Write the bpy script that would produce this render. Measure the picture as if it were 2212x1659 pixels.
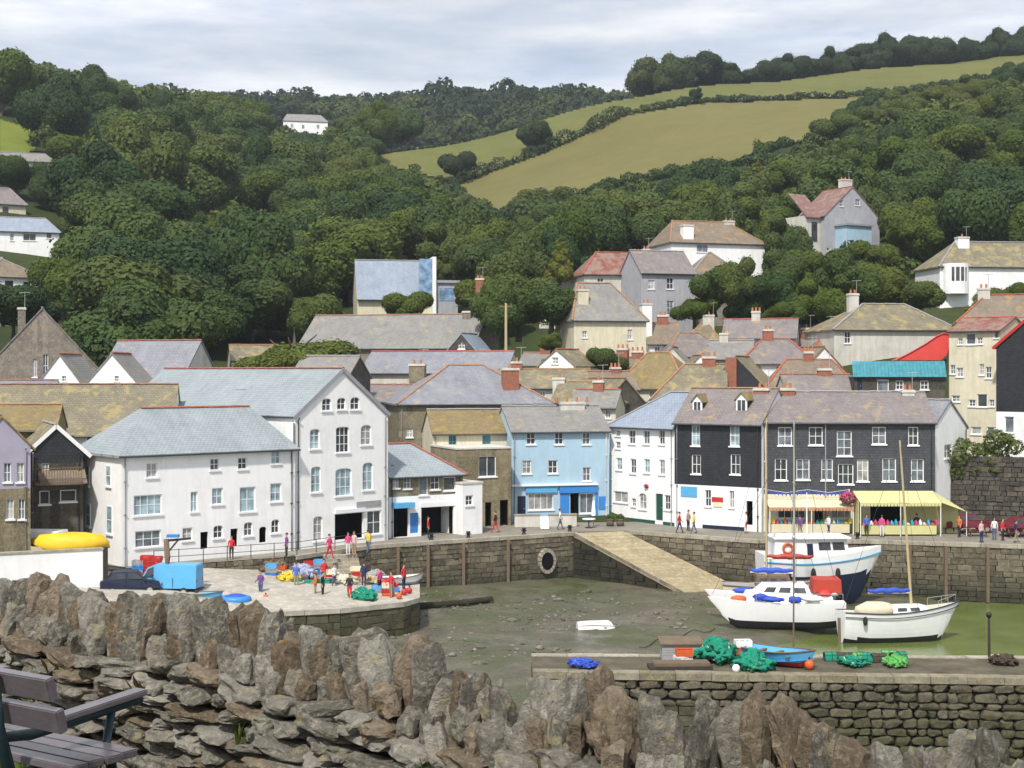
import bpy, bmesh, math, random
import numpy as np
from mathutils import Vector, Matrix, noise
R = math.radians
random.seed(7); rng = np.random.default_rng(7)
for o in list(bpy.data.objects): bpy.data.objects.remove(o)
S = bpy.context.scene; COL = S.collection

# ---------------- camera, sky, sun, exposure ----------------
# survey frame: camera stands on the headland at (0,0,CZ), looks along +Y, horizon level
F = 3039.0; CX = 1106.0; HY = 800.0; CZ = 17.0
cam = bpy.data.cameras.new('camera'); cam.sensor_width = 36; cam.lens = 36*F/2212
cam.shift_y = -29.5/2212; cam.clip_start = .1; cam.clip_end = 6000
co = bpy.data.objects.new('camera', cam); COL.objects.link(co)
co.location = (0, 0, CZ); co.rotation_euler = (R(90), 0, 0); S.camera = co

SUN_EL, SUN_ROT = R(52), R(199)
sd = Vector((math.sin(SUN_ROT)*math.cos(SUN_EL), math.cos(SUN_ROT)*math.cos(SUN_EL), math.sin(SUN_EL)))
W = bpy.data.worlds.new('World'); S.world = W; W.use_nodes = True
nt = W.node_tree; nt.nodes.clear()
def wn(t): return nt.nodes.new(t)
sky = wn('ShaderNodeTexSky'); sky.sky_type = 'NISHITA'; sky.sun_disc = False
sky.sun_elevation = SUN_EL; sky.sun_rotation = SUN_ROT; sky.air_density = 1.0; sky.dust_density = 1.5
tc = wn('ShaderNodeTexCoord'); mp = wn('ShaderNodeMapping'); mp.inputs['Scale'].default_value = (3.0, 3.0, 15.0)
mp.inputs['Rotation'].default_value = (0, R(4), 0); mp.inputs['Location'].default_value = (4.3, 1.2, 2.1)
ns = wn('ShaderNodeTexNoise'); ns.inputs['Scale'].default_value = 1.15; ns.inputs['Detail'].default_value = 7; ns.inputs['Roughness'].default_value = .52
rp = wn('ShaderNodeValToRGB'); rp.color_ramp.elements[0].position = .40; rp.color_ramp.elements[0].color = (.50, .50, .50, 1)
rp.color_ramp.elements[1].position = .66; rp.color_ramp.elements[1].color = (.97, .97, .97, 1)
n2 = wn('ShaderNodeTexNoise'); n2.inputs['Scale'].default_value = 1.5; n2.inputs['Detail'].default_value = 8; n2.inputs['Roughness'].default_value = .58
mc = wn('ShaderNodeMix'); mc.data_type = 'RGBA'; mc.inputs[6].default_value = (7.9, 8.8, 10.6, 1); mc.inputs[7].default_value = (14.2, 14.0, 13.9, 1)
mx = wn('ShaderNodeMix'); mx.data_type = 'RGBA'
bg = wn('ShaderNodeBackground'); bg.inputs['Strength'].default_value = .08
wo = wn('ShaderNodeOutputWorld'); L = nt.links.new
L(tc.outputs['Generated'], mp.inputs['Vector']); L(mp.outputs[0], ns.inputs['Vector']); L(mp.outputs[0], n2.inputs['Vector'])
L(ns.outputs[0], rp.inputs[0]); cm = wn('ShaderNodeMapRange'); cm.inputs[1].default_value = .36; cm.inputs[2].default_value = .64; L(n2.outputs[0], cm.inputs[0]); L(cm.outputs[0], mc.inputs[0])
L(rp.outputs[0], mx.inputs[0]); L(sky.outputs[0], mx.inputs[6]); L(mc.outputs[2], mx.inputs[7])
L(mx.outputs[2], bg.inputs['Color']); L(bg.outputs[0], wo.inputs['Surface'])
sl = bpy.data.lights.new('sun', 'SUN'); sl.energy = 4.0; sl.angle = R(3); sl.color = (1, .955, .88)
so = bpy.data.objects.new('sun', sl); COL.objects.link(so); so.location = (-60, -80, 120)
so.rotation_euler = sd.to_track_quat('Z', 'Y').to_euler()
S.view_settings.view_transform = 'Standard'; S.view_settings.look = 'None'
S.view_settings.exposure = 0.24; S.view_settings.gamma = 1.0
S.render.engine = 'CYCLES'
try:
    S.cycles.max_bounces = 6; S.cycles.diffuse_bounces = 3; S.cycles.glossy_bounces = 3; S.cycles.transmission_bounces = 4
    S.cycles.transparent_max_bounces = 6; S.cycles.volume_bounces = 0
except Exception: pass
# ---------------- survey helpers ----------------
def at(vx, vy, d): return Vector(((vx-CX)/F*d, d, CZ-(vy-HY)/F*d))
def gx(vx, d): return (vx-CX)/F*d
def zat(vy, d): return CZ-(vy-HY)/F*d
def dat(vy, z=4.0): return (CZ-z)*F/(vy-HY)
def U(a, b): return random.uniform(a, b)

# ---------------- materials ----------------
MATS = {}
def nodes(name):
    m = bpy.data.materials.new(name); m.use_nodes = True
    t = m.node_tree; b = t.nodes['Principled BSDF']; MATS[name] = m
    return m, t, b, t.nodes.new, t.links.new
def rgb(c): return (c[0], c[1], c[2], 1)
def ramp(N, stops):
    r = N('ShaderNodeValToRGB'); e = r.color_ramp.elements
    while len(e) < len(stops): e.new(.5)
    for k, (p, c) in enumerate(stops): e[k].position = p; e[k].color = rgb(c)
    return r
def mixc(N, L, f, a, b, mode='MIX'):
    m = N('ShaderNodeMix'); m.data_type = 'RGBA'; m.blend_type = mode
    for v, i in ((f, 0), (a, 6), (b, 7)):
        if isinstance(v, (int, float)): m.inputs[i].default_value = v
        elif isinstance(v, tuple): m.inputs[i].default_value = rgb(v)
        else: L(v, m.inputs[i])
    return m.outputs[2]
def noi(N, L, vec, sc, det=4, ro=.55):
    n = N('ShaderNodeTexNoise'); n.inputs['Scale'].default_value = sc; n.inputs['Detail'].default_value = det
    n.inputs['Roughness'].default_value = ro; L(vec, n.inputs['Vector']); return n.outputs[0]
def mrange(N, L, v, a, b, c=0, d=1):
    m = N('ShaderNodeMapRange'); L(v, m.inputs[0])
    for k, x in enumerate((a, b, c, d)): m.inputs[k+1].default_value = x
    return m.outputs[0]
def bump(N, L, b, h, st=.3, dist=.02):
    u = N('ShaderNodeBump'); u.inputs['Strength'].default_value = st; u.inputs['Distance'].default_value = dist
    L(h, u.inputs['Height']); L(u.outputs[0], b.inputs['Normal'])
def dk(c, f): return tuple(x*f for x in c)
def plain(name, col, rough=.7, var=.18, sc=1.2, bst=.25, bsc=14, metal=0., stain=None, spec=.4):
    """painted / rendered / cloth surface: colour with blotches, fine relief and optional stains"""
    m, t, b, N, L = nodes(name)
    tcn = N('ShaderNodeTexCoord'); v = tcn.outputs['Object']
    a = noi(N, L, v, sc, 6, .6)
    c = ramp(N, [(.25, dk(col, 1-var)), (.75, tuple(min(1, x*(1+var*.6)) for x in col))]); L(a, c.inputs[0])
    out = c.outputs[0]
    if stain:
        mp = N('ShaderNodeMapping'); mp.inputs['Scale'].default_value = (1.7, 1.7, .22); L(v, mp.inputs[0])
        s = noi(N, L, mp.outputs[0], 1.4, 7, .65)
        out = mixc(N, L, mrange(N, L, s, .44, .70, 0, .75), out, stain)
        s2 = noi(N, L, v, .45, 8, .7); out = mixc(N, L, mrange(N, L, s2, .50, .70, 0, .5), out, dk(stain, .82))
    L(out, b.inputs['Base Color']); b.inputs['Roughness'].default_value = rough; b.inputs['Metallic'].default_value = metal
    b.inputs['Specular IOR Level'].default_value = spec
    if bst: bump(N, L, b, noi(N, L, v, bsc, 4), bst, .015)
    return m
def slate(name, c1, c2, moss=None, mossamt=.55, bw=.32, rh=.22, lines=.5):
    """roof courses laid along the slope (UV in metres) with mixed slates and lichen"""
    c1, c2 = dk(c1, .86), dk(c2, .86); m, t, b, N, L = nodes(name)
    tcn = N('ShaderNodeTexCoord'); uv = tcn.outputs['UV']
    k = N('ShaderNodeTexBrick'); L(uv, k.inputs['Vector']); k.inputs['Scale'].default_value = 1
    k.inputs['Brick Width'].default_value = bw; k.inputs['Row Height'].default_value = rh; k.inputs['Mortar Size'].default_value = .018
    k.inputs['Color1'].default_value = rgb(c1); k.inputs['Color2'].default_value = rgb(c2); k.inputs['Mortar'].default_value = rgb(dk(c1, lines))
    k.inputs['Bias'].default_value = -.1
    o = tcn.outputs['Object']; a = noi(N, L, o, .55, 7, .65)
    out = mixc(N, L, mrange(N, L, a, .3, .75, .0, .45), k.outputs[0], dk(c2, 1.35))
    mp = N('ShaderNodeMapping'); mp.inputs['Scale'].default_value = (1.6, .25, 1); L(uv, mp.inputs[0])
    out = mixc(N, L, mrange(N, L, noi(N, L, mp.outputs[0], 1.3, 5), .45, .75, 0, .35), out, dk(c1, .62))
    if moss: out = mixc(N, L, mrange(N, L, noi(N, L, o, .9, 8, .7), 1-mossamt, 1.1-mossamt, 0, .8), out, moss)
    L(out, b.inputs['Base Color']); b.inputs['Roughness'].default_value = .62
    b.inputs['Specular IOR Level'].default_value = .35
    bump(N, L, b, k.outputs[0], .5, .03)
    return m
def stone(name, c1, c2, c3, lich=None, lamt=.5, sc=2.2, tide=None, bst=.7, bsc=9, bdist=.04, rough=.9, isl=True, wet=None):
    """rubble / granite: each block its own tone, grain, lichen, and a weed band below the tide line"""
    m, t, b, N, L = nodes(name)
    tcn = N('ShaderNodeTexCoord'); g = N('ShaderNodeNewGeometry'); oi = N('ShaderNodeObjectInfo')
    pos = g.outputs['Position']
    add = N('ShaderNodeMath'); add.operation = 'ADD'; L(g.outputs['Random Per Island'], add.inputs[0]); L(oi.outputs['Random'], add.inputs[1])
    fr = N('ShaderNodeMath'); fr.operation = 'FRACT'; L(add.outputs[0], fr.inputs[0])
    cr = ramp(N, [(0, c1), (.5, c2), (1, c3)]); L(fr.outputs[0], cr.inputs[0])
    out = cr.outputs[0]
    a = noi(N, L, pos, sc, 8, .68)
    out = mixc(N, L, mrange(N, L, a, .35, .68, 0, .75), out, dk(c1, .55))
    f = noi(N, L, pos, sc*5, 6, .7)
    out = mixc(N, L, mrange(N, L, f, .5, .72, 0, .55), out, tuple(min(1, x*1.5) for x in c3))
    if lich:
        out = mixc(N, L, mrange(N, L, noi(N, L, pos, sc*1.7, 6, .7), 1-lamt, 1.06-lamt, 0, .7), out, lich)
    if tide:
        z0, z1, tcol = tide
        sx = N('ShaderNodeSeparateXYZ'); L(pos, sx.inputs[0])
        ad = N('ShaderNodeMath'); ad.operation = 'MULTIPLY_ADD'; L(noi(N, L, pos, .9, 5), ad.inputs[0]); ad.inputs[1].default_value = 2.2; L(sx.outputs[2], ad.inputs[2])
        out = mixc(N, L, mrange(N, L, ad.outputs[0], z1+1.1, z0+1.1, 0, .88), out, tcol)
    L(out, b.inputs['Base Color']); b.inputs['Roughness'].default_value = rough; b.inputs['Specular IOR Level'].default_value = .25
    hh = N('ShaderNodeMath'); hh.operation = 'ADD'; L(noi(N, L, pos, bsc, 8, .7), hh.inputs[0]); L(a, hh.inputs[1])
    bump(N, L, b, hh.outputs[0], bst, bdist)
    return m
def foliage(name, cols, trans=.25):
    m, t, b, N, L = nodes(name)
    g = N('ShaderNodeNewGeometry'); oi = N('ShaderNodeObjectInfo')
    cr = ramp(N, [(k/(len(cols)-1), c) for k, c in enumerate(cols)]); L(oi.outputs['Random'], cr.inputs[0])
    c = mixc(N, L, mrange(N, L, g.outputs['Random Per Island'], 0, 1, 0, .30), cr.outputs[0], (.12, .15, .03))
    c = mixc(N, L, mrange(N, L, noi(N, L, g.outputs['Position'], .22, 3), .35, .7, 0, .45), c, dk(cols[0], .8))
    c = mixc(N, L, mrange(N, L, noi(N, L, g.outputs['Position'], .022, 3), .52, .68, 0, .40), c, dk(cols[0], .75))
    c = mixc(N, L, mrange(N, L, noi(N, L, g.outputs['Position'], .016, 2), .50, .38, 0, .6), c, (.125, .15, .034))
    L(c, b.inputs['Base Color']); b.inputs['Roughness'].default_value = .65; b.inputs['Specular IOR Level'].default_value = .15
    tr = N('ShaderNodeBsdfTranslucent'); L(c, tr.inputs[0]); ms = N('ShaderNodeMixShader'); ms.inputs[0].default_value = trans
    L(b.outputs[0], ms.inputs[1]); L(tr.outputs[0], ms.inputs[2]); L(ms.outputs[0], t.nodes['Material Output'].inputs[0])
    return m
def glassm(name, col, rough=.12):
    m, t, b, N, L = nodes(name)
    tcn = N('ShaderNodeTexCoord'); a = noi(N, L, tcn.outputs['Object'], 1.1, 3)
    L(mixc(N, L, mrange(N, L, a, .35, .65), dk(col, .55), dk(col, 1.5)), b.inputs['Base Color'])
    b.inputs['Roughness'].default_value = rough; b.inputs['Specular IOR Level'].default_value = .7
    return m

# ---------------- mesh helpers ----------------
class MB:
    def __init__(s): s.v = []; s.f = []; s.m = []; s.uv = {}
    def face(s, pts, mi=0, uv=None):
        n = len(s.v); s.v += [tuple(p) for p in pts]; s.f.append(list(range(n, n+len(pts)))); s.m.append(mi)
        if uv: s.uv[len(s.f)-1] = uv
    def mesh(s, vs, fs, mi=0):
        n = len(s.v); s.v += [tuple(p) for p in vs]
        for f in fs: s.f.append([i+n for i in f]); s.m.append(mi)
    def box(s, x0, x1, y0, y1, z0, z1, mi=0):
        vs = [(x, y, z) for z in (z0, z1) for y in (y0, y1) for x in (x0, x1)]
        s.mesh(vs, [(0, 2, 3, 1), (4, 5, 7, 6), (0, 1, 5, 4), (2, 6, 7, 3), (0, 4, 6, 2), (1, 3, 7, 5)], mi); return s
    def obox(s, c, ax, ay, az, hx, hy, hz, mi=0):
        c = Vector(c); vs = [c+ax*(i*hx)+ay*(j*hy)+az*(k*hz) for k in (-1, 1) for j in (-1, 1) for i in (-1, 1)]
        s.mesh(vs, [(0, 2, 3, 1), (4, 5, 7, 6), (0, 1, 5, 4), (2, 6, 7, 3), (0, 4, 6, 2), (1, 3, 7, 5)], mi); return s
    def bar(s, a, b, w, h, mi=0, up=Vector((0, 0, 1))):
        a = Vector(a); b = Vector(b); d = (b-a); l = d.length; d.normalize()
        sx = d.cross(up)
        if sx.length < 1e-4: sx = Vector((1, 0, 0))
        sx.normalize(); uz = sx.cross(d)
        return s.obox((a+b)/2, d, sx, uz, l/2, w/2, h/2, mi)
    def tube(s, pts, rs, n=8, mi=0, cap=True):
        pts = [Vector(p) for p in pts]
        if isinstance(rs, (int, float)): rs = [rs]*len(pts)
        vs = []
        for k, p in enumerate(pts):
            d = (pts[min(k+1, len(pts)-1)]-pts[max(k-1, 0)]).normalized()
            a = d.cross(Vector((0, 0, 1)))
            if a.length < 1e-3: a = Vector((1, 0, 0))
            a.normalize(); b = d.cross(a)
            vs += [p+(a*math.cos(2*math.pi*i/n)+b*math.sin(2*math.pi*i/n))*rs[k] for i in range(n)]
        fs = []
        for k in range(len(pts)-1):
            for i in range(n): fs.append((k*n+i, k*n+(i+1) % n, (k+1)*n+(i+1) % n, (k+1)*n+i))
        if cap: fs += [tuple(range(n)), tuple(range((len(pts)-1)*n, len(pts)*n))]
        s.mesh(vs, fs, mi); return s
    def blob(s, c, rx, ry, rz, mi=0, seg=10, ring=6, jit=0., seed=0):
        vs = []; fs = []; c = Vector(c)
        for j in range(ring+1):
            th = math.pi*j/ring
            for i in range(seg):
                ph = 2*math.pi*i/seg
                d = Vector((math.sin(th)*math.cos(ph), math.sin(th)*math.sin(ph), math.cos(th)))
                k = 1+(noise.noise(d*1.7+Vector((seed, seed*2, 0)))*jit if jit else 0)
                vs.append(c+Vector((d.x*rx*k, d.y*ry*k, d.z*rz*k)))
        for j in range(ring):
            for i in range(seg): fs.append((j*seg+i, j*seg+(i+1) % seg, (j+1)*seg+(i+1) % seg, (j+1)*seg+i))
        s.mesh(vs, fs, mi); return s
    def prism(s, top, dz, mi=0, uv=None, mside=None):
        n = len(top); top = [Vector(p) for p in top]; bot = [p-Vector((0, 0, dz)) for p in top]
        s.face(top, mi, uv); s.face(list(reversed(bot)), mi if mside is None else mside)
        for i in range(n): s.face([top[i], bot[i], bot[(i+1) % n], top[(i+1) % n]], mi if mside is None else mside)
    def data(s, name, mats, smooth=False):
        me = bpy.data.meshes.new(name); me.from_pydata(s.v, [], s.f)
        if not isinstance(mats, (list, tuple)): mats = [mats]
        for m in mats: me.materials.append(MATS[m])
        if len(mats) > 1: me.polygons.foreach_set('material_index', s.m)
        if s.uv:
            ul = me.uv_layers.new(name='UVMap')
            for fi, uv in s.uv.items():
                p = me.polygons[fi]
                for li, q in zip(p.loop_indices, uv): ul.data[li].uv = q
        if smooth: me.polygons.foreach_set('use_smooth', [True]*len(me.polygons))
        me.update(); return me
    def build(s, name, mats, parent=None, smooth=False):
        return link(name, s.data(name, mats, smooth), parent)
def link(name, data, parent=None, loc=None, rot=None, scale=None):
    o = bpy.data.objects.new(name, data); COL.objects.link(o)
    if parent: o.parent = parent
    if loc is not None: o.location = loc
    if rot is not None: o.rotation_euler = rot
    if scale is not None: o.scale = scale
    return o
def tag(o, label, cat, group=None):
    o['label'] = label; o['category'] = cat
    if group: o['group'] = group
    return o
def thing(name, label, cat, loc=(0, 0, 0), rz=0, group=None):
    return tag(link(name, None, None, loc, (0, 0, rz)), label, cat, group)
def struct(o, kind='structure'): o['kind'] = kind; return o
def dup(o, parent=None):
    c = o.copy(); COL.objects.link(c); c.parent = parent
    for ch in list(o.children): dup(ch, c)
    return c

# ---------------- palette ----------------
plain('white_render', (.86, .86, .86), .8, .05, .8, .15, 8, stain=(.76, .755, .72))
plain('cream_render', (.66, .61, .46), .8, .10, .8, .2, 8, stain=(.48, .44, .32))
plain('pale_render', (.60, .58, .52), .85, .12, .8, .2, 8, stain=(.42, .40, .35))
plain('blue_render', (.38, .54, .66), .8, .08, .8, .15, 8, stain=(.33, .46, .55))
plain('lilac_render', (.36, .33, .42), .85, .12, .8, .2, 8)
plain('grey_render', (.40, .40, .43), .85, .12, .8, .2, 8, stain=(.30, .30, .31))
plain('paint_white', (.80, .80, .80), .5, .05, 2, 0)
plain('paint_blue', (.04, .22, .58), .45, .10, 2, 0)
plain('paint_sky', (.10, .38, .66), .45, .10, 2, 0)
plain('paint_teal', (.02, .36, .46), .45, .15, 2, 0)
plain('paint_green', (.02, .085, .055), .5, .15, 2, 0)
plain('paint_navy', (.012, .02, .05), .5, .2, 2, 0)
plain('paint_red', (.50, .03, .025), .5, .12, 2, 0)
plain('paint_orange', (.62, .12, .03), .5, .12, 2, 0)
plain('paint_yellow', (.72, .50, .03), .5, .10, 2, 0)
plain('paint_black', (.015, .015, .018), .45, .2, 2, 0)
plain('paint_grey', (.32, .32, .33), .6, .15, 2, .1)
plain('paint_cream', (.72, .67, .48), .6, .08, 2, .1)
plain('paint_maroon', (.16, .02, .03), .35, .12, 2, 0)
plain('metal_dark', (.05, .055, .06), .5, .2, 4, .1, 20, .3)
plain('alloy', (.55, .54, .50), .42, .1, 4, 0, 20, .6)
plain('mast_wood', (.46, .38, .22), .5, .15, 3, .1)
plain('rubber', (.02, .02, .02), .8, .2, 3, .1)
plain('lead', (.30, .31, .34), .6, .15, 2, .1)
plain('timber', (.16, .115, .075), .8, .25, 3, .3)
plain('timber_dark', (.045, .035, .028), .85, .3, 3, .3)
plain('tarp_yellow', (.75, .48, .02), .55, .12, 1.5, .5, 3)
plain('tarp_lilac', (.34, .36, .50), .6, .15, 1.5, .5, 3)
plain('tarp_blue', (.03, .08, .46), .6, .15, 1.5, .6, 3)
plain('tarp_red', (.42, .05, .03), .6, .15, 1.5, .6, 3)
plain('tarp_cream', (.58, .53, .40), .75, .12, 1.5, .6, 3)
plain('net_green', (.01, .24, .15), .9, .35, 6, 1.0, 30)
plain('net_lime', (.10, .38, .08), .9, .35, 6, 1.0, 30)
plain('skin', (.52, .30, .21), .6, .08, 5, 0)
plain('hair', (.06, .04, .025), .7, .2, 8, .2)
for n_, c_ in dict(red=(.55, .03, .04), pink=(.60, .06, .20), yellow=(.70, .52, .06), navy=(.02, .03, .09), purple=(.16, .06, .24), dark=(.025, .022, .03),
                   blush=(.62, .42, .42), denim=(.07, .11, .22), khaki=(.30, .25, .16), white=(.7, .7, .7), orange=(.6, .15, .03), blue=(.06, .14, .5)).items():
    plain('cloth_'+n_, c_, .85, .15, 6, .2, 30)
slate('slate_pale', (.29, .335, .36), (.35, .395, .415), (.38, .39, .38), .38)
slate('slate_blue', (.22, .225, .26), (.29, .295, .325), (.33, .29, .22), .44)
slate('slate_sky', (.27, .32, .40), (.33, .38, .46), None)
slate('slate_purple', (.20, .175, .175), (.26, .23, .225), (.33, .25, .13), .46)
slate('slate_grey', (.22, .215, .205), (.29, .28, .265), (.32, .27, .15), .45)
slate('slate_olive', (.175, .155, .105), (.25, .22, .155), (.32, .26, .11), .50)
slate('slate_ochre', (.20, .155, .075), (.28, .215, .10), (.33, .22, .06), .46)
slate('slate_brown', (.19, .15, .11), (.26, .21, .16), (.36, .21, .07), .46)
slate('tile_red', (.22, .075, .052), (.29, .11, .08), (.25, .19, .15), .55, .28, .3)
slate('tile_pink', (.21, .11, .095), (.28, .155, .135), (.26, .21, .17), .5, .28, .3)
slate('slate_hung_black', (.022, .024, .030), (.038, .040, .048), None, .5, .3, .22, .4)
slate('slate_hung_grey', (.055, .058, .070), (.09, .092, .105), None, .5, .3, .22, .4)
plain('ridge_red', (.38, .11, .07), .75, .35, 2, .2)
plain('ridge_orange', (.36, .19, .10), .75, .35, 2, .2)
plain('ridge_grey', (.30, .29, .30), .75, .2, 4, .2)
plain('brick', (.30, .12, .075), .9, .3, 4, .5, 10)
plain('pot_clay', (.42, .16, .08), .8, .15, 4, 0)
stone('wall_stone', (.15, .13, .085), (.23, .20, .13), (.30, .27, .20), (.30, .24, .10), .42, 1.4)
stone('church_stone', (.19, .165, .14), (.25, .215, .18), (.31, .27, .23), (.34, .26, .18), .45, 1.2)
stone('dark_stone', (.055, .05, .042), (.09, .08, .065), (.13, .115, .09), None, .5, 1.4)
stone('brown_stone', (.17, .145, .09), (.24, .20, .12), (.30, .26, .17), None, .5, 1.4)
stone('quay_stone', (.10, .088, .062), (.17, .145, .10), (.24, .21, .15), (.16, .15, .07), .40, .9, tide=(.3, 2.2, (.035, .036, .022)), bst=.8, bdist=.06)
stone('pier_stone', (.065, .058, .04), (.12, .102, .074), (.19, .163, .122), (.13, .125, .05), .42, 1.6, tide=(.5, 3.4, (.055, .055, .024)), bst=.8, bdist=.06)
stone('granite', (.30, .27, .21), (.37, .33, .26), (.43, .40, .33), (.42, .33, .14), .42, 1.6, bst=.4)
stone('concrete', (.40, .37, .31), (.44, .41, .35), (.48, .45, .39), (.34, .32, .26), .36, .5, bst=.2, bdist=.02, isl=False)
stone('ramp_stone', (.33, .27, .16), (.37, .31, .19), (.41, .35, .23), (.30, .25, .14), .4, .7, bst=.4, bdist=.03)
stone('hedge_stone', (.17, .156, .124), (.28, .258, .21), (.46, .43, .365), (.39, .345, .20), .44, 5.5, bst=1.0, bsc=34, bdist=.05)
stone('hedge_stone_warm', (.19, .145, .095), (.28, .22, .15), (.38, .315, .235), (.40, .23, .08), .40, 5.5, bst=1.0, bsc=34, bdist=.05)
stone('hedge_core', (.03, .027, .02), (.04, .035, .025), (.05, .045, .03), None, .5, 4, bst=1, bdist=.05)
glassm('glass_dark', (.05, .055, .06)); glassm('glass_mid', (.13, .15, .17)); glassm('glass_net', (.30, .30, .28), .25); glassm('glass_sky', (.26, .36, .40)); glassm('glass_blue', (.17, .28, .42), .08)  # glass_sky: sky reflection and curtains behind, both put into the pale base colour
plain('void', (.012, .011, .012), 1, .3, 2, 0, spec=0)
# ---------------- hills: one height field through surveyed spot heights ----------------
SPOT = [(vx, d, z) for d in (112, 122) for vx, z in ((-500, 3.4), (300, 3.4), (900, 3.4), (1500, 3.4), (2000, 3.4), (2700, 3.4))]
SPOT += [(vx, d, zat(vy, d)) for vx, vy, d in [
    (-500, 850, 150), (50, 880, 150), (400, 880, 150), (800, 850, 150), (1106, 830, 150), (1500, 810, 150), (1900, 770, 150), (2300, 740, 150),
    (1050, 800, 168), (1300, 800, 168), (1500, 775, 168), (1700, 770, 168), (1900, 745, 166), (2200, 720, 166),
    (-500, 560, 200), (0, 600, 200), (250, 690, 200), (600, 690, 200), (900, 690, 200), (1150, 670, 200), (1450, 640, 200), (1750, 640, 200), (2100, 635, 200), (2600, 600, 200),
    (-500, 360, 260), (50, 430, 260), (300, 500, 260), (600, 560, 260), (1000, 570, 260), (1300, 540, 260), (1600, 520, 260), (1900, 470, 260), (2200, 420, 260), (2700, 380, 260),
    (-500, 200, 330), (60, 280, 330), (350, 370, 330), (600, 440, 330), (850, 460, 330), (1075, 472, 320), (1300, 415, 325), (1550, 350, 335), (1720, 305, 340), (1950, 280, 330), (2212, 230, 330), (2700, 190, 330),
    (-500, 140, 420), (0, 165, 420), (200, 200, 420), (330, 235, 420), (450, 300, 400), (650, 390, 400), (820, 345, 410), (1000, 395, 390), (1200, 320, 400), (1345, 252, 415), (1600, 236, 415), (1880, 220, 410), (2212, 190, 410), (2700, 160, 400),
    (1000, 302, 440), (1200, 252, 465), (1390, 208, 485), (1700, 172, 490), (2212, 118, 500), (2700, 75, 500),
    (820, 400, 520), (1100, 340, 560), (0, 210, 520), (400, 330, 520), (600, 380, 500),
    (-300, 250, 700), (430, 252, 700), (700, 256, 700), (900, 258, 700), (1150, 236, 700), (1350, 246, 700), (1700, 230, 700), (2300, 190, 700),
    (0, 360, 950), (800, 340, 950), (1500, 330, 950), (2300, 300, 950), (600, 330, 620), (1000, 345, 620)]]
_P = np.array([(gx(vx, d)/100, d/100, z) for vx, d, z in SPOT])
def _phi(r): return np.where(r > 1e-9, r*r*np.log(np.maximum(r, 1e-9)), 0)
_n = len(_P); _A = np.zeros((_n+3, _n+3)); _d = np.hypot(_P[:, None, 0]-_P[None, :, 0], _P[:, None, 1]-_P[None, :, 1])
_A[:_n, :_n] = _phi(_d)+np.eye(_n)*.01; _A[:_n, _n] = 1; _A[:_n, _n+1:] = _P[:, :2]; _A[_n, :_n] = 1; _A[_n+1:, :_n] = _P[:, :2].T
_w = np.linalg.solve(_A, np.concatenate([_P[:, 2], np.zeros(3)]))
GX0, GX1, GY0, GY1, GS = -420., 420., 116., 960., 4.
_gx = np.arange(GX0, GX1+GS, GS); _gy = np.arange(GY0, GY1+GS, GS)
_X, _Y = np.meshgrid(_gx, _gy)
_Z = np.zeros_like(_X)
for k in range(_n): _Z += _w[k]*_phi(np.hypot(_X/100-_P[k, 0], _Y/100-_P[k, 1]))
_Z += _w[_n]+_w[_n+1]*_X/100+_w[_n+2]*_Y/100
_Z = np.maximum(_Z, 2.0+0*_Z)
_Z += .8*np.sin(_X*.09+1.3*np.sin(_Y*.05))*np.cos(_Y*.07)*np.clip((_Y-200)/100, 0, 1)
def zter(x, y):
    i = min(max((x-GX0)/GS, 0), len(_gx)-1.001); j = min(max((y-GY0)/GS, 0), len(_gy)-1.001)
    a, b = int(i), int(j); u, v = i-a, j-b
    return float((_Z[b, a]*(1-u)+_Z[b, a+1]*u)*(1-v)+(_Z[b+1, a]*(1-u)+_Z[b+1, a+1]*u)*v)
def hit(vx, vy, d0=140., d1=950.):
    """first point of the hillside on a line of sight"""
    d = d0
    while d < d1:
        if zat(vy, d) <= zter(gx(vx, d), d): return Vector((gx(vx, d), d, zter(gx(vx, d), d)))
        d += 1.0
    return None
def vproj(p): return CX+F*p[0]/p[1], HY-F*(p[2]-CZ)/p[1]
def inpoly(x, y, poly):
    c = False; n = len(poly)
    for i in range(n):
        x0, y0 = poly[i]; x1, y1 = poly[i-1]
        if (y0 > y) != (y1 > y) and x < (x1-x0)*(y-y0)/(y1-y0)+x0: c = not c
    return c
def ground(name, c1, c2, c3, sc=.06, rows=None):
    m, t, b, N, L = nodes(name); g = N('ShaderNodeNewGeometry'); p = g.outputs['Position']
    a = noi(N, L, p, sc, 8, .65); cr = ramp(N, [(.3, c1), (.5, c2), (.72, c3)]); L(a, cr.inputs[0]); o = cr.outputs[0]
    o = mixc(N, L, mrange(N, L, noi(N, L, p, sc*9, 6, .7), .4, .7, 0, .35), o, dk(c1, .7))
    if rows:
        w = N('ShaderNodeTexWave'); w.inputs['Scale'].default_value = rows[0]; w.inputs['Distortion'].default_value = 1.5; w.inputs['Detail'].default_value = 2
        mp = N('ShaderNodeMapping'); mp.inputs['Rotation'].default_value = (0, 0, rows[1]); L(p, mp.inputs[0]); L(mp.outputs[0], w.inputs[0])
        o = mixc(N, L, mrange(N, L, w.outputs[1], 0, 1, 0, .4), o, dk(c3, 1.15))
    L(o, b.inputs['Base Color']); b.inputs['Roughness'].default_value = .95; b.inputs['Specular IOR Level'].default_value = .1
    bump(N, L, b, noi(N, L, p, sc*25, 5, .7), .6, .15); return m
ground('hill_turf', (.025, .035, .014), (.04, .055, .018), (.06, .07, .024), .05)
ground('stubble', (.114, .106, .038), (.140, .128, .046), (.164, .145, .055), .02, (.16, R(62)))
ground('pasture', (.098, .110, .034), (.126, .132, .041), (.156, .146, .050), .03)
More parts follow.
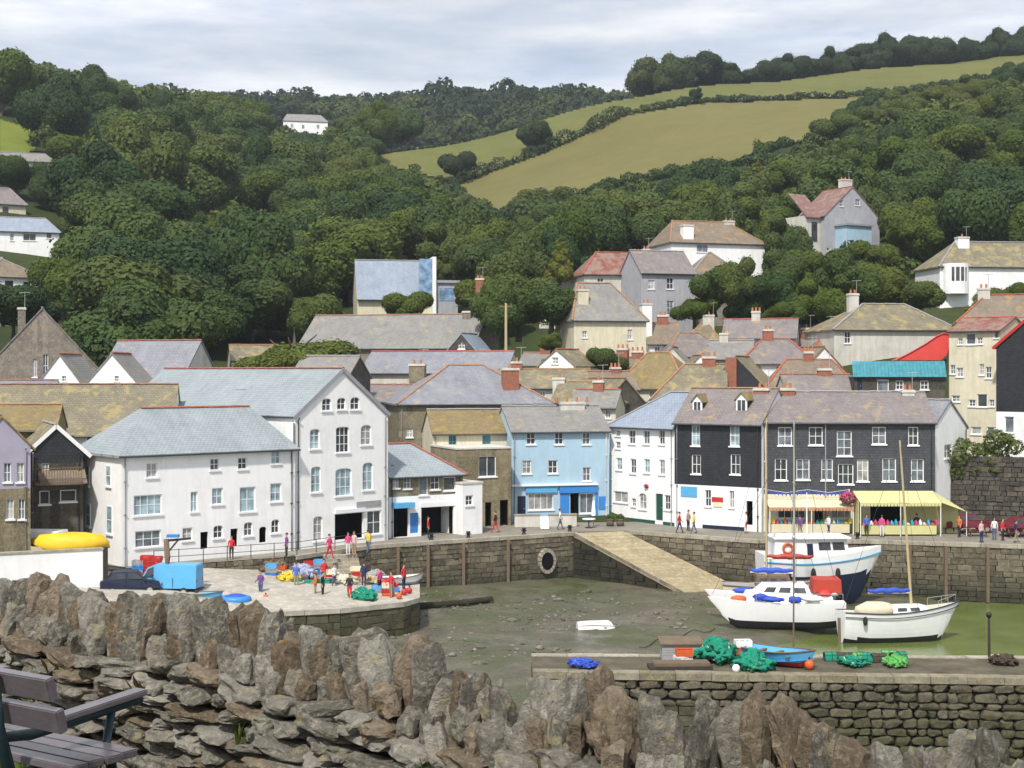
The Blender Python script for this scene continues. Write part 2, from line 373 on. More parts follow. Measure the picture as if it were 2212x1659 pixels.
ground('meadow', (.11, .145, .025), (.15, .18, .03), (.19, .20, .045), .08)
vs = np.stack([_X, _Y, _Z], -1).reshape(-1, 3); nx = len(_gx); ny = len(_gy)
fs = [(j*nx+i, j*nx+i+1, (j+1)*nx+i+1, (j+1)*nx+i) for j in range(ny-1) for i in range(nx-1)]
me = bpy.data.meshes.new('hillside'); me.from_pydata(vs.tolist(), [], fs); me.materials.append(MATS['hill_turf'])
me.polygons.foreach_set('use_smooth', [True]*len(me.polygons)); struct(link('hillside', me))
# sea bed / far ground sheet reaching the horizon
mb = MB(); mb.face([(-900, -300, -2.2), (900, -300, -2.2), (900, 1150, -2.2), (-900, 1150, -2.2)]); struct(mb.build('ground', 'hill_turf'))

def field(poly, mat, lift=.35, step=4):
    """a field: a turf sheet laid on the hillside inside a surveyed boundary"""
    xs = [p[0] for p in poly]; ys = [p[1] for p in poly]; vid = {}; V = []; Fc = []
    x0, y0 = int(min(xs)), int(min(ys)); nxs = int((max(xs)-x0)/step)+2; nys = int((max(ys)-y0)/step)+2
    def vert(i, j):
        k = (i, j)
        if k not in vid:
            h = hit(x0+i*step, y0+j*step, 240, 560)
            vid[k] = None if h is None else len(V)
            if h is not None: V.append((h.x, h.y, h.z+lift))
        return vid[k]
    for i in range(nxs):
        for j in range(nys):
            if inpoly(x0+(i+.5)*step, y0+(j+.5)*step, poly):
                q = [vert(i, j), vert(i+1, j), vert(i+1, j+1), vert(i, j+1)]
                if None in q: continue
                yy = [V[k][1] for k in q]
                if max(yy)-min(yy) < 45: Fc.append(q)
    me = bpy.data.meshes.new('field'); me.from_pydata(V, [], Fc); me.materials.append(MATS[mat])
    me.polygons.foreach_set('use_smooth', [True]*len(me.polygons)); struct(link('field', me))
FIELD_LOW = [(980, 405), (1180, 335), (1345, 256), (1500, 228), (1885, 213), (1815, 256), (1785, 302), (1670, 318), (1630, 352), (1500, 362), (1440, 382), (1330, 398), (1290, 418), (1140, 428), (1075, 490), (1010, 440)]
FIELD_UP = [(790, 338), (1000, 300), (1200, 250), (1390, 204), (1700, 168), (2240, 112), (2240, 150), (2050, 186), (1900, 209), (1500, 222), (1345, 250), (1180, 328), (985, 398), (860, 366)]
field(FIELD_LOW, 'stubble'); field(FIELD_UP, 'pasture')
MEADOW = [(420, 408), (548, 450), (525, 476), (455, 482)]
field(MEADOW, 'meadow')
field([(0, 262), (70, 285), (75, 330), (0, 345)], 'meadow')

# ---------------- harbour bed and shallow water ----------------
def mudz(x, y):
    z = .45-.020*(x+6)
    z = .5*z+.5*min(.6, max(-.75, z))
    z += .012*(y-95)
    z += .10*noise.noise(Vector((x*.18, y*.18, 0)))+.05*noise.noise(Vector((x*.7, y*.7, 3)))
    k = (x-13.5-max(0, (y-88))*.95+2.0*noise.noise(Vector((x*.1, y*.16, 7))))/7; k = min(1, max(0, k)); return z-1.5*k*k*(3-2*k)
m, t, b, N, Lk = nodes('mud'); g = N('ShaderNodeNewGeometry'); p = g.outputs['Position']
cr = ramp(N, [(.3, (.062, .056, .032)), (.5, (.105, .092, .060)), (.68, (.165, .148, .112))]); Lk(noi(N, Lk, p, .28, 9, .7), cr.inputs[0])
o = mixc(N, Lk, mrange(N, Lk, noi(N, Lk, p, .13, 7, .65), .44, .60, 0, .85), cr.outputs[0], (.062, .076, .022))
o = mixc(N, Lk, mrange(N, Lk, noi(N, Lk, p, 3.5, 6, .75), .52, .7, 0, .6), o, (.06, .055, .038))
o = mixc(N, Lk, mrange(N, Lk, noi(N, Lk, p, 2.3, 6, .75), .60, .7, 0, .8), o, (.22, .20, .17))
Lk(o, b.inputs['Base Color']); Lk(mrange(N, Lk, noi(N, Lk, p, .35, 6, .6), .42, .60, .22, .9), b.inputs['Roughness'])
bump(N, Lk, b, noi(N, Lk, p, 2.6, 8, .75), .9, .12)
me = bpy.data.meshes.new('mud'); V = []; Fc = []; n1, n2_ = 96, 72
for j in range(n2_+1):
    for i in range(n1+1):
        x = -46+i*1.0; y = 58+j*.85; V.append((x, y, mudz(x, y)))
for j in range(n2_):
    for i in range(n1): q = j*(n1+1)+i; Fc.append((q, q+1, q+n1+2, q+n1+1))
me.from_pydata(V, [], Fc); me.materials.append(MATS['mud']); me.polygons.foreach_set('use_smooth', [True]*len(me.polygons)); struct(link('mud', me))
m, t, b, N, Lk = nodes('water'); g = N('ShaderNodeNewGeometry'); p = g.outputs['Position']
Lk(mixc(N, Lk, mrange(N, Lk, noi(N, Lk, p, .25, 5), .35, .65), (.085, .12, .025), (.14, .175, .05)), b.inputs['Base Color'])
b.inputs['Roughness'].default_value = .16; b.inputs['Specular IOR Level'].default_value = .5
mp = N('ShaderNodeMapping'); mp.inputs['Scale'].default_value = (1, 2.2, 1); Lk(p, mp.inputs[0]); bump(N, Lk, b, noi(N, Lk, mp.outputs[0], 1.6, 5, .6), .35, .05)
mb = MB(); mb.face([(-45, 40, -.36), (160, 40, -.36), (160, 109, -.36), (-45, 109, -.36)]); struct(mb.build('water', 'water'))
mb = MB()
_cl = [(U(720, 1500), U(1290, 1430)) for _ in range(16)]
for k in range(700):
    c_ = random.choice(_cl); vx = random.gauss(c_[0], 55); vy = min(1445, max(1284, random.gauss(c_[1], 14))); d = dat(vy, .2); x = gx(vx, d); s = U(.03, .13)*(2.2 if random.random() < .07 else 1)
    mb.blob((x, d, mudz(x, d)+s*.2), s*U(.8, 1.8), s*U(.8, 1.4), s*.6, 0, 6, 4, .5, k)
stone('bed_stone', (.09, .08, .06), (.17, .155, .125), (.28, .26, .22), (.10, .11, .04), .4, 1.5); struct(mb.build('loose_stones', 'bed_stone'), 'stuff')

# ---------------- quays ----------------
QZ = 4.0
def course(mb, a, b, z0, z1, ch=.42, bl=(.55, 1.15), prot=.05, batter=.06, depth=.35):
    """rows of squared blocks between two plan points, joints open"""
    a = Vector((a[0], a[1], 0)); b = Vector((b[0], b[1], 0)); L_ = (b-a).length; dx = (b-a)/L_; ny_ = Vector((dx.y, -dx.x, 0))
    z = z1
    while z > z0:
        h = min(ch*U(.8, 1.2), z-z0+.05); u = -U(0, .5)
        while u < L_:
            l = U(*bl); u0, u1 = max(0, u)+.02, min(L_, u+l)-.02
            if u1-u0 > .12:
                off = ny_*(batter*(z1-z)+U(-prot, prot)); c = a+dx*((u0+u1)/2)+off-ny_*(depth/2); c.z = z-h/2
                vsb = []
                for k in (-1, 1):
                    for j in (-1, 1):
                        for i in (-1, 1):
                            q = c+dx*(i*(u1-u0)/2)+ny_*(j*depth/2)+Vector((0, 0, k*(h/2-.018)))
                            if j > 0: q += dx*U(-.03, .03)+Vector((0, 0, U(-.025, .025)))+ny_*U(-.03, .03)
                            vsb.append(q)
                mb.mesh(vsb, [(0, 2, 3, 1), (4, 5, 7, 6), (0, 1, 5, 4), (2, 6, 7, 3), (0, 4, 6, 2), (1, 3, 7, 5)])
            u += l
        z -= h
def edge_stones(a, b, z, parent, mat='granite', w=.55, h=.28, ln=1.3, over=.06):
    a = Vector((a[0], a[1], 0)); b = Vector((b[0], b[1], 0)); L_ = (b-a).length; n = max(1, int(L_/ln)); dx = (b-a)/L_; ang = math.atan2(dx.y, dx.x)
    ny_ = Vector((dx.y, -dx.x, 0)); l = L_/n; mb = MB(); mb.box(-l/2+.012, l/2-.012, -w/2, w/2, -h, 0); me_ = mb.data('coping_stone', mat)
    for k in range(n):
        p = a+dx*(l*(k+.5))-ny_*(w/2-over+U(-.015, .015)); p.z = z+U(-.012, .012)
        link('coping_stone', me_, parent, p, (U(-.006, .006), U(-.006, .006), ang+U(-.006, .006)))
QE = [(gx(vx, d), d) for vx, d in [(-150, 86), (330, 93.5), (640, 98.5), (800, 104.5), (1240, 112.9)]]
QR = [(gx(vx, d), d) for vx, d in [(1352, 114.0), (1640, 107.8), (1880, 107.6), (2450, 102.5)]]
ground('road_top', (.20, .185, .15), (.26, .24, .20), (.32, .30, .25), .35)
mb = MB(); pl = QE+[(gx(1240, 113.0), 113.2)]+[(gx(1352, 114), 114.2)]+QR[1:]+[(gx(2450, 132), 132), (gx(-150, 132), 132)]
mb.face([(x, y, QZ-.02) for x, y in pl]); quay = struct(mb.build('quay', 'road_top'))
qw = thing('quay_wall', 'weathered stone quay wall below the row of harbourside buildings', 'quay wall', (0, 0, 0))
mb = MB()
for a, b in zip(QE[2:], QE[3:]): course(mb, a, b, -.6, QZ-.28)
for a, b in zip(QR, QR[1:]): course(mb, a, b, -2.0, QZ-.28)
struct(mb.build('stone_courses', 'quay_stone', qw), 'stuff')
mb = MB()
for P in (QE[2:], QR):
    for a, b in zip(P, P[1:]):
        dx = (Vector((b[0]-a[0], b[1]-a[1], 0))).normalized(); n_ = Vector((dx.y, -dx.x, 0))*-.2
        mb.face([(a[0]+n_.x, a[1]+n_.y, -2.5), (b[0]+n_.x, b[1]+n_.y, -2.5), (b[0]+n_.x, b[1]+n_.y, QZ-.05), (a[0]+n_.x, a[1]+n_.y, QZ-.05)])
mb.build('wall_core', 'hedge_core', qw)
for P in (QE[2:], QR):
    for a, b in zip(P, P[1:]): edge_stones(a, b, QZ+.02, qw)
# timber fenders and a ladder on the wall
def on_edge(P, vx):
    for a, b in zip(P, P[1:]):
        for k in range(101):
            t_ = k/100; x = a[0]+(b[0]-a[0])*t_; y = a[1]+(b[1]-a[1])*t_
            if abs(CX+F*x/y-vx) < 2.2: return Vector((x, y, 0))
for vx in (862, 925, 1004, 1100, 1960, 2040, 2130):
    p = on_edge(QE if vx < 1300 else QR, vx)
    if p: mb = MB(); mb.box(-.11, .11, -.5, -.2, -.3, QZ-.2); o = mb.build('fender_post', 'timber', qw); o.location = (p.x, p.y, 0)
# drain arch
p = on_edge(QE, 1180); dr = thing('drain_outlet', 'round stone drain outlet low in the quay wall beside the slipway', 'drain', (p.x, p.y-.02, 1.9), R(25))
mb = MB(); n = 16
for k in range(n):
    a0, a1 = 2*math.pi*k/n+.03, 2*math.pi*(k+1)/n-.03
    vsb = [(r*math.cos(a)*.75, yy, r*math.sin(a)) for yy in (-.42, .1) for r in (.72, 1.0) for a in (a0, a1)]
    mb.mesh(vsb, [(0, 1, 3, 2), (4, 6, 7, 5), (0, 4, 5, 1), (2, 3, 7, 6), (0, 2, 6, 4), (1, 5, 7, 3)])
mb.build('stone_ring', 'granite', dr)
mb = MB(); mb.tube([(0, -.38, 0), (0, .05, 0)], .74, 16); o = mb.build('opening', 'void', dr); o.scale = (.76, 1, 1)
# slipway ramp
sw = thing('slipway', 'long stone slipway ramp sloping down from the quay to the mud', 'slipway', (0, 0, 0))
T0, T1 = (gx(1240, 112.6), 112.6), (gx(1348, 113.9), 113.9)
B0, B1 = (gx(1478, 106.2), 106.2), (gx(1606, 107.4), 107.4)
zb = .25
mb = MB()
NS = 26
for k in range(NS):
    f0, f1 = k/NS, (k+1)/NS
    def lp(a, b, f, za, zb_): return Vector((a[0]+(b[0]-a[0])*f, a[1]+(b[1]-a[1])*f, za+(zb_-za)*f))
    e = .012
    q = [lp(T0, B0, f0, QZ, zb), lp(T0, B0, f1-.0015, QZ, zb), lp(T1, B1, f1-.0015, QZ, zb), lp(T1, B1, f0, QZ, zb)]
    dz = U(-.012, .012)
    mb.prism([p_+Vector((0, 0, dz)) for p_ in q], .35)
mb.build('ramp_paving', 'ramp_stone', sw)
mb = MB()
a = Vector((T0[0], T0[1], 0)); b_ = Vector((B0[0], B0[1], 0)); L_ = (b_-a).length
z = QZ-.35; row = 0
while z > -.4:
    h = .42; u0 = 0; fl = min(1, max(0, (QZ-.3-z)/(QZ-zb))); u = L_*0
    end = L_*min(1.0, max(0.04, 1-(0)))
    while u < L_:
        l = U(.6, 1.1); f = (u+l)/L_; topz = QZ+(zb-QZ)*f-.3
        if z < topz: 
            c = a+(b_-a)*((u+l/2)/L_); dx = (b_-a).normalized(); n_ = Vector((dx.y, -dx.x, 0))
            c += n_*(.03*(QZ-z)+U(-.04, .04)-.1); c.z = z-h/2; mb.obox(c, dx, n_, Vector((0, 0, 1)), l/2-.02, .2, h/2-.015)
        u += l
    z -= h
stone('weed_stone', (.022, .022, .016), (.035, .034, .022), (.055, .05, .035), (.05, .06, .015), .42, .9, bst=.8, bdist=.06)
struct(mb.build('stone_courses', 'weed_stone', sw), 'stuff')
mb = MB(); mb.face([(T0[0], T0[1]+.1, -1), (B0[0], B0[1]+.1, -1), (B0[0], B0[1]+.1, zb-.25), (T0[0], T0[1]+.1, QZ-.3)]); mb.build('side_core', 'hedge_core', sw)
mb = MB(); dx = (b_-a).normalized()
for k in range(14):
    f0, f1 = k/14, (k+1)/14; q0 = lp(T0, B0, f0+.002, QZ+.03, zb+.03); q1 = lp(T0, B0, f1-.002, QZ+.03, zb+.03); n_ = Vector((-dx.y, dx.x, 0))*.35
    mb.prism([q0, q1, q1+n_, q0+n_], .3)
mb.build('kerb_stones', 'granite', sw)

# concrete hard where the fishermen work
HZ = 2.4
H = [at(418, 1222, 0)]
def hp(vx, vy, z): d = dat(vy, z); return Vector((gx(vx, d), d, z))
hard_pts = [hp(300, 1345, 2.5), hp(500, 1328, HZ), hp(735, 1316, HZ), hp(872, 1302, HZ), hp(905, 1292, HZ), hp(905, 1262, HZ), hp(800, 1243, 2.7), hp(660, 1233, 3.0), hp(560, 1222, 3.3), hp(430, 1221, 3.7), hp(300, 1225, 3.9), hp(150, 1240, 3.9), hp(120, 1345, 2.9)]
hd = thing('concrete_hard', 'pale concrete hard with a stone face reaching out over the mud', 'quay')
cen = sum(hard_pts, Vector())/len(hard_pts)
mb = MB()
for i in range(len(hard_pts)): mb.face([hard_pts[i], hard_pts[(i+1) % len(hard_pts)], cen])
mb.build('deck', 'concrete', hd)
mb = MB(); mc_ = MB()
for i in range(-1, 5):
    p, q = hard_pts[i], hard_pts[i+1]; course(mb, (p.x, p.y), (q.x, q.y), -.5, min(p.z, q.z)-.2, .5, (.7, 1.4), .03, .05)
    dxx = Vector((q.x-p.x, q.y-p.y, 0)).normalized(); nn = Vector((-dxx.y, dxx.x, 0))*.15
    mc_.face([Vector((p.x, p.y, -1))+nn, Vector((q.x, q.y, -1))+nn, q+nn-Vector((0, 0, .05)), p+nn-Vector((0, 0, .05))])
    edge_stones((p.x, p.y), (q.x, q.y), min(p.z, q.z)+.05, hd, 'concrete', .6, .3, 1.8)
struct(mb.build('stone_courses', 'pier_stone', hd), 'stuff'); mc_.build('wall_core', 'hedge_core', hd)
# retaining wall between hard and road
rw = thing('retaining_wall', 'low rubble retaining wall between the concrete hard and the road', 'wall')
mb = MB(); RW = [QE[0], QE[1], QE[2]]
for a, b in zip(RW, RW[1:]): course(mb, a, b, 1.5, QZ-.05, .35, (.4, .8), .04, .03)
struct(mb.build('stone_courses', 'quay_stone', rw), 'stuff')

# near pier, just under the headland
ground('pier_deck', (.085, .075, .05), (.14, .125, .09), (.20, .18, .135), .9)
pr = thing('harbour_pier', 'narrow stone pier with granite edge stacked with nets and pots', 'pier')
PA, PB = (gx(1150, 62.0), 62.0), (gx(2330, 60.6), 60.6); PZ = 3.7
mb = MB(); mb.face([(PA[0], PA[1], PZ-.02), (PB[0], PB[1], PZ-.02), (PB[0], 65.4, PZ-.02), (PA[0], 66.0, PZ-.02)])
mb.face([(PA[0], 66.0, -2), (PB[0], 65.4, -2), (PB[0], 65.4, PZ-.02), (PA[0], 66.0, PZ-.02)]); mb.build('deck', 'pier_deck', pr)
stone('pier_cap', (.17, .15, .10), (.23, .20, .14), (.30, .27, .20), (.33, .26, .10), .42, 1.6, bst=.6); edge_stones(PA, PB, PZ+.02, pr, 'pier_cap', .7, .3, 1.5)
edge_stones((PB[0], 65.4), (PA[0], 66.0), PZ+.02, pr, 'granite', .6, .3, 1.6)
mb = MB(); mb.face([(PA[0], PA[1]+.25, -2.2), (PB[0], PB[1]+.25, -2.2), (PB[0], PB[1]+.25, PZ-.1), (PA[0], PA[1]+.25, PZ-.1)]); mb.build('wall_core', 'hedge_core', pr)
def stone_mesh(seed, sx, sy, sz, sub=2, rough=.28, name='stone', mat='hedge_stone', square=.0):
    bm = bmesh.new(); bmesh.ops.create_icosphere(bm, subdivisions=sub, radius=1)
    r0 = random.Random(seed); cuts = [(Vector((r0.gauss(0, 1), r0.gauss(0, 1), r0.gauss(0, 1))).normalized(), r0.uniform(.52, .9)) for _ in range(9)]
    if square: cuts += [(Vector(c), square*r0.uniform(.9, 1.05)) for c in ((1, 0, 0), (-1, 0, 0), (0, 1, 0), (0, -1, 0), (0, 0, 1), (0, 0, -1))]
    for v in bm.verts:
        d = v.co.copy()
        for n_, h in cuts:
            k = d.dot(n_)
            if k > h: d -= n_*(k-h)*.92
        q = d.copy(); d += d.normalized()*(noise.noise(q*1.9+Vector((seed*3.1, 0, seed)))*rough*.6+(noise.noise(q*5.5+Vector((0, seed, 0)))*rough*.22 if sub > 2 else 0))
        v.co = Vector((d.x*sx, d.y*sy, d.z*sz))
    me_ = bpy.data.meshes.new(name); bm.to_mesh(me_); bm.free(); me_.materials.append(MATS[mat]); return me_
blk = [stone_mesh(90+k, 1, 1, 1, 2, .34, 'stone', 'pier_stone', .62) for k in range(8)]
cnt = 0; rest = MB(); z = PZ-.3
while z > -1.6:
    h = U(.26, .5); vx = 1160-U(0, 20)
    while vx < 2300:
        l = U(.35, 1.1); d = PA[1]+(PB[1]-PA[1])*(vx-1150)/1180; w = l*F/d
        c = Vector((gx(vx+w/2, d), d+.12-.05*(PZ-z)+U(-.04, .04), z-h/2))
        if cnt < 290 and vproj(c)[1] < 1690 and not (vx < 1560 and z < 2.4):
            link('stone', random.choice(blk), pr, c, (U(-.07, .07), U(-.09, .09), U(-.06, .06)+(math.pi if random.random() < .5 else 0)), (l/2*1.48, .34, h/2*1.48)); cnt += 1
        else: rest.box(c.x-l/2+.03, c.x+l/2-.03, c.y-.2, c.y+.2, c.z-h/2+.02, c.z+h/2-.02)
        vx += w
    z -= h
if rest.v: struct(rest.build('stone_courses', 'pier_stone', pr), 'stuff')
# ---------------- house builder ----------------
def clip_poly(poly, prof):
    out = poly
    n = len(prof)
    for i in range(n):
        a, b = prof[i], prof[(i+1) % n]; inp = out; out = []
        if not inp: break
        def side(p): return (b[0]-a[0])*(p[1]-a[1])-(b[1]-a[1])*(p[0]-a[0])
        for k in range(len(inp)):
            p, q = inp[k-1], inp[k]; sp, sq = side(p), side(q)
            if sq >= 0:
                if sp < 0: t_ = sp/(sp-sq); out.append((p[0]+(q[0]-p[0])*t_, p[1]+(q[1]-p[1])*t_))
                out.append(q)
            elif sp >= 0: t_ = sp/(sp-sq); out.append((p[0]+(q[0]-p[0])*t_, p[1]+(q[1]-p[1])*t_))
    return out
FOOT = []; SEEN = []
RV = .17
def pane_window(root, u0, u1, z0, z1, style, y=0., matf='paint_white', sill='paint_white', bars=None, arch=0):
    w, h = u1-u0, z1-z0; t_ = min(.075, w*.12); mb = MB(); ya, yb = y+RV-.08, y+RV-.01
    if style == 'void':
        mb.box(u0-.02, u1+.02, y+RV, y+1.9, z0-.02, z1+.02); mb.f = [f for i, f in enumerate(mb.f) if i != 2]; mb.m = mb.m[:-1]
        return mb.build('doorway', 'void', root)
    if style.startswith('door'):
        pm = {'door': 'paint_green', 'door_b': 'paint_blue', 'door_d': 'paint_navy', 'door_w': 'paint_white'}[style]
        mb.box(u0, u1, ya, yb, z0, z1)
        for a in (.12, .55):
            for c in (.14, .55): mb.box(u0+w*c, u0+w*(c+.31), ya-.02, ya, z0+h*a, z0+h*(a+.33))
        d = mb.build('door', pm, root); hb = MB(); hb.box(u1-.16, u1-.11, ya-.07, ya-.021, z0+h*.46, z0+h*.5); hb.build('handle', 'alloy', d); return d
    mb.box(u0, u0+t_, ya, yb, z0, z1); mb.box(u1-t_, u1, ya, yb, z0, z1); mb.box(u0+t_, u1-t_, ya, yb, z0, z0+t_); mb.box(u0+t_, u1-t_, ya, yb, z1-t_, z1)
    nb = bars or ((1, 1) if style in ('sash', 'skysash', 'dim') else (max(0, round(w/.9)-1), 0))
    b_ = .045
    for i in range(nb[0]): c = u0+w*(i+1)/(nb[0]+1); mb.box(c-b_/2, c+b_/2, ya+.01, yb-.005, z0+t_, z1-t_)
    for i in range(nb[1]): c = z0+h*(i+1)/(nb[1]+1); mb.box(u0+t_, u1-t_, ya+.012, yb-.006, c-b_/2, c+b_/2)
    f = mb.build('window', matf, root)
    g = MB(); g.box(u0+t_*.5, u1-t_*.5, yb-.035, yb-.025, z0+t_*.5, z1-t_*.5)
    g.build('pane', {'skysash': 'glass_sky', 'sky': 'glass_sky', 'blue': 'glass_blue'}.get(style, random.choice(['glass_dark', 'glass_dark', 'glass_mid', 'glass_net'])), f)
    if sill:
        sb = MB(); sb.box(u0-.09, u1+.09, y-.09, ya+.005, z0-.09, z0+.025); sb.build('sill', sill, f)
    return f
def roof_plane(mb, pts, ox, th=.16, mi=0):
    """pts: eave first two points; UV metres along eave / up slope"""
    a, b = Vector(pts[0]), Vector(pts[1]); e = (b-a).normalized(); nrm = (b-a).cross(Vector(pts[2])-a).normalized(); up = nrm.cross(e)
    uv = [((Vector(p)-a).dot(e)+ox, (Vector(p)-a).dot(up)) for p in pts]
    if len(pts) == 4 and (Vector(pts[1])-a).length > 3:
        # slightly sagging, uneven slope
        P = [Vector(p) for p in pts]; bot = [p-Vector((0, 0, th)) for p in P]; mb.face(bot[::-1], mi)
        for i in range(4): mb.face([P[i], bot[i], bot[(i+1) % 4], P[(i+1) % 4]], mi)
        nu, nv = 10, 5; sg = U(.02, .10); sd_ = U(0, 50)
        def pt(i, j):
            f, g_ = i/nu, j/nv; q = (P[0]*(1-f)+P[1]*f)*(1-g_)+(P[3]*(1-f)+P[2]*f)*g_; k = math.sin(math.pi*f)*math.sin(math.pi*g_)
            q = q+nrm*(-sg*k+.10*noise.noise(q*.45+Vector((sd_, 0, 0)))*min(1, k*3)) if nrm.z > 0 else q+nrm*(sg*k); return q
        for i in range(nu):
            for j in range(nv):
                q = [pt(i, j), pt(i+1, j), pt(i+1, j+1), pt(i, j+1)]; mb.face(q, mi, [((p-a).dot(e)+ox, (p-a).dot(up)) for p in q])
        return
    mb.prism(pts, th, mi, uv)
def ridge_row(mb, a, b, r=.125, seg=.45):
    a = Vector(a); b = Vector(b); L_ = (b-a).length; n = max(1, int(L_/seg)); d = (b-a)/L_; s = d.cross(Vector((0, 0, 1))).normalized(); up = s.cross(d)
    for k in range(n):
        p, q = a+d*(L_*k/n+.008), a+d*(L_*(k+1)/n-.008); j = U(-.015, .02); vs = []
        for c in (p, q):
            for m_ in range(6):
                an = math.pi*m_/5; vs.append(c+s*(math.cos(an)*r)+up*(math.sin(an)*r*.8+j))
        mb.mesh(vs, [(i, i+1, i+7, i+6) for i in range(5)]+[(0, 6, 11, 5), tuple(range(6)), tuple(range(6, 12))])
def chimney(root, x, y, z0, z1, w=.9, d=.6, mat='brick', pots=2, cap='pale_render'):
    mb = MB(); mb.box(x-w/2, x+w/2, y-d/2, y+d/2, z0, z1-.22); c = mb.build('chimney', mat, root)
    mb = MB(); mb.box(x-w/2-.07, x+w/2+.07, y-d/2-.07, y+d/2+.07, z1-.22, z1-.1); mb.box(x-w/2-.03, x+w/2+.03, y-d/2-.03, y+d/2+.03, z1-.1, z1); mb.build('chimney_cap', cap, c)
    for k in range(pots):
        px = x+(k-(pots-1)/2)*w*.42; mb = MB(); mb.tube([(px, y, z1-.02), (px, y, z1+.42)], [.13, .10], 8); mb.build('chimney_pot', 'pot_clay', c)
def block(root, W_, D_, zb, ze, zr, kind='side', hl=0., hr=0., wall='white_render', roof='slate_grey', ridge='ridge_grey', holes=(), o=.28, ox=0., oy=0., front=True, hips=True, fascia=None, band=None, wname='wall', wuv=False):
    """one wing of a house in local metres: front wall with real openings, side and back walls, roof slabs, ridge"""
    mb = MB(); x0, x1, y0, y1 = ox, ox+W_, oy, oy+D_
    prof = [(x0, zb), (x1, zb), (x1, ze)]+([((x0+x1)/2, zr)] if kind == 'front' else [])+[(x0, ze)]
    hs = [h for h in holes]
    us = sorted({x0, x1, *[v for h in hs for v in h[:2]]}); zs = sorted({zb, ze, *([zr] if kind == 'front' else []), *[v for h in hs for v in h[2:4]], *([band[0]] if band else [])})
    us = [u for u in us if x0-1e-6 <= u <= x1+1e-6]
    for ua, ub in zip(us, us[1:]):
        for za, zz in zip(zs, zs[1:]):
            cu, cz = (ua+ub)/2, (za+zz)/2
            if any(h[0] < cu < h[1] and h[2] < cz < h[3] for h in hs): continue
            p = clip_poly([(ua, za), (ub, za), (ub, zz), (ua, zz)], prof)
            if len(p) > 2: mb.face([(u, y0, z) for u, z in p], 1 if band and cz > band[0] else 0, [(u, z) for u, z in p])
    for h in hs:
        a, b, c, d = h[:4]; mi = 1 if band and (c+d)/2 > band[0] else 0
        for q in ([(a, c), (a, d)], [(b, d), (b, c)], [(a, d), (b, d)], [(b, c), (a, c)]):
            mb.face([(q[0][0], y0, q[0][1]), (q[1][0], y0, q[1][1]), (q[1][0], y0+RV, q[1][1]), (q[0][0], y0+RV, q[0][1])], mi)
        if len(h) > 4 and h[4]:
            r = h[4]; n = 6
            for s_, e_ in ((a, 1), (b, -1)):
                pts = [(s_, d)]+[(s_+e_*(b-a)/2*(1-math.cos(math.pi/2*k/n)) if 0 else s_+e_*(b-a)/2*(k/n), d-r+r*math.sin(math.acos(1-k/n)) if k else d-r) for k in range(n+1)]
                mb.face([(u, y0+.003, z) for u, z in pts], mi); 
    ym = (y0+y1)/2
    for x, hh in ((x0, hl), (x1, hr)):
        pts = [(x, y0, zb), (x, y1, zb), (x, y1, ze)]+([(x, ym, zr)] if kind == 'side' and hh == 0 else [])+[(x, y0, ze)]
        mb.face(pts, 1 if band and band[1] == 'all' else 0, [(p[1], p[2]) for p in pts])
    pts = [(x0, y1, zb), (x1, y1, zb), (x1, y1, ze)]+([((x0+x1)/2, y1, zr)] if kind == 'front' else [])+[(x0, y1, ze)]
    mb.face(pts, 0, [(p[0], p[2]) for p in pts])
    mb.build(wname, [wall, band[2]] if band else wall, root)
    if kind == 'flat':
        rb = MB(); rb.box(x0-.06, x1+.06, y0-.06, y1+.06, ze, ze+.14); return rb.build('parapet', roof, root)
    rb = MB(); rt = MB(); g = .1
    if kind == 'side':
        s = (zr-ze)/(D_/2); zl = ze-s*o
        xl = x0-g if hl == 0 else x0-o; xr = x1+g if hr == 0 else x1+o
        ra, rb_ = (x0-g if hl == 0 else x0+hl, ym, zr), (x1+g if hr == 0 else x1-hr, ym, zr)
        T = Vector((0, 0, .16)); A = lambda p: Vector(p)+T
        roof_plane(rb, [A((xl, y0-o, zl)), A((xr, y0-o, zl)), A(rb_), A(ra)], 0)
        roof_plane(rb, [A((xr, y1+o, zl)), A((xl, y1+o, zl)), A(ra), A(rb_)], 3.3)
        if hl: roof_plane(rb, [A((xl, y1+o, zl)), A((xl, y0-o, zl)), A(ra)], 7)
        if hr: roof_plane(rb, [A((xr, y0-o, zl)), A((xr, y1+o, zl)), A(rb_)], 11)
        ridge_row(rt, A(ra), A(rb_))
        if hips and hl: ridge_row(rt, A((xl, y0-o, zl)), A(ra), .12)
        if hips and hr: ridge_row(rt, A((xr, y0-o, zl)), A(rb_), .12)
        gb = MB(); gb.tube([(xl, y0-o-.05, zl+.06), (xr, y0-o-.05, zl+.06)], .065, 6)
    else:
        s = (zr-ze)/(W_/2); zl = ze-s*o; xm = (x0+x1)/2; T = Vector((0, 0, .16)); A = lambda p: Vector(p)+T
        roof_plane(rb, [A((x0-o, y1+g, zl)), A((x0-o, y0-g, zl)), A((xm, y0-g, zr)), A((xm, y1+g, zr))], 0)
        roof_plane(rb, [A((x1+o, y0-g, zl)), A((x1+o, y1+g, zl)), A((xm, y1+g, zr)), A((xm, y0-g, zr))], 5)
        ridge_row(rt, A((xm, y0-g, zr)), A((xm, y1+g, zr)))
        gb = MB(); gb.tube([(x0-o-.04, y0, zl+.06), (x0-o-.04, y1, zl+.06)], .06, 6); gb.tube([(x1+o+.04, y0, zl+.06), (x1+o+.04, y1, zl+.06)], .06, 6)
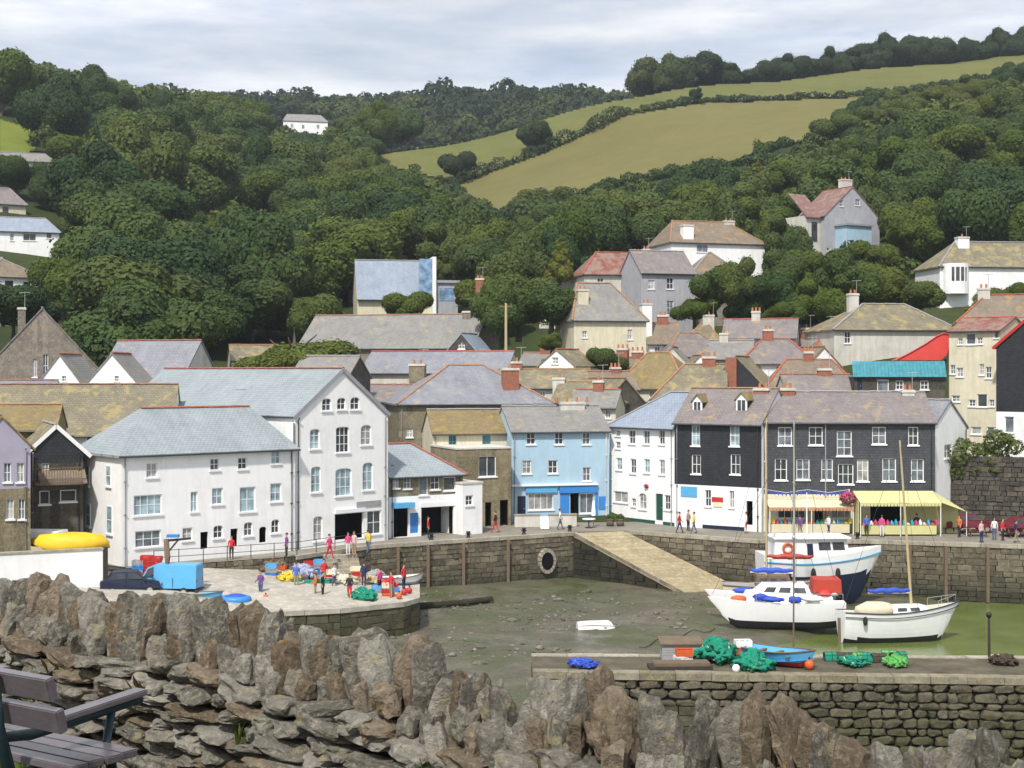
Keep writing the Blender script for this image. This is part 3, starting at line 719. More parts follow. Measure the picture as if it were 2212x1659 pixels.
        if fascia:
            fb = MB()
            for xe, e in ((x0-o, 1), (x1+o, -1)): fb.bar(Vector((xe, y0-g-.03, zl+.06)), Vector((xm, y0-g-.03, zr+.06)), .05, .26, 0, Vector((0, 1, 0)).cross(Vector((xm-xe, 0, zr-zl))).normalized())
            fb.build('bargeboard', fascia, root)
    r_ = rb.build('roof', roof, root); rt.build('ridge_tiles', ridge, r_); gb.build('gutter', 'metal_dark', r_)
    return r_
class House:
    def __init__(s, name, label, A, B, zb=2., group=None, cat='house'):
        pa = Vector((gx(*A), A[1], 0)); pb = Vector((gx(*B), B[1], 0)); s.dx = (pb-pa).normalized(); s.W = (pb-pa).length
        s.n = Vector((-s.dx.y, s.dx.x, 0)); s.pa = pa; s.zb = zb
        s.root = thing(name, label, cat, (pa.x, pa.y, 0), math.atan2(s.dx.y, s.dx.x), group)
    def uz(s, vx, vy, y=0.):
        d = Vector(((vx-CX)/F, 1, -(vy-HY)/F)); o_ = Vector((0, 0, CZ)); q = s.pa+s.n*y
        t_ = (q-Vector((0, 0, 0))).dot(s.n)/d.dot(s.n); p = o_+d*t_
        return (p-s.pa).dot(s.dx), p.z
    def z(s, vx, vy, y=0.): return s.uz(vx, vy, y)[1]
    def u(s, vx, y=0.): return s.uz(vx, 900, y)[0]
    def block(s, D_, ze, zr, kind='side', wins=(), ox=0., W_=None, oy=0., zb=None, **k):
        W_ = W_ or s.W; holes = []; info = []
        for w in wins:
            x0, y0, x1, y1, st = w[:5]
            ym = (y0+y1)/2; xm = (x0+x1)/2
            u0 = s.uz(x0, ym, oy)[0]; u1 = s.uz(x1, ym, oy)[0]; z1 = s.uz(xm, y0, oy)[1]; z0 = s.uz(xm, y1, oy)[1]
            u0 = max(u0, ox+.12); u1 = min(u1, ox+W_-.12)
            if u1-u0 < .25: continue
            ar = w[5] if len(w) > 5 else 0
            if st == 'none': continue
            holes.append((u0, u1, z0, z1, ar*(u1-u0))); info.append((u0, u1, z0, z1, st, w[6] if len(w) > 6 else None))
        if wins is not None and k.pop('skip', False): pass
        fr = k.pop('frame', 'paint_white'); sl_ = k.pop('sill', 'paint_white')
        if W_*D_ > 6: 
            c = s.pa+s.dx*(ox+W_/2)+s.n*(oy+D_/2); FOOT.append((c.x, c.y, math.hypot(W_, D_)/2))
            fc = s.pa+s.dx*(ox+W_/2)+s.n*oy; e0 = s.pa+s.dx*ox+s.n*oy; e1 = s.pa+s.dx*(ox+W_)+s.n*oy
            if fc.y > 150: SEEN.append((vproj((e0.x, e0.y, 0))[0], vproj((e1.x, e1.y, 0))[0], vproj((fc.x, fc.y, max(zter(fc.x, fc.y), ze-2.2 if fc.y < 183 else ze-6.0)))[1], fc.y))
        r_ = block(s.root, W_, D_, s.zb if zb is None else zb, ze, zr, kind, holes=holes, ox=ox, oy=oy, **k)
        if s.zb <= 3 and kind != 'flat' and D_ > 5 and wins:
            for uu in (ox+.25, ox+W_-.3):
                mb = MB(); mb.tube([(uu, oy-.08, QZ-.2), (uu, oy-.08, ze-.25), (uu, oy-.25, ze-.05)], .05, 6)
                for zz in (5.2, 7.4, 9.6): mb.box(uu-.08, uu+.08, oy-.14, oy-.003, zz, zz+.06)
                mb.build('drainpipe', random.choice(['metal_dark', 'paint_grey', 'paint_white']), s.root)
        for u0, u1, z0, z1, st, bars in info: pane_window(s.root, u0, u1, z0, z1, st, oy, fr, None if st in ('void',) or st.startswith('door') else sl_, bars)
        return r_
    def chim(s, vx, vytop, y, w=.9, d=.6, drop=2.2, **k):
        u, z1 = s.uz(vx, vytop, y)
        if random.random() < .6:
            mb = MB(); x = u+w*.4; mb.tube([(x, y, z1-.6), (x, y, z1+1.5)], .025, 5); mb.tube([(x-.5, y, z1+1.4), (x+.5, y, z1+1.45)], .018, 4)
            for q in range(6): mb.tube([(x-.45+q*.18, y-.22, z1+1.42), (x-.45+q*.18, y+.22, z1+1.42)], .012, 4)
            mb.build('aerial', 'alloy', s.root)
        chimney(s.root, u, y, z1-drop, z1, w, d, **k)
    def panel(s, name, vx0, vy0, vx1, vy1, mat, y0=-.06, y1=-.004):
        ym = (vy0+vy1)/2; u0 = s.uz(vx0, ym)[0]; u1 = s.uz(vx1, ym)[0]; z1 = s.uz((vx0+vx1)/2, vy0)[1]; z0 = s.uz((vx0+vx1)/2, vy1)[1]
        mb = MB(); mb.box(min(u0, u1), max(u0, u1), y0, y1, min(z0, z1), max(z0, z1)); return mb.build(name, mat, s.root)
    def dormer(s, vx0, vy0, vx1, vy1, yf, slope_back=2.2, roofm='slate_ochre', cheek='slate_hung_black'):
        u0, z1 = s.uz(vx0, vy0, yf); u1, z0 = s.uz(vx1, vy1, yf); um = (u0+u1)/2; zr = z1+.55
        mb = MB(); mb.face([(u0, yf, z0), (u1, yf, z0), (u1, yf, z1), (um, yf, zr), (u0, yf, z1)], 0, [(u0, z0), (u1, z0), (u1, z1), (um, zr), (u0, z1)])
        for u in (u0, u1): mb.face([(u, yf, z0), (u, yf+slope_back, z0), (u, yf+slope_back, z1), (u, yf, z1)], 1, [(0, z0), (2, z0), (2, z1), (0, z1)])
        dm = mb.build('dormer', ['white_render', cheek], s.root)
        rb = MB(); o_ = .15
        roof_plane(rb, [(u0-o_, yf+slope_back+.4, z1-.08), (u0-o_, yf-.15, z1-.08), (um, yf-.15, zr+.06), (um, yf+slope_back+.4, zr+.06)], 0, .08)
        roof_plane(rb, [(u1+o_, yf-.15, z1-.08), (u1+o_, yf+slope_back+.4, z1-.08), (um, yf+slope_back+.4, zr+.06), (um, yf-.15, zr+.06)], 0, .08)
        rb.build('dormer_roof', roofm, dm)
        m2 = MB(); a, b, c, d = u0+.12, u1-.12, z0+.12, z1-.05
        for x in (a, (a+b)/2, b): m2.box(x-.03, x+.03, yf-.05, yf-.004, c, d)
        for z_ in (c, d): m2.box(a, b, yf-.052, yf-.006, z_-.03, z_+.03)
        m2.build('window_frame', 'paint_white', dm); m3 = MB(); m3.box(a, b, yf-.03, yf-.012, c, d); m3.build('pane', 'glass_dark', dm)
def zset(A, vy): return zat(vy, A[1])

# ================= the harbour front =================
# white inn: gabled block, long low wing, tall rear range
A, B = (262, 93.2), (637, 101.6)
h = House('white_inn', 'big white harbour inn with a tall front gable and pale slate wings', A, B, 2.5, cat='inn')
W1 = [(316, 1000, 340, 1032, 'dim'), (462, 992, 474, 1014, 'dim') if 0 else (454, 990, 474, 1016, 'dim'), (514, 988, 534, 1014, 'dim'), (586, 972, 606, 1002, 'skysash'),
      (289, 1069, 350, 1113, 'sky', 0, (3, 1)), (412, 1062, 427, 1106, 'skysash'), (458, 1054, 482, 1090, 'skysash'), (518, 1052, 552, 1106, 'sky', 0, (1, 1)), (584, 1044, 608, 1084, 'skysash'),
      (292, 1146, 348, 1182, 'case', 0, (2, 1)), (394, 1140, 416, 1168, 'dim'), (433, 1149, 450, 1186, 'void'), (461, 1135, 482, 1163, 'dim', .3), (498, 1142, 514, 1180, 'void'), (527, 1128, 546, 1158, 'dim', .3), (560, 1138, 576, 1172, 'void', .3), (586, 1122, 604, 1152, 'dim', .4)]
h.block(7.6, 11.4, 14.2, 'side', W1, hl=3.1, hr=1.6, roof='slate_pale', ridge='ridge_red', hips=False)
# rear range
for y0_, z0_, z1_, w_ in ((5.2, 9.0, 10.4, .8), (1.6, 9.2, 10.6, .8), (1.4, 6.0, 7.9, .9), (5.0, 6.2, 7.8, .8), (3.4, 4.2, 5.2, .7)):
    f_ = MB(); f_.box(-.05, .04, y0_, y0_+.08, z0_, z1_); f_.box(-.05, .04, y0_+w_-.08, y0_+w_, z0_, z1_); f_.box(-.05, .04, y0_+.08, y0_+w_-.08, z0_, z0_+.08); f_.box(-.05, .04, y0_+.08, y0_+w_-.08, z1_-.08, z1_); f_.box(-.045, .04, y0_+.08, y0_+w_-.08, (z0_+z1_)/2-.03, (z0_+z1_)/2+.03)
    f_ = f_.build('window', 'paint_white', h.root); q_ = MB(); q_.box(-.03, -.02, y0_+.05, y0_+w_-.05, z0_+.05, z1_-.05); q_.build('pane', 'glass_sky', f_); q_ = MB(); q_.box(-.14, .05, y0_-.08, y0_+w_+.08, z0_-.1, z0_+.01); q_.build('sill', 'paint_white', f_)
# front gable as its own axis under the same root
A2, B2 = (637, 102.0), (838, 107.8)
g2 = House('white_inn', 'x', A2, B2); root2 = g2.root; g2.root = h.root
zc = lambda x: x
W2 = [(1008/4+555-45, 0, 0, 0, 'none')]
def Z2(zx0, zy0, zx1, zy1, st, ar=0, bars=None): return (387.1+zx0/4, 774.2+zy0/4, 387.1+zx1/4, 774.2+zy1/4, st, ar, bars)
W2 = [Z2(1235, 345, 1315, 455, 'dim', .35), Z2(1365, 340, 1440, 445, 'dim', .35), Z2(1480, 335, 1560, 445, 'dim', .35),
      Z2(1130, 610, 1215, 785, 'skysash', .25, (1, 2)), Z2(1355, 590, 1470, 815, 'case', .15, (2, 2)), Z2(1570, 575, 1660, 750, 'dim', .3, (1, 2)),
      Z2(1140, 935, 1225, 1160, 'skysash', .25, (1, 2)), Z2(1350, 950, 1490, 1190, 'skysash', .15, (2, 2)), Z2(1585, 900, 1675, 1140, 'skysash', .3, (1, 2)),
      Z2(1160, 1365, 1240, 1580, 'dim', .25, (1, 2)), Z2(1345, 1340, 1590, 1560, 'void'), Z2(1625, 1315, 1745, 1520, 'case', 0, (1, 1))]
# local frame of the gable relative to the inn root
ang = math.atan2(g2.dx.y, g2.dx.x)-math.atan2(h.dx.y, h.dx.x)
class Sub: pass
piv = link('gable_block', None, h.root); rel = g2.pa-h.pa
piv.location = (rel.dot(h.dx), rel.dot(h.n), 0); piv.rotation_euler = (0, 0, ang)
g2.root = piv
g2.zb = 2.5
g2.block(26.5, 13.6, 17.0, 'front', W2, roof='slate_pale', ridge='ridge_red', fascia='lead', o=.12)
bpy.data.objects.remove(root2)
g2.panel('sign_board', 770, 1082, 822, 1094, 'paint_grey'); g2.panel('sign_board', 722, 1099, 787, 1107, 'paint_white', -.2)
mb = MB(); mb.tube([(-.12, -.05, 3.6), (-.12, -.05, 13.2)], .06, 6); mb.build('drainpipe', 'timber', piv)
# re-parent the gable's parts straight to the inn
bpy.context.view_layer.update()
for c in list(piv.children):
    mw = piv.matrix_basis @ c.matrix_basis; c.parent = h.root; c.matrix_basis = mw
bpy.data.objects.remove(piv)

# low store with slate hipped roof and garage doors
h = House('harbour_store', 'low store with pale slate roof, red ridge tiles and dark garage doors', (840, 109), (1000, 112.4), 2.5, cat='store')
h.block(6, h.z(900, 1027), h.z(870, 962, 3), 'side', [(848, 1030, 862, 1055, 'dim'), (874, 1032, 886, 1060, 'door_b') if 0 else (872, 1030, 888, 1056, 'dim'), (905, 1030, 925, 1070, 'case'), (930, 1028, 950, 1058, 'dim'), (958, 1030, 985, 1060, 'case'),
        (850, 1092, 882, 1160, 'void'), (886, 1108, 904, 1152, 'door_b'), (910, 1095, 980, 1158, 'void')], hr=3.2, wall='white_render', band=(h.z(920, 1070), '', 'wall_stone'), roof='slate_pale', ridge='ridge_red')
h.panel('awning', 846, 1085, 888, 1096, 'paint_sky', -.7, -.01); h.panel('sign_board', 908, 1084, 985, 1094, 'paint_white')
h = House('white_kiosk', 'small white flat-roofed building with a dark doorway beside the stone cottage', (1000, 111.2), (1042, 112.4), 2.5, cat='kiosk')
h.block(4, h.z(1020, 1045), 0, 'flat', [(1006, 1070, 1022, 1092, 'dim')], roof='pale_render')
# stone cottage
h = House('stone_cottage', 'flat-topped brown stone cottage with one window beside the pale blue shop', (985, 116), (1104, 118), 2.5, cat='cottage')
h.block(6, h.z(1040, 970), 0, 'flat', [(1034, 985, 1072, 1030, 'case'), (1048, 1085, 1062, 1140, 'void'), (1080, 1080, 1098, 1140, 'void')], wall='brown_stone', roof='pale_render')
# cream cottage with ochre roof
h = House('ochre_roofed_cottage', 'cream cottage with turquoise windows under an ochre lichened roof', (935, 121), (1110, 122.5), 3, cat='cottage')
h.block(6, h.z(1020, 936), h.z(1020, 888, 3), 'side', [(969, 940, 986, 968, 'sash'), (1042, 940, 1060, 970, 'sash')], wall='cream_render', roof='slate_ochre', frame='paint_teal', sill='paint_teal')
# big stone warehouse with blue slate hip
h = House('stone_warehouse', 'tall olive stone warehouse under a blue slate hipped roof', (862, 128), (1192, 131), 3, cat='warehouse')
h.block(11, h.z(1000, 872), h.z(1000, 792, 5), 'side', [(948, 895, 968, 930, 'sky'), (878, 925, 892, 945, 'dim'), (1150, 860, 1186, 885, 'none')], hl=5.5, hr=5.5, wall='wall_stone', roof='slate_blue', ridge='ridge_orange')
h.chim(1102, 795, 2.2, 1.5, 1.0, 4.0, pots=1)
# pale blue shop
h = House('pale_blue_shop', 'pale blue three-storey shop with a bright blue shopfront', (1105, 120.5), (1316, 122.5), 2.5, cat='shop')
def Z4(a, b, c, d, st, ar=0, bars=None): return (1050.7+a/4, 774.2+b/4, 1050.7+c/4, 774.2+d/4, st, ar, bars)
h.block(7, h.z(1200, 932), h.z(1200, 880, 3.5), 'side', [Z4(345, 640, 425, 745, 'sash'), Z4(590, 640, 665, 745, 'sash'), Z4(828, 640, 898, 745, 'sash'), Z4(308, 882, 388, 998, 'sash'), Z4(533, 880, 616, 995, 'sash'), Z4(832, 940, 902, 1060, 'sash'),
        Z4(268, 1190, 340, 1400, 'door_d'), Z4(362, 1165, 580, 1310, 'shop', 0, (3, 0)), Z4(725, 1165, 800, 1380, 'void'), Z4(806, 1165, 930, 1340, 'shop', 0, (1, 0))], wall='blue_render', roof='slate_grey')
h.panel('fascia', 1135, 1052, 1203, 1064, 'paint_sky', -.16); h.panel('fascia', 1208, 1050, 1290, 1064, 'paint_blue', -.2)
h.panel('shop_panel', 1210, 1065, 1229, 1118, 'paint_blue'); h.panel('shop_panel', 1286, 1066, 1291, 1118, 'paint_blue'); h.panel('poster', 1293, 1072, 1308, 1100, 'paint_blue')
h.panel('cornice', 1104, 1045, 1290, 1049, 'paint_white', -.3); h.panel('cornice', 1106, 930, 1314, 933.5, 'paint_blue', -.1)
h.chim(1235, 868, 3.2, 2.2, .7, 2.6, mat='pale_render', pots=4)
# white narrow house with green plinth
h = House('white_terrace_house', 'white narrow terrace house with small windows and a dark green door', (1317, 123.5), (1457, 117.6), 2.5)
h.block(7, h.z(1390, 922), h.z(1400, 850, 3.5), 'side', [Z4(1117, 620, 1158, 670, 'dim'), Z4(1117, 720, 1158, 780, 'dim'), Z4(1230, 620, 1285, 740, 'sash'), Z4(1355, 622, 1410, 742, 'sash'), Z4(1490, 620, 1540, 745, 'sash'),
        Z4(1122, 860, 1172, 965, 'skysash'), Z4(1243, 868, 1293, 995, 'sash'), Z4(1362, 870, 1412, 990, 'skysash'), Z4(1493, 875, 1542, 1005, 'sash'),
        Z4(1100, 1150, 1222, 1245, 'case'), Z4(1256, 1210, 1290, 1280, 'dim'), Z4(1318, 1165, 1382, 1305, 'sash', .4), Z4(1462, 1170, 1524, 1400, 'door'), Z4(1538, 1180, 1588, 1310, 'sash')], hl=4, wall='white_render', roof='slate_sky')
h.panel('plinth', 1318, 1119, 1415, 1126, 'paint_green'); h.panel('plinth', 1433, 1128, 1457, 1137, 'paint_green')
# black slate-hung shop with dormers
def Z5(a, b, c, d, st, ar=0, bars=None): return (1437.8+a/5, 774.2+b/5, 1437.8+c/5, 774.2+d/5, st, ar, bars)
h = House('black_slate_hung_shop', 'black slate-hung shop with two roof dormers and a white ground floor', (1457, 117.4), (1645, 113.2), 2.5, cat='shop')
h.block(7, h.z(1550, 914), h.z(1550, 850, 3.5)+.3, 'side', [Z5(278, 722, 370, 945, 'skysash'), Z5(692, 722, 796, 950, 'skysash'), Z5(280, 1040, 380, 1250, 'sash'), Z5(700, 1035, 806, 1255, 'sash'),
        Z5(425, 1420, 492, 1600, 'dim'), Z5(688, 1430, 742, 1615, 'dim'), Z5(872, 1540, 940, 1800, 'void')], wall='white_render', band=(h.z(1550, 1050), '', 'slate_hung_black'), roof='slate_purple', ridge='ridge_orange', frame='paint_white')
h.panel('sign_board', 1471, 1051, 1506, 1073, 'paint_sky'); h.panel('menu_sign', 1538, 1074, 1562, 1084, 'paint_red'); h.panel('menu_sign', 1541, 1085, 1560, 1095, 'paint_cream')
h.panel('plinth', 1518, 1136, 1608, 1146, 'paint_navy')
h.dormer(1496, 866, 1517, 894, 1.2, 2.4); h.dormer(1590, 862, 1614, 898, 1.2, 2.4)
h.chim(1648, 838, 3.4, 1.3, .9, 2.4, pots=2)
# long dark slate-hung terrace
h = House('grey_slate_hung_terrace', 'long dark grey slate-hung terrace with white framed sash windows', (1646, 113.6), (2020, 113.0), 2.5, cat='terrace')
hw = [Z5(1215, 742, 1366, 942, 'sash'), Z5(1548, 742, 1698, 938, 'sash'), Z5(1850, 785, 2012, 1055, 'sash', 0, (1, 2)), Z5(1180, 1082, 1312, 1318, 'sash'), Z5(1412, 1086, 1556, 1312, 'sash'), Z5(1682, 1086, 1808, 1318, 'sash'), Z5(1862, 1140, 2030, 1362, 'case', 0, (2, 1)), Z5(2068, 1092, 2192, 1330, 'sash'),
      (1884, 922, 1914, 960, 'sash'), (1962, 922, 1984, 962, 'sash'), (1906, 990, 1936, 1040, 'sash'), (1968, 992, 1996, 1040, 'sash'),
      (1680, 1086, 1740, 1120, 'shop', 0, (3, 0)), (1760, 1084, 1778, 1140, 'void'), (1795, 1086, 1840, 1120, 'shop', 0, (2, 0)), (1880, 1084, 1960, 1140, 'void'), (1985, 1086, 2008, 1140, 'void')]
h.block(7.5, h.z(1800, 912), h.z(1800, 850, 3.7), 'side', hw, wall='paint_cream', band=(h.z(1800, 1068), 'all', 'slate_hung_grey'), roof='slate_purple', ridge='ridge_grey')
for vx in (1655, 1783): mb = MB(); u = h.u(vx); mb.tube([(u, -.08, 3.5), (u, -.08, h.z(vx, 915))], .05, 6); mb.build('drainpipe', 'paint_grey', h.root)
h.chim(1700, 838, 3.6, 1.2, .8, 2.4, pots=2); h.chim(1960, 842, 3.6, 1.0, .8, 2.2, pots=2, mat='pale_render')
# white gable to its right
h = House('white_gabled_house', 'narrow white gabled house wedged beside the dark slate-hung terrace', (2014, 114.5), (2088, 120), 2.5)
h.block(8, h.z(2050, 925), h.z(2046, 868), 'front', [(2040, 960, 2056, 990, 'dim')], roof='slate_blue')

# ================= right-hand hillside rows =================
h = House('cream_tower_house', 'tall cream four-storey house with bay windows in painted surrounds', (2050, 131), (2160, 128), 4)
def Z6(a, b, c, d, st, ar=0, bars=None): return (1769.6+a/5, 608.3+b/5, 1769.6+c/5, 608.3+d/5, st, ar, bars)
h.block(8, h.z(2100, 716), h.z(2100, 690, 4), 'side', [Z6(1500, 610, 1550, 680, 'dim'), Z6(1585, 555, 1690, 680, 'case'), Z6(1705, 600, 1765, 675, 'dim'), Z6(1890, 530, 1985, 610, 'case'), Z6(1415, 900, 1470, 1000, 'dim'), Z6(1482, 930, 1556, 1030, 'sash'), Z6(1730, 890, 1780, 1010, 'dim'), Z6(1798, 920, 1862, 1045, 'sash'),
        Z6(1430, 1230, 1520, 1300, 'dim'), Z6(1615, 1275, 1690, 1350, 'dim'), Z6(1705, 1215, 1815, 1355, 'case'), Z6(1838, 1275, 1890, 1350, 'dim'), Z6(1640, 1570, 1750, 1650, 'case'), Z6(1810, 1570, 1890, 1650, 'case')], wall='cream_render', roof='tile_red', ridge='ridge_red')
h = House('black_gabled_house', 'black weatherboarded gabled house with red roof edge beside the cream house', (2152, 126), (2290, 122), 4)
h.block(8, h.z(2200, 748), h.z(2210, 690), 'front', [(2170, 900, 2190, 935, 'case')], wall='white_render', band=(h.z(2200, 890), '', 'slate_hung_black'), roof='tile_red', fascia='paint_red')
h = House('turquoise_banded_house', 'grey stone house with a turquoise roof band and small windows', (1846, 131), (2042, 130), 4)
h.block(6, h.z(1940, 815), 0, 'flat', [(1852, 818, 1862, 848, 'door_d'), (1935, 822, 1952, 842, 'sash'), (1988, 822, 2006, 842, 'sash'), (1895, 820, 1920, 846, 'case')], wall='dark_stone', roof='paint_grey', zb=4)
mb = MB(); u0, u1 = h.u(1842), h.u(2044); z0, z1 = h.z(1940, 814), h.z(1940, 780)
n = 26
for k in range(n):
    a, b = u0+(u1-u0)*k/n+.01, u0+(u1-u0)*(k+1)/n-.01; mb.face([(a, -.35, z0), (b, -.35, z0), (b, .7, z1), (a, .7, z1)]); mb.box(a-.02, a+.03, -.37, .7, z0-.03, z0+.02)
plain('roof_teal', (.025, .22, .28), .55, .35, 2.5, .4, 6); mb.build('roof_band', 'roof_teal', h.root)
# red canopy
h0 = h; u0, z0 = h.uz(1935, 778, 2.5); u1, z1 = h.uz(2054, 720, 2.5); u2, z2 = h.uz(2030, 780, 2.5)
ca = thing('red_canopy', 'bright red rounded canopy raised above the turquoise roof band', 'canopy', (h.root.location.x, h.root.location.y, 0), h.root.rotation_euler.z)
mb = MB(); top = []; n = 18
prof = [(0, 0), (.28, .30), (.55, .62), (.75, .90), (.86, 1.0), (.95, .97), (1.0, .8), (.99, .5), (.93, .2), (.82, 0)]
Wc, Hc = u1-u0, z1-z0
fr_ = [(u0+Wc*x, 2.5, z0+Hc*y) for x, y in prof]; bk_ = [(u0+Wc*x, 5.5, z0+Hc*y*.8) for x, y in prof]
mb.face(fr_); mb.face(bk_[::-1])
for k in range(len(prof)): k2 = (k+1) % len(prof); mb.face([fr_[k], bk_[k], bk_[k2], fr_[k2]])
plain('canvas_red', (.62, .06, .05), .7, .12, 1.2, .3, 4); mb.build('canvas', 'canvas_red', ca)
mb = MB(); mb.tube([Vector(p)+Vector((0, -.04, 0)) for p in fr_[:9]], .07, 6); mb.build('frame', 'paint_red', ca)
mb = MB(); mb.box(u0+Wc*.6, u0+Wc*.64, 3.0, 3.1, z0-2, z0+.1); mb.box(u0+Wc*.9, u0+Wc*.94, 3.0, 3.1, z0-2, z0+.1); mb.build('post', 'metal_dark', ca)

h = House('hip_roofed_bungalow', 'long pale house with a lichened hipped roof above the red canopy', (1802, 150), (2068, 152), 8)
h.block(9, h.z(1930, 712), h.z(1930, 660, 4.5), 'side', [(1824, 716, 1838, 742, 'sash'), (1900, 722, 1920, 745, 'none')], hl=5, hr=4, wall='pale_render', roof='slate_olive')
h.chim(1842, 634, 4.5, 1.1, .8, 3.0, mat='pale_render')
h = House('red_tiled_cottage', 'cottage with red tiled roof under the white house at the hillside foot', (2070, 146), (2250, 144), 8)
h.block(7, h.z(2150, 695), h.z(2150, 640, 3.5), 'side', [(2120, 700, 2134, 720, 'sash')], hl=3, wall='pale_render', roof='slate_brown', ridge='ridge_red'); h.chim(2125, 622, 3.4, 1.2, .9, 2.5, mat='pale_render')
h = House('grey_slate_cottage', 'cottage with a grey slate roof edged in red ridge tiles', (2085, 139), (2260, 137), 6)
h.block(7, h.z(2150, 730), h.z(2150, 690, 3.5), 'side', (), wall='pale_render', roof='slate_grey', ridge='ridge_red')
h = House('white_bay_house', 'white house with a bow window under an ochre roof among trees', (2030, 190), (2260, 192), 15)
h.block(8, h.z(2120, 575), h.z(2120, 525, 4), 'side', [(2064, 572, 2080, 596, 'case'), (2120, 580, 2134, 600, 'none')], hl=4, wall='white_render', roof='slate_olive')
mb = MB(); u0, u1 = h.u(2036), h.u(2090); pts = []
n = 8
for k in range(n+1): a_ = math.pi*k/n; pts.append(((u0+u1)/2-math.cos(a_)*(u1-u0)/2, -math.sin(a_)*1.6))
zt, zb_ = h.z(2060, 570), h.z(2060, 635)
for (xa, ya), (xb, yb) in zip(pts, pts[1:]): mb.face([(xa, ya, zb_), (xb, yb, zb_), (xb, yb, zt), (xa, ya, zt)])
mb.face([(x, y, zt) for x, y in pts]); mb.build('bow_front', 'white_render', h.root)
mb = MB()
for k in (2, 3, 4, 5):
    (xa, ya), (xb, yb) = pts[k], pts[k+1]; mb.face([(xa+.1, ya-.03, zb_+1.7), (xb-.1, yb-.03, zb_+1.7), (xb-.1, yb-.03, zt-.5), (xa+.1, ya-.03, zt-.5)])
mb.build('bow_window', 'glass_dark', h.root)
h.chim(2078, 512, 3.5, 1.6, 1.2, 3.0, mat='white_render', pots=1)
h = House('white_gable_villa', 'lone grey-white gabled villa with a red tiled side roof high in the woods', (1782, 228), (1900, 234), 25, cat='villa')
h.block(7, h.z(1840, 470), h.z(1846, 405), 'front', [(1805, 488-50, 1812, 446, 'none'), (1814, 432, 1822, 446, 'dim'), (1848, 430, 1858, 444, 'dim'), (1790, 500, 1800, 560, 'none')], wall='grey_render', roof='tile_pink', ridge='ridge_red')
h.chim(1826, 388, 3, 2.0, 1.2, 4, pots=3, mat='pale_render')
mb = MB(); u0, u1 = h.u(1805), h.u(1858); mb.box(u0, u1, -2.6, .1, h.z(1830, 545), h.z(1830, 490)); mb.build('porch', 'blue_render', h.root)
mb = MB(); mb.box(u0-.3, u1+.3, -2.9, .1, h.z(1830, 491), h.z(1830, 487)); mb.build('porch_roof', 'lead', h.root)
mb = MB(); mb.box(h.u(1750), h.u(1782)-.02, 1, 9, 25, h.z(1765, 465)); o_ = mb.build('side_wing', 'pale_render', h.root)
rb = MB(); roof_plane(rb, [(h.u(1748), .6, h.z(1765, 468)), (h.u(1784), .6, h.z(1765, 468)), (h.u(1784), 5, h.z(1765, 412)), (h.u(1748), 5, h.z(1765, 412))], 0); rb.build('side_roof', 'tile_pink', h.root)
mb = MB(); mb.box(h.u(1762), h.u(1774), .92, .99, h.z(1765, 520), h.z(1765, 478)); mb.build('window', 'glass_dark', h.root)
mb = MB(); mb.box(h.u(1750), h.u(1880), -4.5, -3.8, 25, h.z(1800, 545)); mb.build('terrace_wall', 'pale_render', h.root)
h = House('white_hillside_house', 'large white hillside house with a brown hipped roof and tall side chimney', (1450, 200), (1652, 204), 16)
h.block(9, h.z(1560, 525), h.z(1560, 482, 4.5), 'side', [(1505, 508+20, 1530, 545, 'dim'), (1560, 535, 1585, 560, 'none')], hl=2, hr=4, wall='white_render', roof='slate_brown', ridge='ridge_orange')
h.chim(1484, 486, 1, 1.6, 1.2, 7, mat='white_render', pots=1); h.chim(1573, 477, 4.4, 1.6, 1.0, 2.5, mat='pale_render')
h = House('brown_hipped_cottage', 'cottage with a steep brown pyramid roof below the large white hillside house', (1492, 185), (1606, 186), 14)
h.block(7, h.z(1550, 595), h.z(1550, 548, 3.5), 'side', [(1560, 612, 1578, 632, 'dim')], hl=3.4, hr=3.4, wall='church_stone', roof='slate_brown')
h = House('red_roofed_house', 'stone house with a long dark red tiled roof among hillside roofs', (1262, 182), (1420, 184), 14)
h.block(7, h.z(1340, 592), h.z(1340, 548, 3.5), 'side', [(1290, 600, 1304, 618, 'dim')], hl=2.5, wall='pale_render', roof='tile_red', ridge='ridge_red'); h.chim(1395, 538, 3.4, 1.0, .8, 2, mat='cream_render')
h = House('grey_gabled_house', 'tall grey gabled house with narrow windows behind the cream house', (1385, 176), (1502, 178), 12)
h.block(8, h.z(1440, 590), h.z(1440, 545, 4), 'side', [(1440, 600, 1455, 625, 'sash'), (1440, 650, 1455, 680, 'sash'), (1400, 605, 1414, 625, 'sash')], wall='grey_render', roof='slate_purple'); h.chim(1375, 545, 4, 1.2, .8, 2.5, mat='pale_render')
h = House('cream_hillside_house', 'square cream house with brown roof standing above the town roofs', (1240, 158), (1396, 160), 8)
h.block(8, h.z(1320, 690), h.z(1320, 615, 4), 'side', [(1258, 715, 1268, 730, 'dim'), (1380-80, 735, 1330, 790, 'none'), (1356, 712, 1366, 734, 'sash'), (1325, 735, 1355, 770, 'none')], hl=1.5, hr=3, wall='cream_render', roof='slate_grey', ridge='ridge_orange')
h.chim(1258, 625, 2, 1.2, .9, 4, mat='cream_render'); h.chim(1395, 655, 5, 1.2, 1, 4, mat='white_render')
h = House('sheltered_flat_house', 'low house with a flat blue-grey roof at the wood edge', (1165, 190), (1262, 188), 14)
h.block(6, h.z(1210, 600), 0, 'flat', [(1180, 606, 1195, 618, 'dim')], wall='pale_render', roof='lead', zb=14)
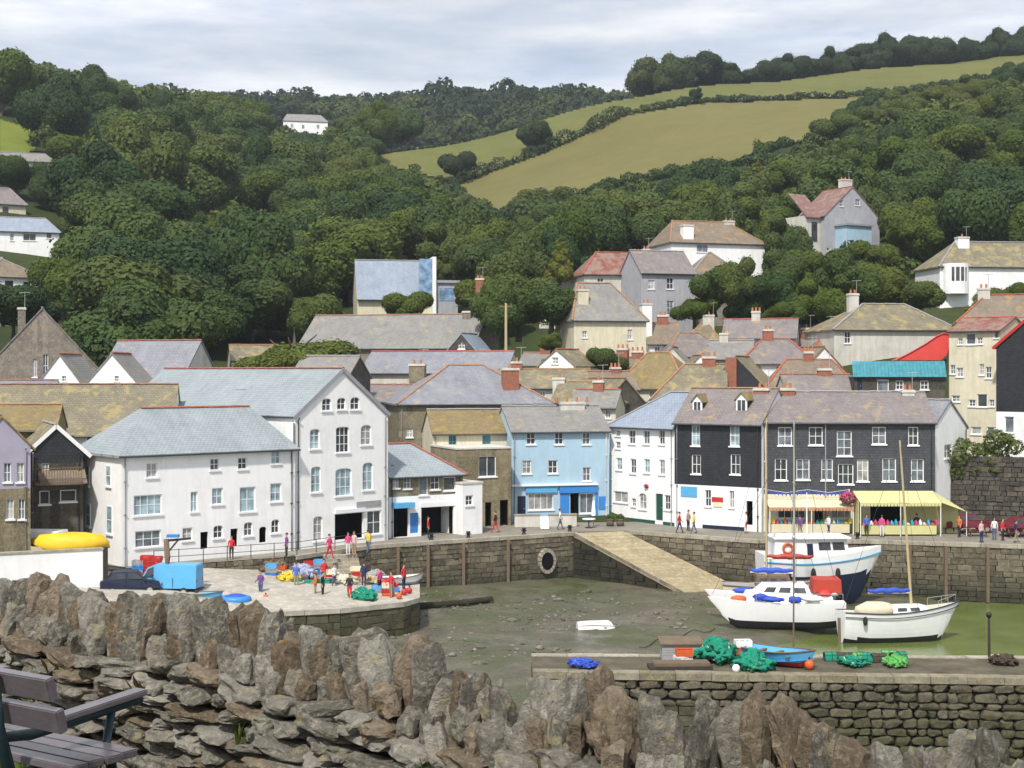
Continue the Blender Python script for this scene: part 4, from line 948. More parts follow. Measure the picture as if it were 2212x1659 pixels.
# blue glazed modern house
h = House('blue_glazed_house', 'modern house with a tall blue glazed front among the valley trees', (772, 198), (938, 200), 16)
h.block(8, h.z(850, 640), h.z(850, 565, 4), 'side', [(775, 645, 800, 668, 'none'), (885, 640, 925, 660, 'none')], wall='cream_render', roof='slate_sky', o=.5)
mb = MB(); mb.box(h.u(905), h.u(932), -.9, .4, h.z(920, 640), h.z(920, 560)); mb.build('glazed_stair', 'glass_blue', h.root)
mb = MB(); mb.box(h.u(932), h.u(940), -1.2, 7, 16, h.z(936, 556)); mb.build('end_wall', 'white_render', h.root)
mb = MB(); mb.box(h.u(942), h.u(988), -.5, 5, 16, h.z(965, 612)); mb.build('side_wing', 'grey_render', h.root); mb = MB(); mb.box(h.u(940), h.u(992), -.8, 5.2, h.z(965, 612)+.01, h.z(965, 606)); mb.build('side_roof', 'lead', h.root)
mb = MB(); mb.box(h.u(948), h.u(978), -.56, -.5, h.z(965, 650), h.z(965, 622)); mb.build('window', 'glass_blue', h.root)
# chapel with very long roof
h = House('long_roofed_chapel', 'long chapel with a broad grey slate roof and orange ridge above the rooftops', (642, 163), (1022, 158), 8, cat='chapel')
h.block(12, h.z(830, 752), h.z(830, 683, 6), 'side', (), wall='church_stone', roof='slate_grey', ridge='ridge_orange')
h.chim(1010, 672, 5.5, 1.0, 1.0, 2.5, mat='church_stone', pots=0)
h = House('small_stone_gable', 'small dark stone gable with a round window at the chapel end', (968, 156), (1026, 155), 8, cat='porch')
h.block(5, h.z(1000, 756), h.z(1000, 722), 'front', [(990, 738, 1004, 754, 'dim', .5)], wall='dark_stone', roof='slate_sky')
h = House('orange_gabled_shed', 'small house with orange roof edge beside the chapel and round bush', (500, 158), (650, 160), 8, cat='shed')
h.block(7, h.z(560, 780), h.z(560, 748, 3.5), 'side', (), wall='pale_render', roof='slate_olive', ridge='ridge_orange')
# purple slate range with bright ridge
h = House('purple_slate_range', 'long purple slate roof with a bright red ridge behind the warehouse', (778, 148), (1092, 145), 6)
h.block(9, h.z(930, 806), h.z(930, 762, 4.5), 'side', (), wall='pale_render', roof='slate_blue', ridge='ridge_red')
h = House('lower_slate_range', 'short slate roof with red ridge tucked behind the white inn gable', (770, 138), (930, 137), 5)
h.block(7, h.z(850, 868), h.z(850, 834, 3.5), 'side', (), wall='pale_render', roof='slate_purple', ridge='ridge_red'); h.chim(902, 786, 5, 1.6, 1, 3.5, mat='wall_stone')
h = House('peeping_gable_house', 'house with a dark stone end gable showing beside the inn gable', (752, 133), (800, 138), 5)
h.block(6, h.z(775, 815), h.z(775, 772), 'front', (), wall='dark_stone', roof='slate_grey')

# ================= rooftops in the middle of the town =================
RO = [ # vx0,d0,vx1,d1, eave y, ridge y, depth, kind, hl, hr, wall, roof, ridge, name, label
 (1165, 147, 1240, 145, 790, 757, 5, 'front', 0, 0, 'white_render', 'slate_olive', 'ridge_red', 'white_gabled_cottage', 'tiny white gabled cottage tucked among the olive roofs'),
 (1070, 141, 1270, 140, 838, 800, 7, 'side', 0, 0, 'pale_render', 'slate_olive', 'ridge_orange', 'olive_roofed_house', 'low olive roofed house beside the warehouse brick chimney'),
 (1190, 136, 1345, 134, 870, 828, 7, 'side', 0, 3, 'wall_stone', 'slate_olive', 'ridge_orange', 'rusty_roofed_house', 'olive roofed house with a dark end behind the pale blue shop'),
 (1235, 130, 1330, 129, 880, 845, 5, 'side', 0, 0, 'cream_render', 'slate_grey', 'ridge_red', 'cream_attic_house', 'small cream attic house peeping over the pale blue shop roof'),
 (1300, 134, 1400, 137, 880, 820, 6, 'front', 0, 0, 'dark_stone', 'slate_olive', 'ridge_orange', 'dark_gabled_house', 'dark stone gable rising behind the pale blue shop'),
 (1225, 152, 1395, 150, 812, 775, 7, 'side', 0, 0, 'pale_render', 'slate_olive', 'ridge_red', 'red_ridged_cottage', 'olive roofed cottage with red ridge below the cream hillside house'),
 (1330, 146, 1480, 143, 838, 765, 9, 'side', 2, 3, 'pale_render', 'slate_ochre', 'ridge_orange', 'ochre_hipped_house', 'steep ochre hipped roof in the middle of the town'),
 (1410, 138, 1570, 137, 862, 790, 8, 'side', 3, 0, 'pale_render', 'slate_olive', 'ridge_orange', 'long_olive_house', 'long olive roof behind the white terrace house'),
 (1520, 141, 1660, 139, 845, 772, 9, 'front', 0, 0, 'slate_hung_black', 'slate_olive', 'ridge_orange', 'black_gable_house', 'black gable with a red brick chimney breast in the town'),
 (1440, 160, 1590, 162, 770, 722, 8, 'side', 3, 3, 'grey_render', 'slate_purple', 'ridge_orange', 'purple_roofed_house', 'grey house with purple slate roof below the grey gabled house'),
 (1560, 158, 1720, 156, 730, 692, 7, 'side', 0, 0, 'pale_render', 'slate_purple', 'ridge_red', 'red_edged_terrace', 'purple roofed terrace with red ridge at the foot of the wood'),
 (1600, 148, 1760, 148, 785, 735, 8, 'side', 3, 2, 'white_render', 'slate_purple', 'ridge_red', 'white_walled_house', 'white walled house under a purple slate hipped roof'),
 (1660, 140, 1850, 139, 835, 780, 8, 'side', 2, 2, 'pale_render', 'slate_brown', 'ridge_red', 'brown_slate_house', 'brown slate roof behind the dark grey slate-hung terrace'),
 (1700, 133, 1850, 133, 850, 812, 6, 'side', 0, 0, 'pale_render', 'slate_purple', 'ridge_red', 'attic_roof_house', 'low purple roof with pale wall left of the turquoise band'),
 (1700, 160, 1800, 159, 770, 732, 6, 'side', 0, 0, 'pale_render', 'slate_purple', 'ridge_red', 'maroon_ridged_cottage', 'small cottage with red ridge beside the long pale hip-roofed house'),
 (1475, 168, 1560, 167, 742, 700, 6, 'side', 2, 2, 'cream_render', 'slate_olive', 'ridge_orange', 'cream_cottage_row', 'cream cottage with olive hipped roof behind the purple roofs'),
 (1405, 153, 1500, 152, 800, 752, 6, 'front', 0, 0, 'pale_render', 'slate_grey', 'ridge_red', 'pale_gable_cottage', 'pale cottage gable facing the harbour above the ochre hipped roof'),
 (1530, 151, 1625, 150, 775, 738, 6, 'side', 0, 0, 'grey_render', 'slate_grey', 'ridge_grey', 'grey_slate_house', 'grey slate roofed house left of the white walled hipped house'),
 (1620, 168, 1700, 167, 712, 682, 6, 'side', 0, 2, 'cream_render', 'slate_brown', 'ridge_orange', 'brown_ended_cottage', 'cream cottage with brown roof at the foot of the wood'),
 (1745, 146, 1815, 147, 790, 752, 6, 'front', 0, 0, 'white_render', 'slate_olive', 'ridge_red', 'white_front_gable', 'white front gable tucked left of the long pale hip-roofed house'),
 (1690, 166, 1770, 166, 725, 695, 5, 'side', 0, 0, 'white_render', 'slate_grey', 'ridge_grey', 'white_back_cottage', 'white cottage with grey slate roof behind the red-ridged cottage'),
 (1400, 164, 1470, 164, 742, 700, 6, 'side', 0, 0, 'white_render', 'slate_brown', 'ridge_orange', 'white_brown_cottage', 'white cottage with brown roof right of the cream hillside house'),
 (1290, 140, 1380, 141, 842, 805, 6, 'side', 0, 0, 'cream_render', 'slate_brown', 'ridge_orange', 'brown_roof_cottage', 'brown roofed cottage between the olive roofs of the town'),
 (1120, 153, 1215, 152, 790, 765, 6, 'side', 0, 0, 'pale_render', 'slate_grey', 'ridge_orange', 'grey_roof_cottage', 'grey roofed cottage left of the tiny white gabled cottage'),
 (1480, 147, 1545, 147, 805, 770, 6, 'front', 0, 0, 'white_render', 'slate_olive', 'ridge_orange', 'little_white_gable', 'little white gable left of the black gable'),
 (1760, 152, 1808, 152, 762, 735, 5, 'side', 1, 1, 'brown_stone', 'slate_brown', 'ridge_red', 'little_stone_house', 'little brown stone house against the long pale hip-roofed house'),
 (1030, 178, 1072, 178, 640, 615, 5, 'side', 1.5, 1.5, 'church_stone', 'slate_grey', 'ridge_grey', 'stone_summerhouse', 'tiny stone house standing alone in valley trees'),
]
for (x0, d0, x1, d1, ye, yr, dp, kd, hl, hr, wl, rf, rg, nm, lb) in RO:
    h = House(nm, lb, (x0, d0), (x1, d1), 4 if d0 < 150 else 8, cat='house')
    ws = []
    if kd == 'side' and wl in ('white_render', 'pale_render', 'grey_render', 'cream_render'):
        for k in range(3): xx = x0+(x1-x0)*(.2+.28*k); ws.append((xx, ye+6, xx+12, ye+24, 'sash'))
    if nm == 'white_gabled_cottage': ws = [(1192, 772, 1206, 786, 'sash')]
    h.block(dp, h.z((x0+x1)/2, ye), h.z((x0+x1)/2, yr, dp/2 if kd == 'side' else 0), kd, ws, hl=hl, hr=hr, wall=wl, roof=rf, ridge=rg)
    if kd == 'side': h.chim(x0+(x1-x0)*U(.1, .9), yr-U(12, 24), dp/2, U(.9, 1.4), .7, 2.6, mat=random.choice(['brick', 'pale_render', 'brick']), pots=random.choice([1, 2, 3]))
    if nm == 'black_gable_house':
        mb = MB(); mb.box(h.u(1568), h.u(1592), -.35, .0, h.z(1580, 880), h.z(1580, 772)); mb.build('chimney_breast', 'brick', h.root)

# ================= left-hand side =================
h = House('stone_church_hall', 'old stone hall with a steep gable and arched windows on the left', (-30, 133), (210, 136), 5, cat='church hall')
h.block(12, h.z(100, 795), h.z(105, 668), 'front', [(70, 775, 80, 815, 'dim', .5), (92, 765, 104, 815, 'dim', .5), (160, 770, 170, 810, 'dim', .5)], wall='church_stone', roof='slate_grey', o=.1)
h.chim(47, 664, 1, .7, .7, 9, mat='church_stone', pots=0)
h = House('slate_hall_wing', 'broad slate roofed hall wing with a red ridge beside the stone hall', (205, 134), (388, 132), 5, cat='hall')
h.block(9, h.z(300, 830), h.z(300, 739, 4.5), 'side', (), wall='pale_render', roof='slate_blue', ridge='ridge_red')
for x0, x1, ap, lb in ((84, 174, 768, 'white triangular gable in front of the stone hall arches'), (188, 296, 766, 'wider white triangular gable in front of the slate hall wing')):
    h = House('white_gable_end', lb, (x0, 122), (x1, 122), 4, cat='gable house'); h.block(6, h.z(x0, 828), h.z((x0+x1)/2, ap), 'front', [(x0+.55*(x1-x0), 812, x0+.55*(x1-x0)+9, 824, 'dim')], roof='slate_grey', ridge='ridge_red', o=.2)
h = House('long_olive_range', 'long olive and grey roof with red ridge left of the white inn', (-40, 108), (372, 110), 3, cat='range')
h.block(8.5, h.z(200, 938), h.z(200, 834, 4.2), 'side', [(186, 942, 206, 968, 'sash')], wall='white_render', roof='slate_olive', ridge='ridge_red')
h = House('blue_slate_lean_house', 'low blue-grey slate roof in front of the church hall', (-60, 116), (110, 117), 3)
h.block(7, h.z(30, 868), h.z(30, 825, 3.5), 'side', (), wall='pale_render', roof='slate_blue', ridge='ridge_red')
h = House('ochre_roofed_house', 'house with an ochre lichened roof at the left edge', (-40, 100), (120, 101), 3)
h.block(7, h.z(40, 930), h.z(40, 878, 3.5), 'side', (), wall='brown_stone', roof='slate_ochre', ridge='ridge_orange')
h = House('dark_gabled_store', 'dark boarded gable with white bargeboards and a balcony left of the inn', (62, 94.5), (180, 96), 2.5, cat='store')
h.block(7, h.z(120, 975), h.z(125, 922), 'front', [(92, 985, 108, 1000, 'none'), (90, 1000, 106, 1030, 'sash'), (85, 1060, 108, 1090, 'case'), (130, 1058, 165, 1084, 'case')], wall='dark_stone', band=(h.z(120, 1000), '', 'slate_hung_black'), roof='slate_olive', fascia='paint_white', o=.5)
mb = MB(); z0 = h.z(120, 1040); mb.box(.3, h.W-.3, -1.3, 0, z0-.15, z0); mb.build('balcony_floor', 'timber', h.root)
mb = MB(); mb.box(.3, h.W-.3, -1.3, -1.24, z0+.95, z0+1.02)
for k in range(18): x = .3+(h.W-.6)*k/17; mb.box(x-.02, x+.02, -1.29, -1.25, z0, z0+.95)
mb.build('balcony_rail', 'timber', h.root)
rb = MB(); roof_plane(rb, [(.6, -1.2, h.z(140, 1040)), (h.W+.1, -1.2, h.z(140, 1040)), (h.W+.1, .2, h.z(140, 1012)), (.6, .2, h.z(140, 1012))], 0, .1); rb.build('lean_to_roof', 'slate_brown', h.root)
h = House('lilac_gabled_house', 'lilac rendered gabled house over brown stone at the left edge', (-60, 88), (66, 89.5), 2.5)
h.block(8, h.z(20, 965), h.z(0, 902), 'front', [(8, 1000, 24, 1042, 'sash'), (36, 1000, 52, 1042, 'sash'), (14, 1078, 30, 1122, 'sash'), (40, 1078, 54, 1122, 'sash')], wall='brown_stone', band=(h.z(20, 1056), '', 'lilac_render'), roof='slate_ochre')
h = House('brown_stone_house', 'narrow brown stone building with an amber edged window beside the lilac house', (58, 92.5), (72, 93), 2.5) if 0 else None
# far-left hillside villas
for nm, lb, x0, x1, d, ye, yr, yb, wl, rf, hl, hr, ws in [
 ('white_flat_villa', 'white villa with pale roof on the left hillside', -40, 128, 235, 500, 472, 560, 'white_render', 'slate_sky', 2, 2, [(22, 505, 30, 520, 'dim'), (50, 504, 78, 520, 'case'), (100, 502, 112, 515, 'case')]),
 ('slate_roofed_villa', 'villa with a dark purple slate roof above the white villa', -40, 56, 255, 440, 408, 470, 'cream_render', 'slate_purple', 0, 2, [(5, 445, 20, 465, 'case')]),
 ('orange_roofed_house', 'white house with an orange hipped roof on the lower left hillside', -30, 92, 205, 598, 560, 660, 'white_render', 'slate_brown', 3, 5, [(10, 605, 30, 625, 'case'), (50, 608, 66, 626, 'case')]),
 ('hidden_bungalow', 'long low bungalow with a pale roof under the left hilltop meadow', -30, 118, 300, 348, 332, 365, 'pale_render', 'slate_grey', 2, 2, [(20, 351, 40, 360, 'case')]),
 ('small_white_house', 'small white house below the orange roofed house on the left slope', -30, 42, 180, 680, 650, 720, 'white_render', 'slate_grey', 0, 0, [(2, 690, 14, 706, 'case')]),
 ('distant_white_house', 'lone white house in the far dark woods of the valley head', 612, 708, 560, 262, 246, 300, 'white_render', 'slate_grey', 2, 3, [(628, 268, 634, 276, 'dim'), (652, 270, 658, 278, 'dim'), (684, 270, 690, 278, 'dim')])]:
    hh_ = hit((max(x0, 0)+x1)/2, yb, 160); d = hh_.y if hh_ else d
    h = House(nm, lb, (x0, d), (x1, d+4), zat(yb, d)-8); h.block(8 if d < 400 else 14, h.z((x0+x1)/2, ye), h.z((x0+x1)/2, yr, 4), 'side', ws, hl=hl, hr=hr, wall=wl, roof=rf)
# ---------------- trees, hedges, shrubs ----------------
foliage('leaf_wood', [(.028, .062, .024), (.040, .080, .026), (.062, .108, .028), (.080, .124, .030), (.105, .130, .032), (.072, .110, .034)])
foliage('leaf_bright', [(.065, .105, .016), (.085, .125, .02), (.11, .135, .02)])
foliage('leaf_far', [(.026, .046, .028), (.034, .056, .030), (.042, .062, .030)])
foliage('leaf_yellow', [(.15, .15, .02), (.18, .16, .02)])
plain('bark', (.10, .085, .06), .9, .3, 4, .6, 12)
def leaf_cloud(seed, clumps, nleaf, leaf, up=.25):
    """leaf-sized faces spread over the skins of overlapping clumps"""
    g = np.random.default_rng(seed); C = np.array([c[:3] for c in clumps]); Rr = np.array([c[3] for c in clumps])
    w = Rr**2; idx = g.choice(len(clumps), int(nleaf*1.7), p=w/w.sum())
    n = g.normal(size=(len(idx), 3)); n[:, 2] += up; n /= np.linalg.norm(n, axis=1)[:, None]
    rr = Rr[idx]*(.80+.26*g.random(len(idx))**.7); P = C[idx]+n*rr[:, None]*np.array([1, 1, .85])
    dd = np.linalg.norm(P[:, None]-C[None], axis=2)/Rr[None]; dd[np.arange(len(idx)), idx] = 9
    keep = dd.min(1) > .72; P, n = P[keep][:nleaf], n[keep][:nleaf]
    out = g.random(len(P)) < .06; P = P+n*(Rr.mean()*.30*g.random(len(P))*out)[:, None]
    n2 = n+g.normal(size=n.shape)*.33; n2 /= np.linalg.norm(n2, axis=1)[:, None]
    a = np.cross(n2, g.normal(size=n.shape)); a /= np.linalg.norm(a, axis=1)[:, None]; b = np.cross(n2, a)
    s = leaf*(.55+.8*g.random(len(P)))[:, None]; t_ = s*(.5+.4*g.random(len(P)))[:, None]
    V = np.stack([P-a*s, P-b*t_+n2*s*.15, P+a*s, P+b*t_-n2*s*.1], 1).reshape(-1, 3)
    return V, np.arange(len(V)).reshape(-1, 4)
def quick_mesh(name, V, Fq, mat):
    me_ = bpy.data.meshes.new(name); me_.vertices.add(len(V)); me_.vertices.foreach_set('co', V.astype(np.float32).ravel())
    me_.loops.add(Fq.size); me_.loops.foreach_set('vertex_index', Fq.astype(np.int32).ravel())
    me_.polygons.add(len(Fq)); me_.polygons.foreach_set('loop_start', np.arange(0, Fq.size, 4, dtype=np.int32))
    me_.update(calc_edges=True); me_.materials.append(MATS[mat]); return me_
def crown_clumps(seed, kind='round'):
    g = random.Random(seed); cl = []
    if kind == 'cone':
        for k in range(16): t_ = k/15; r = .62*(1-t_)+.08; a = k*2.4; cl.append((math.cos(a)*r*.5, math.sin(a)*r*.5, .15+t_*1.75, r*.62))
        return cl
    cl.append((0, 0, .75, .62)); lop = g.uniform(-.25, .25), g.uniform(-.25, .25)
    for k in range(g.choice([9, 12, 16])):
        a = k*2.399+g.uniform(-.4, .4); t_ = g.uniform(-.15, 1); rr = math.sqrt(max(.05, 1-t_*t_*.8))*g.uniform(.5, .78)
        cl.append((math.cos(a)*rr+lop[0]*max(0, t_), math.sin(a)*rr+lop[1]*max(0, t_), .62+t_*.66*g.uniform(.75, 1.25), g.uniform(.20, .56)))
    return cl
def trunk_mesh(seed):
    g = random.Random(seed); mb = MB(); mb.tube([(0, 0, -.5), (.02, 0, .1), (g.uniform(-.06, .06), g.uniform(-.06, .06), .6), (0, 0, 1.0)], [.10, .08, .055, .02], 7)
    for k in range(5):
        a = k*1.26+g.uniform(-.3, .3); z0 = g.uniform(.15, .5); mb.tube([(0, 0, z0), (math.cos(a)*.25, math.sin(a)*.25, z0+.2), (math.cos(a)*.55, math.sin(a)*.55, z0+.42)], [.045, .03, .01], 5)
    return mb.data('trunk', 'bark', True)
CROWN = {}
for mat in ('leaf_wood', 'leaf_bright', 'leaf_far'):
    CROWN[mat] = [quick_mesh('crown', *leaf_cloud(40+k, crown_clumps(40+k), 15000, .040), mat) for k in range(10 if mat == 'leaf_wood' else 4)]
CROWN['leaf_yellow'] = [quick_mesh('crown', *leaf_cloud(60, crown_clumps(60, 'cone'), 3500, .06), 'leaf_yellow')]
CROWN['small'] = [quick_mesh('crown', *leaf_cloud(70+k, crown_clumps(70+k), 2600, .085), 'leaf_wood') for k in range(3)]
TRUNK = [trunk_mesh(k) for k in range(4)]
def tree(x, y, R_, label, group, mat='leaf_wood', z=None, name='broadleaf_tree', cat='tree', sq=1.):
    o = thing(name, label, cat, (x, y, (zter(x, y) if z is None else z)), U(0, 6.28), group)
    c = link('crown', random.choice(CROWN[mat]), o); c.scale = (R_*U(.85, 1.2), R_*U(.85, 1.2), R_*random.choice([U(.8, 1.0), U(.9, 1.1), U(1.05, 1.3)])*sq); c.location = (0, 0, R_*(.12 if 'garden' not in name else -.22))
    t_ = link('trunk', random.choice(TRUNK), o); t_.scale = (R_, R_, R_)
    return o
def hidden(x, y, ztop):
    for k in range(1, 24):
        f = .3+.68*k/24; yy = y*f
        if yy > 150 and zter(x*f, yy) > CZ+(ztop-CZ)*f+.5: return True
    return False
def free(x, y, R_):
    for cx, cy, r in FOOT:
        if (x-cx)**2+(y-cy)**2 < (r+R_*.75)**2: return False
        if cy-16-R_ < y < cy+2 and abs(x-cx*y/cy) < r+R_*.85: return False
    z = zter(x, y); vx, vb = vproj((x, y, z)); vt = vproj((x, y, z+R_*1.55))[1]; rv = R_*F/y
    for x0, x1, yb, d in SEEN:
        if y < d+2 and x0-rv*.9 < vx < x1+rv*.9 and vt < yb-5: return False
    return True
MARKS = [('behind the stone hall', 100, 640), ('above the slate hall wing', 330, 690), ('below the white villa', 110, 570), ('around the left hilltop meadow', 100, 290), ('on the left skyline crest', 250, 190), ('around the small sloping meadow', 480, 440),
    ('on the slope above the stone hall', 300, 560), ('behind the round olive bush', 600, 640), ('left of the blue glazed house', 720, 590), ('behind the blue glazed house', 860, 510), ('below the far white house', 660, 330), ('below the pasture corner', 850, 390), ('at the foot of the stubble field', 1080, 500),
    ('behind the telegraph pole', 1110, 620), ('above the red-roofed house', 1330, 480), ('above the large white hillside house', 1560, 430), ('along the lower edge of the stubble field', 1500, 370), ('around the lone gabled villa', 1830, 430), ('on the right crest below the hedgerow', 2050, 240), ('above the white bow-windowed house', 2100, 430), ('behind the long pale hip-roofed house', 1930, 610)]
cand = []
y = 148.
while y < 500:
    sp = 8.8+max(0, (y-260))*.008; x = -.40*y+U(0, sp)
    while x < .40*y:
        px, py = x+U(-.38, .38)*sp, y+U(-.38, .38)*sp; x += sp
        z = zter(px, py); vx, vy = vproj((px, py, z))
        if not -120 < vx < 2330: continue
        lim = 150 if vx < 500 else 176 if vx < 1035 else 160 if vx < 1235 else 214 if vx < 1490 else 168 if vx < 1790 else 160
        if py < lim or py < 172 and 500 < vx < 560: continue
        if inpoly(vx, vy, FIELD_LOW) or inpoly(vx, vy, FIELD_UP): continue
        if 1200 < vx < 1790 and py > 400 or py > 470 and vx > 1200: continue
        if inpoly(vx, vy, MEADOW): continue
        if vx < 85 and 255 < vy < 365: continue
        R_ = random.choice([U(3.0, 4.6), U(4.6, 6.4), U(5.8, 7.8), U(6.5, 8.6) if vx < 1000 else 5.0])*(1.1 if vx < 560 and py < 230 else 1)
        if vx > 1790:
            lim_y = 268-(vx-1790)*.285
            while vproj((px, py, z+R_*2.2))[1] < lim_y+6 and R_ > 2: R_ *= .85
            if vproj((px, py, z+R_*2.2))[1] < lim_y+6: continue
        if vx < 440:
            lim_y = 118+vx*.22
            while vproj((px, py, z+R_*1.7))[1] < lim_y and R_ > 2: R_ *= .85
        # keep sight lines to the fields: no crown may reach above the field edge it stands below
        for _ in range(5):
            rv = R_*F/py*.75
            if any(inpoly(vx+q, vproj((px, py, z+R_*hh))[1]+3, P_) for q in (-rv, 0, rv) for hh in (1.75, 1.3, .8) for P_ in (FIELD_LOW, FIELD_UP, MEADOW)): R_ *= .78
        if not free(px, py, R_):
            R_ *= .55
            if not free(px, py, R_): continue
        if hidden(px, py, z+R_*1.6): continue
        cand.append((R_/py, px, py, R_, vx))
    y += sp*.92
cand.sort(reverse=True)
print('trees', len(cand))
rest = []
for k, (q, px, py, R_, vx) in enumerate(cand):
    if k < 290:
        br = random.random() < .30
        vyb = vproj((px, py, zter(px, py)))[1]-R_*F/py
        zone = min(MARKS, key=lambda q_: (q_[1]-vx)**2+(1.4*(q_[2]-vyb))**2)[0]; zone = ('small ' if R_ < 4.4 else 'large ' if R_ > 6.2 else 'mid-sized ')+'@'+zone
        sz_, zn_ = zone.split('@'); lb_ = sz_+('yellow-green tree ' if br else 'green broadleaf tree ')+zn_
        tree(px, py, R_, lb_, lb_.replace(' tree ', ' trees '), 'leaf_bright' if br else 'leaf_wood')
    else: rest.append((px, py, R_))
def copse(name, pts, mat, seed, nl=420, lf=.16):
    """a far wood that reads as one mass"""
    base = [leaf_cloud(seed+k, crown_clumps(seed+k), nl, lf)[0] for k in range(4)]; Vs = []
    for k, (px, py, R_) in enumerate(pts):
        a = U(0, 6.28); c, s = math.cos(a), math.sin(a); v = base[k % 4]*R_; Vs.append(np.stack([v[:, 0]*c-v[:, 1]*s+px, v[:, 0]*s+v[:, 1]*c+py, v[:, 2]*U(.85, 1.2)+zter(px, py)+R_*.1], 1))
    V = np.concatenate(Vs); return struct(link(name, quick_mesh(name, V, np.arange(len(V)).reshape(-1, 4), mat)), 'stuff')
if rest: copse('hillside_wood', rest, 'leaf_wood', 200, 520, .13)
far = []
for k in range(1500):
    d = U(560, 760); vx = U(-150, 1480); x = gx(vx, d); R_ = U(4.2, 6.4)*(1.35 if random.random() < .08 else 1); z = zter(x, d)
    vyy = vproj((x, d, z))[1]
    if vyy > 330 or hidden(x, d, z+R_*1.9): continue
    if not free(x, d, R_): continue
    far.append((x, d, R_))
far = far[:760]
copse('far_wood', far, 'leaf_far', 300, 420, .15); print('far', len(far))
# hill-top row above the pasture
vx = 1398.
while vx < 2260:
    d = 492+U(0, 12); yb = 206-(vx-1390)*.112; z_ = zat(yb, d); R_ = U(5.2, 7.6)*(1.25 if vx < 1560 else 1.0 if vx > 1960 else .98)
    tree(gx(vx, d), d+4, R_, 'dark tree in the hill-top row above the pasture', 'hill-top row of trees', 'leaf_far', z_-2.5); vx += U(17, 29)
# wood edge climbing the right-hand slope over the field corner
vx = 1800.
while vx < 2260:
    lim_y = 262-(vx-1790)*.285; p = hit(vx, lim_y+U(48, 70), 240)
    if p: tree(p.x, p.y, U(3.6, 4.9)*(1 if vx < 2000 else .85), 'dark tree on the wood edge climbing over the field corner', 'trees on the wood edge by the field corner', 'leaf_wood')
    vx += U(14, 26)
# hedgerows
def hedge(pts, h, label, seed, mat='leaf_far'):
    cl = []; P = [hit(*p, 250, 560) for p in pts]; P = [p for p in P if p]
    for a, b in zip(P, P[1:]):
        n = max(1, int((b-a).length/1.5))
        for k in range(n):
            p = a+(b-a)*(k/n); z = zter(p.x, p.y); cl.append((p.x+U(-.6, .6), p.y+U(-.6, .6), z+h*U(.2, .7), h*random.choice([U(.35, .6), U(.6, .9), U(.9, 1.35)])))
    c0 = P[0]; cl = [(x-c0.x, y_-c0.y, z-c0.z, r) for x, y_, z, r in cl]
    V, Fq = leaf_cloud(seed, cl, 110*len(cl), .34); o = thing('hedgerow', label, 'hedge', c0); link('foliage', quick_mesh('foliage', V, Fq, mat), o)
    mb = MB()
    for x, y_, z, r in cl[::3]: mb.tube([(x, y_, z-r*1.3), (x+.1, y_, z+r*.3)], [.12, .05], 5)
    struct(mb.build('stems', 'bark', o), 'stuff')
hedge([(985, 402), (1060, 372), (1180, 328), (1280, 288), (1345, 252)], 2.3, 'thick hedgerow climbing between the pasture and the stubble field', 400)
hedge([(1345, 250), (1420, 238), (1500, 224), (1620, 220), (1760, 214), (1900, 208)], 1.7, 'straight hedgerow along the top edge of the stubble field', 401)
hedge([(1890, 211), (1960, 203), (2050, 187), (2150, 168), (2235, 151)], 1.6, 'hedgerow running on above the right-hand wood', 402)
hedge([(1885, 216), (1815, 260), (1785, 306), (1670, 322), (1630, 356), (1500, 366), (1440, 386), (1330, 402), (1290, 422), (1140, 432), (1078, 490), (1010, 442), (982, 408)], 1.6, 'ragged hedge along the lower edge of the stubble field', 404, 'leaf_wood')
hedge([(812, 338), (920, 315), (1050, 290), (1200, 252), (1390, 206)], 1.0, 'low hedge along the upper rim of the pasture', 403)
for vx, vy, R_, lb in ((1150, 334, 5.2, 'rounded lone tree standing in the hedgerow between the fields'), (990, 396, 5.0, 'big dark tree at the lower end of the field hedgerow'), (1502, 224, 2.4, 'small bush standing on the hedge at the top of the stubble field'),
                       (115, 322, 7.5, 'round-headed tree beside the small left hilltop meadow'), (780, 322, 4.6, 'pale round tree at the pasture corner')):
    p = hit(vx, vy, 240); tree(p.x, p.y, R_, lb, None, 'leaf_far' if vx > 600 else 'leaf_wood', name='lone_tree')
p = hit(1635, 440, 200); tree(p.x, p.y, 4.6, 'pointed yellow-green conifer above the large white hillside house', None, 'leaf_yellow', name='conifer_tree')
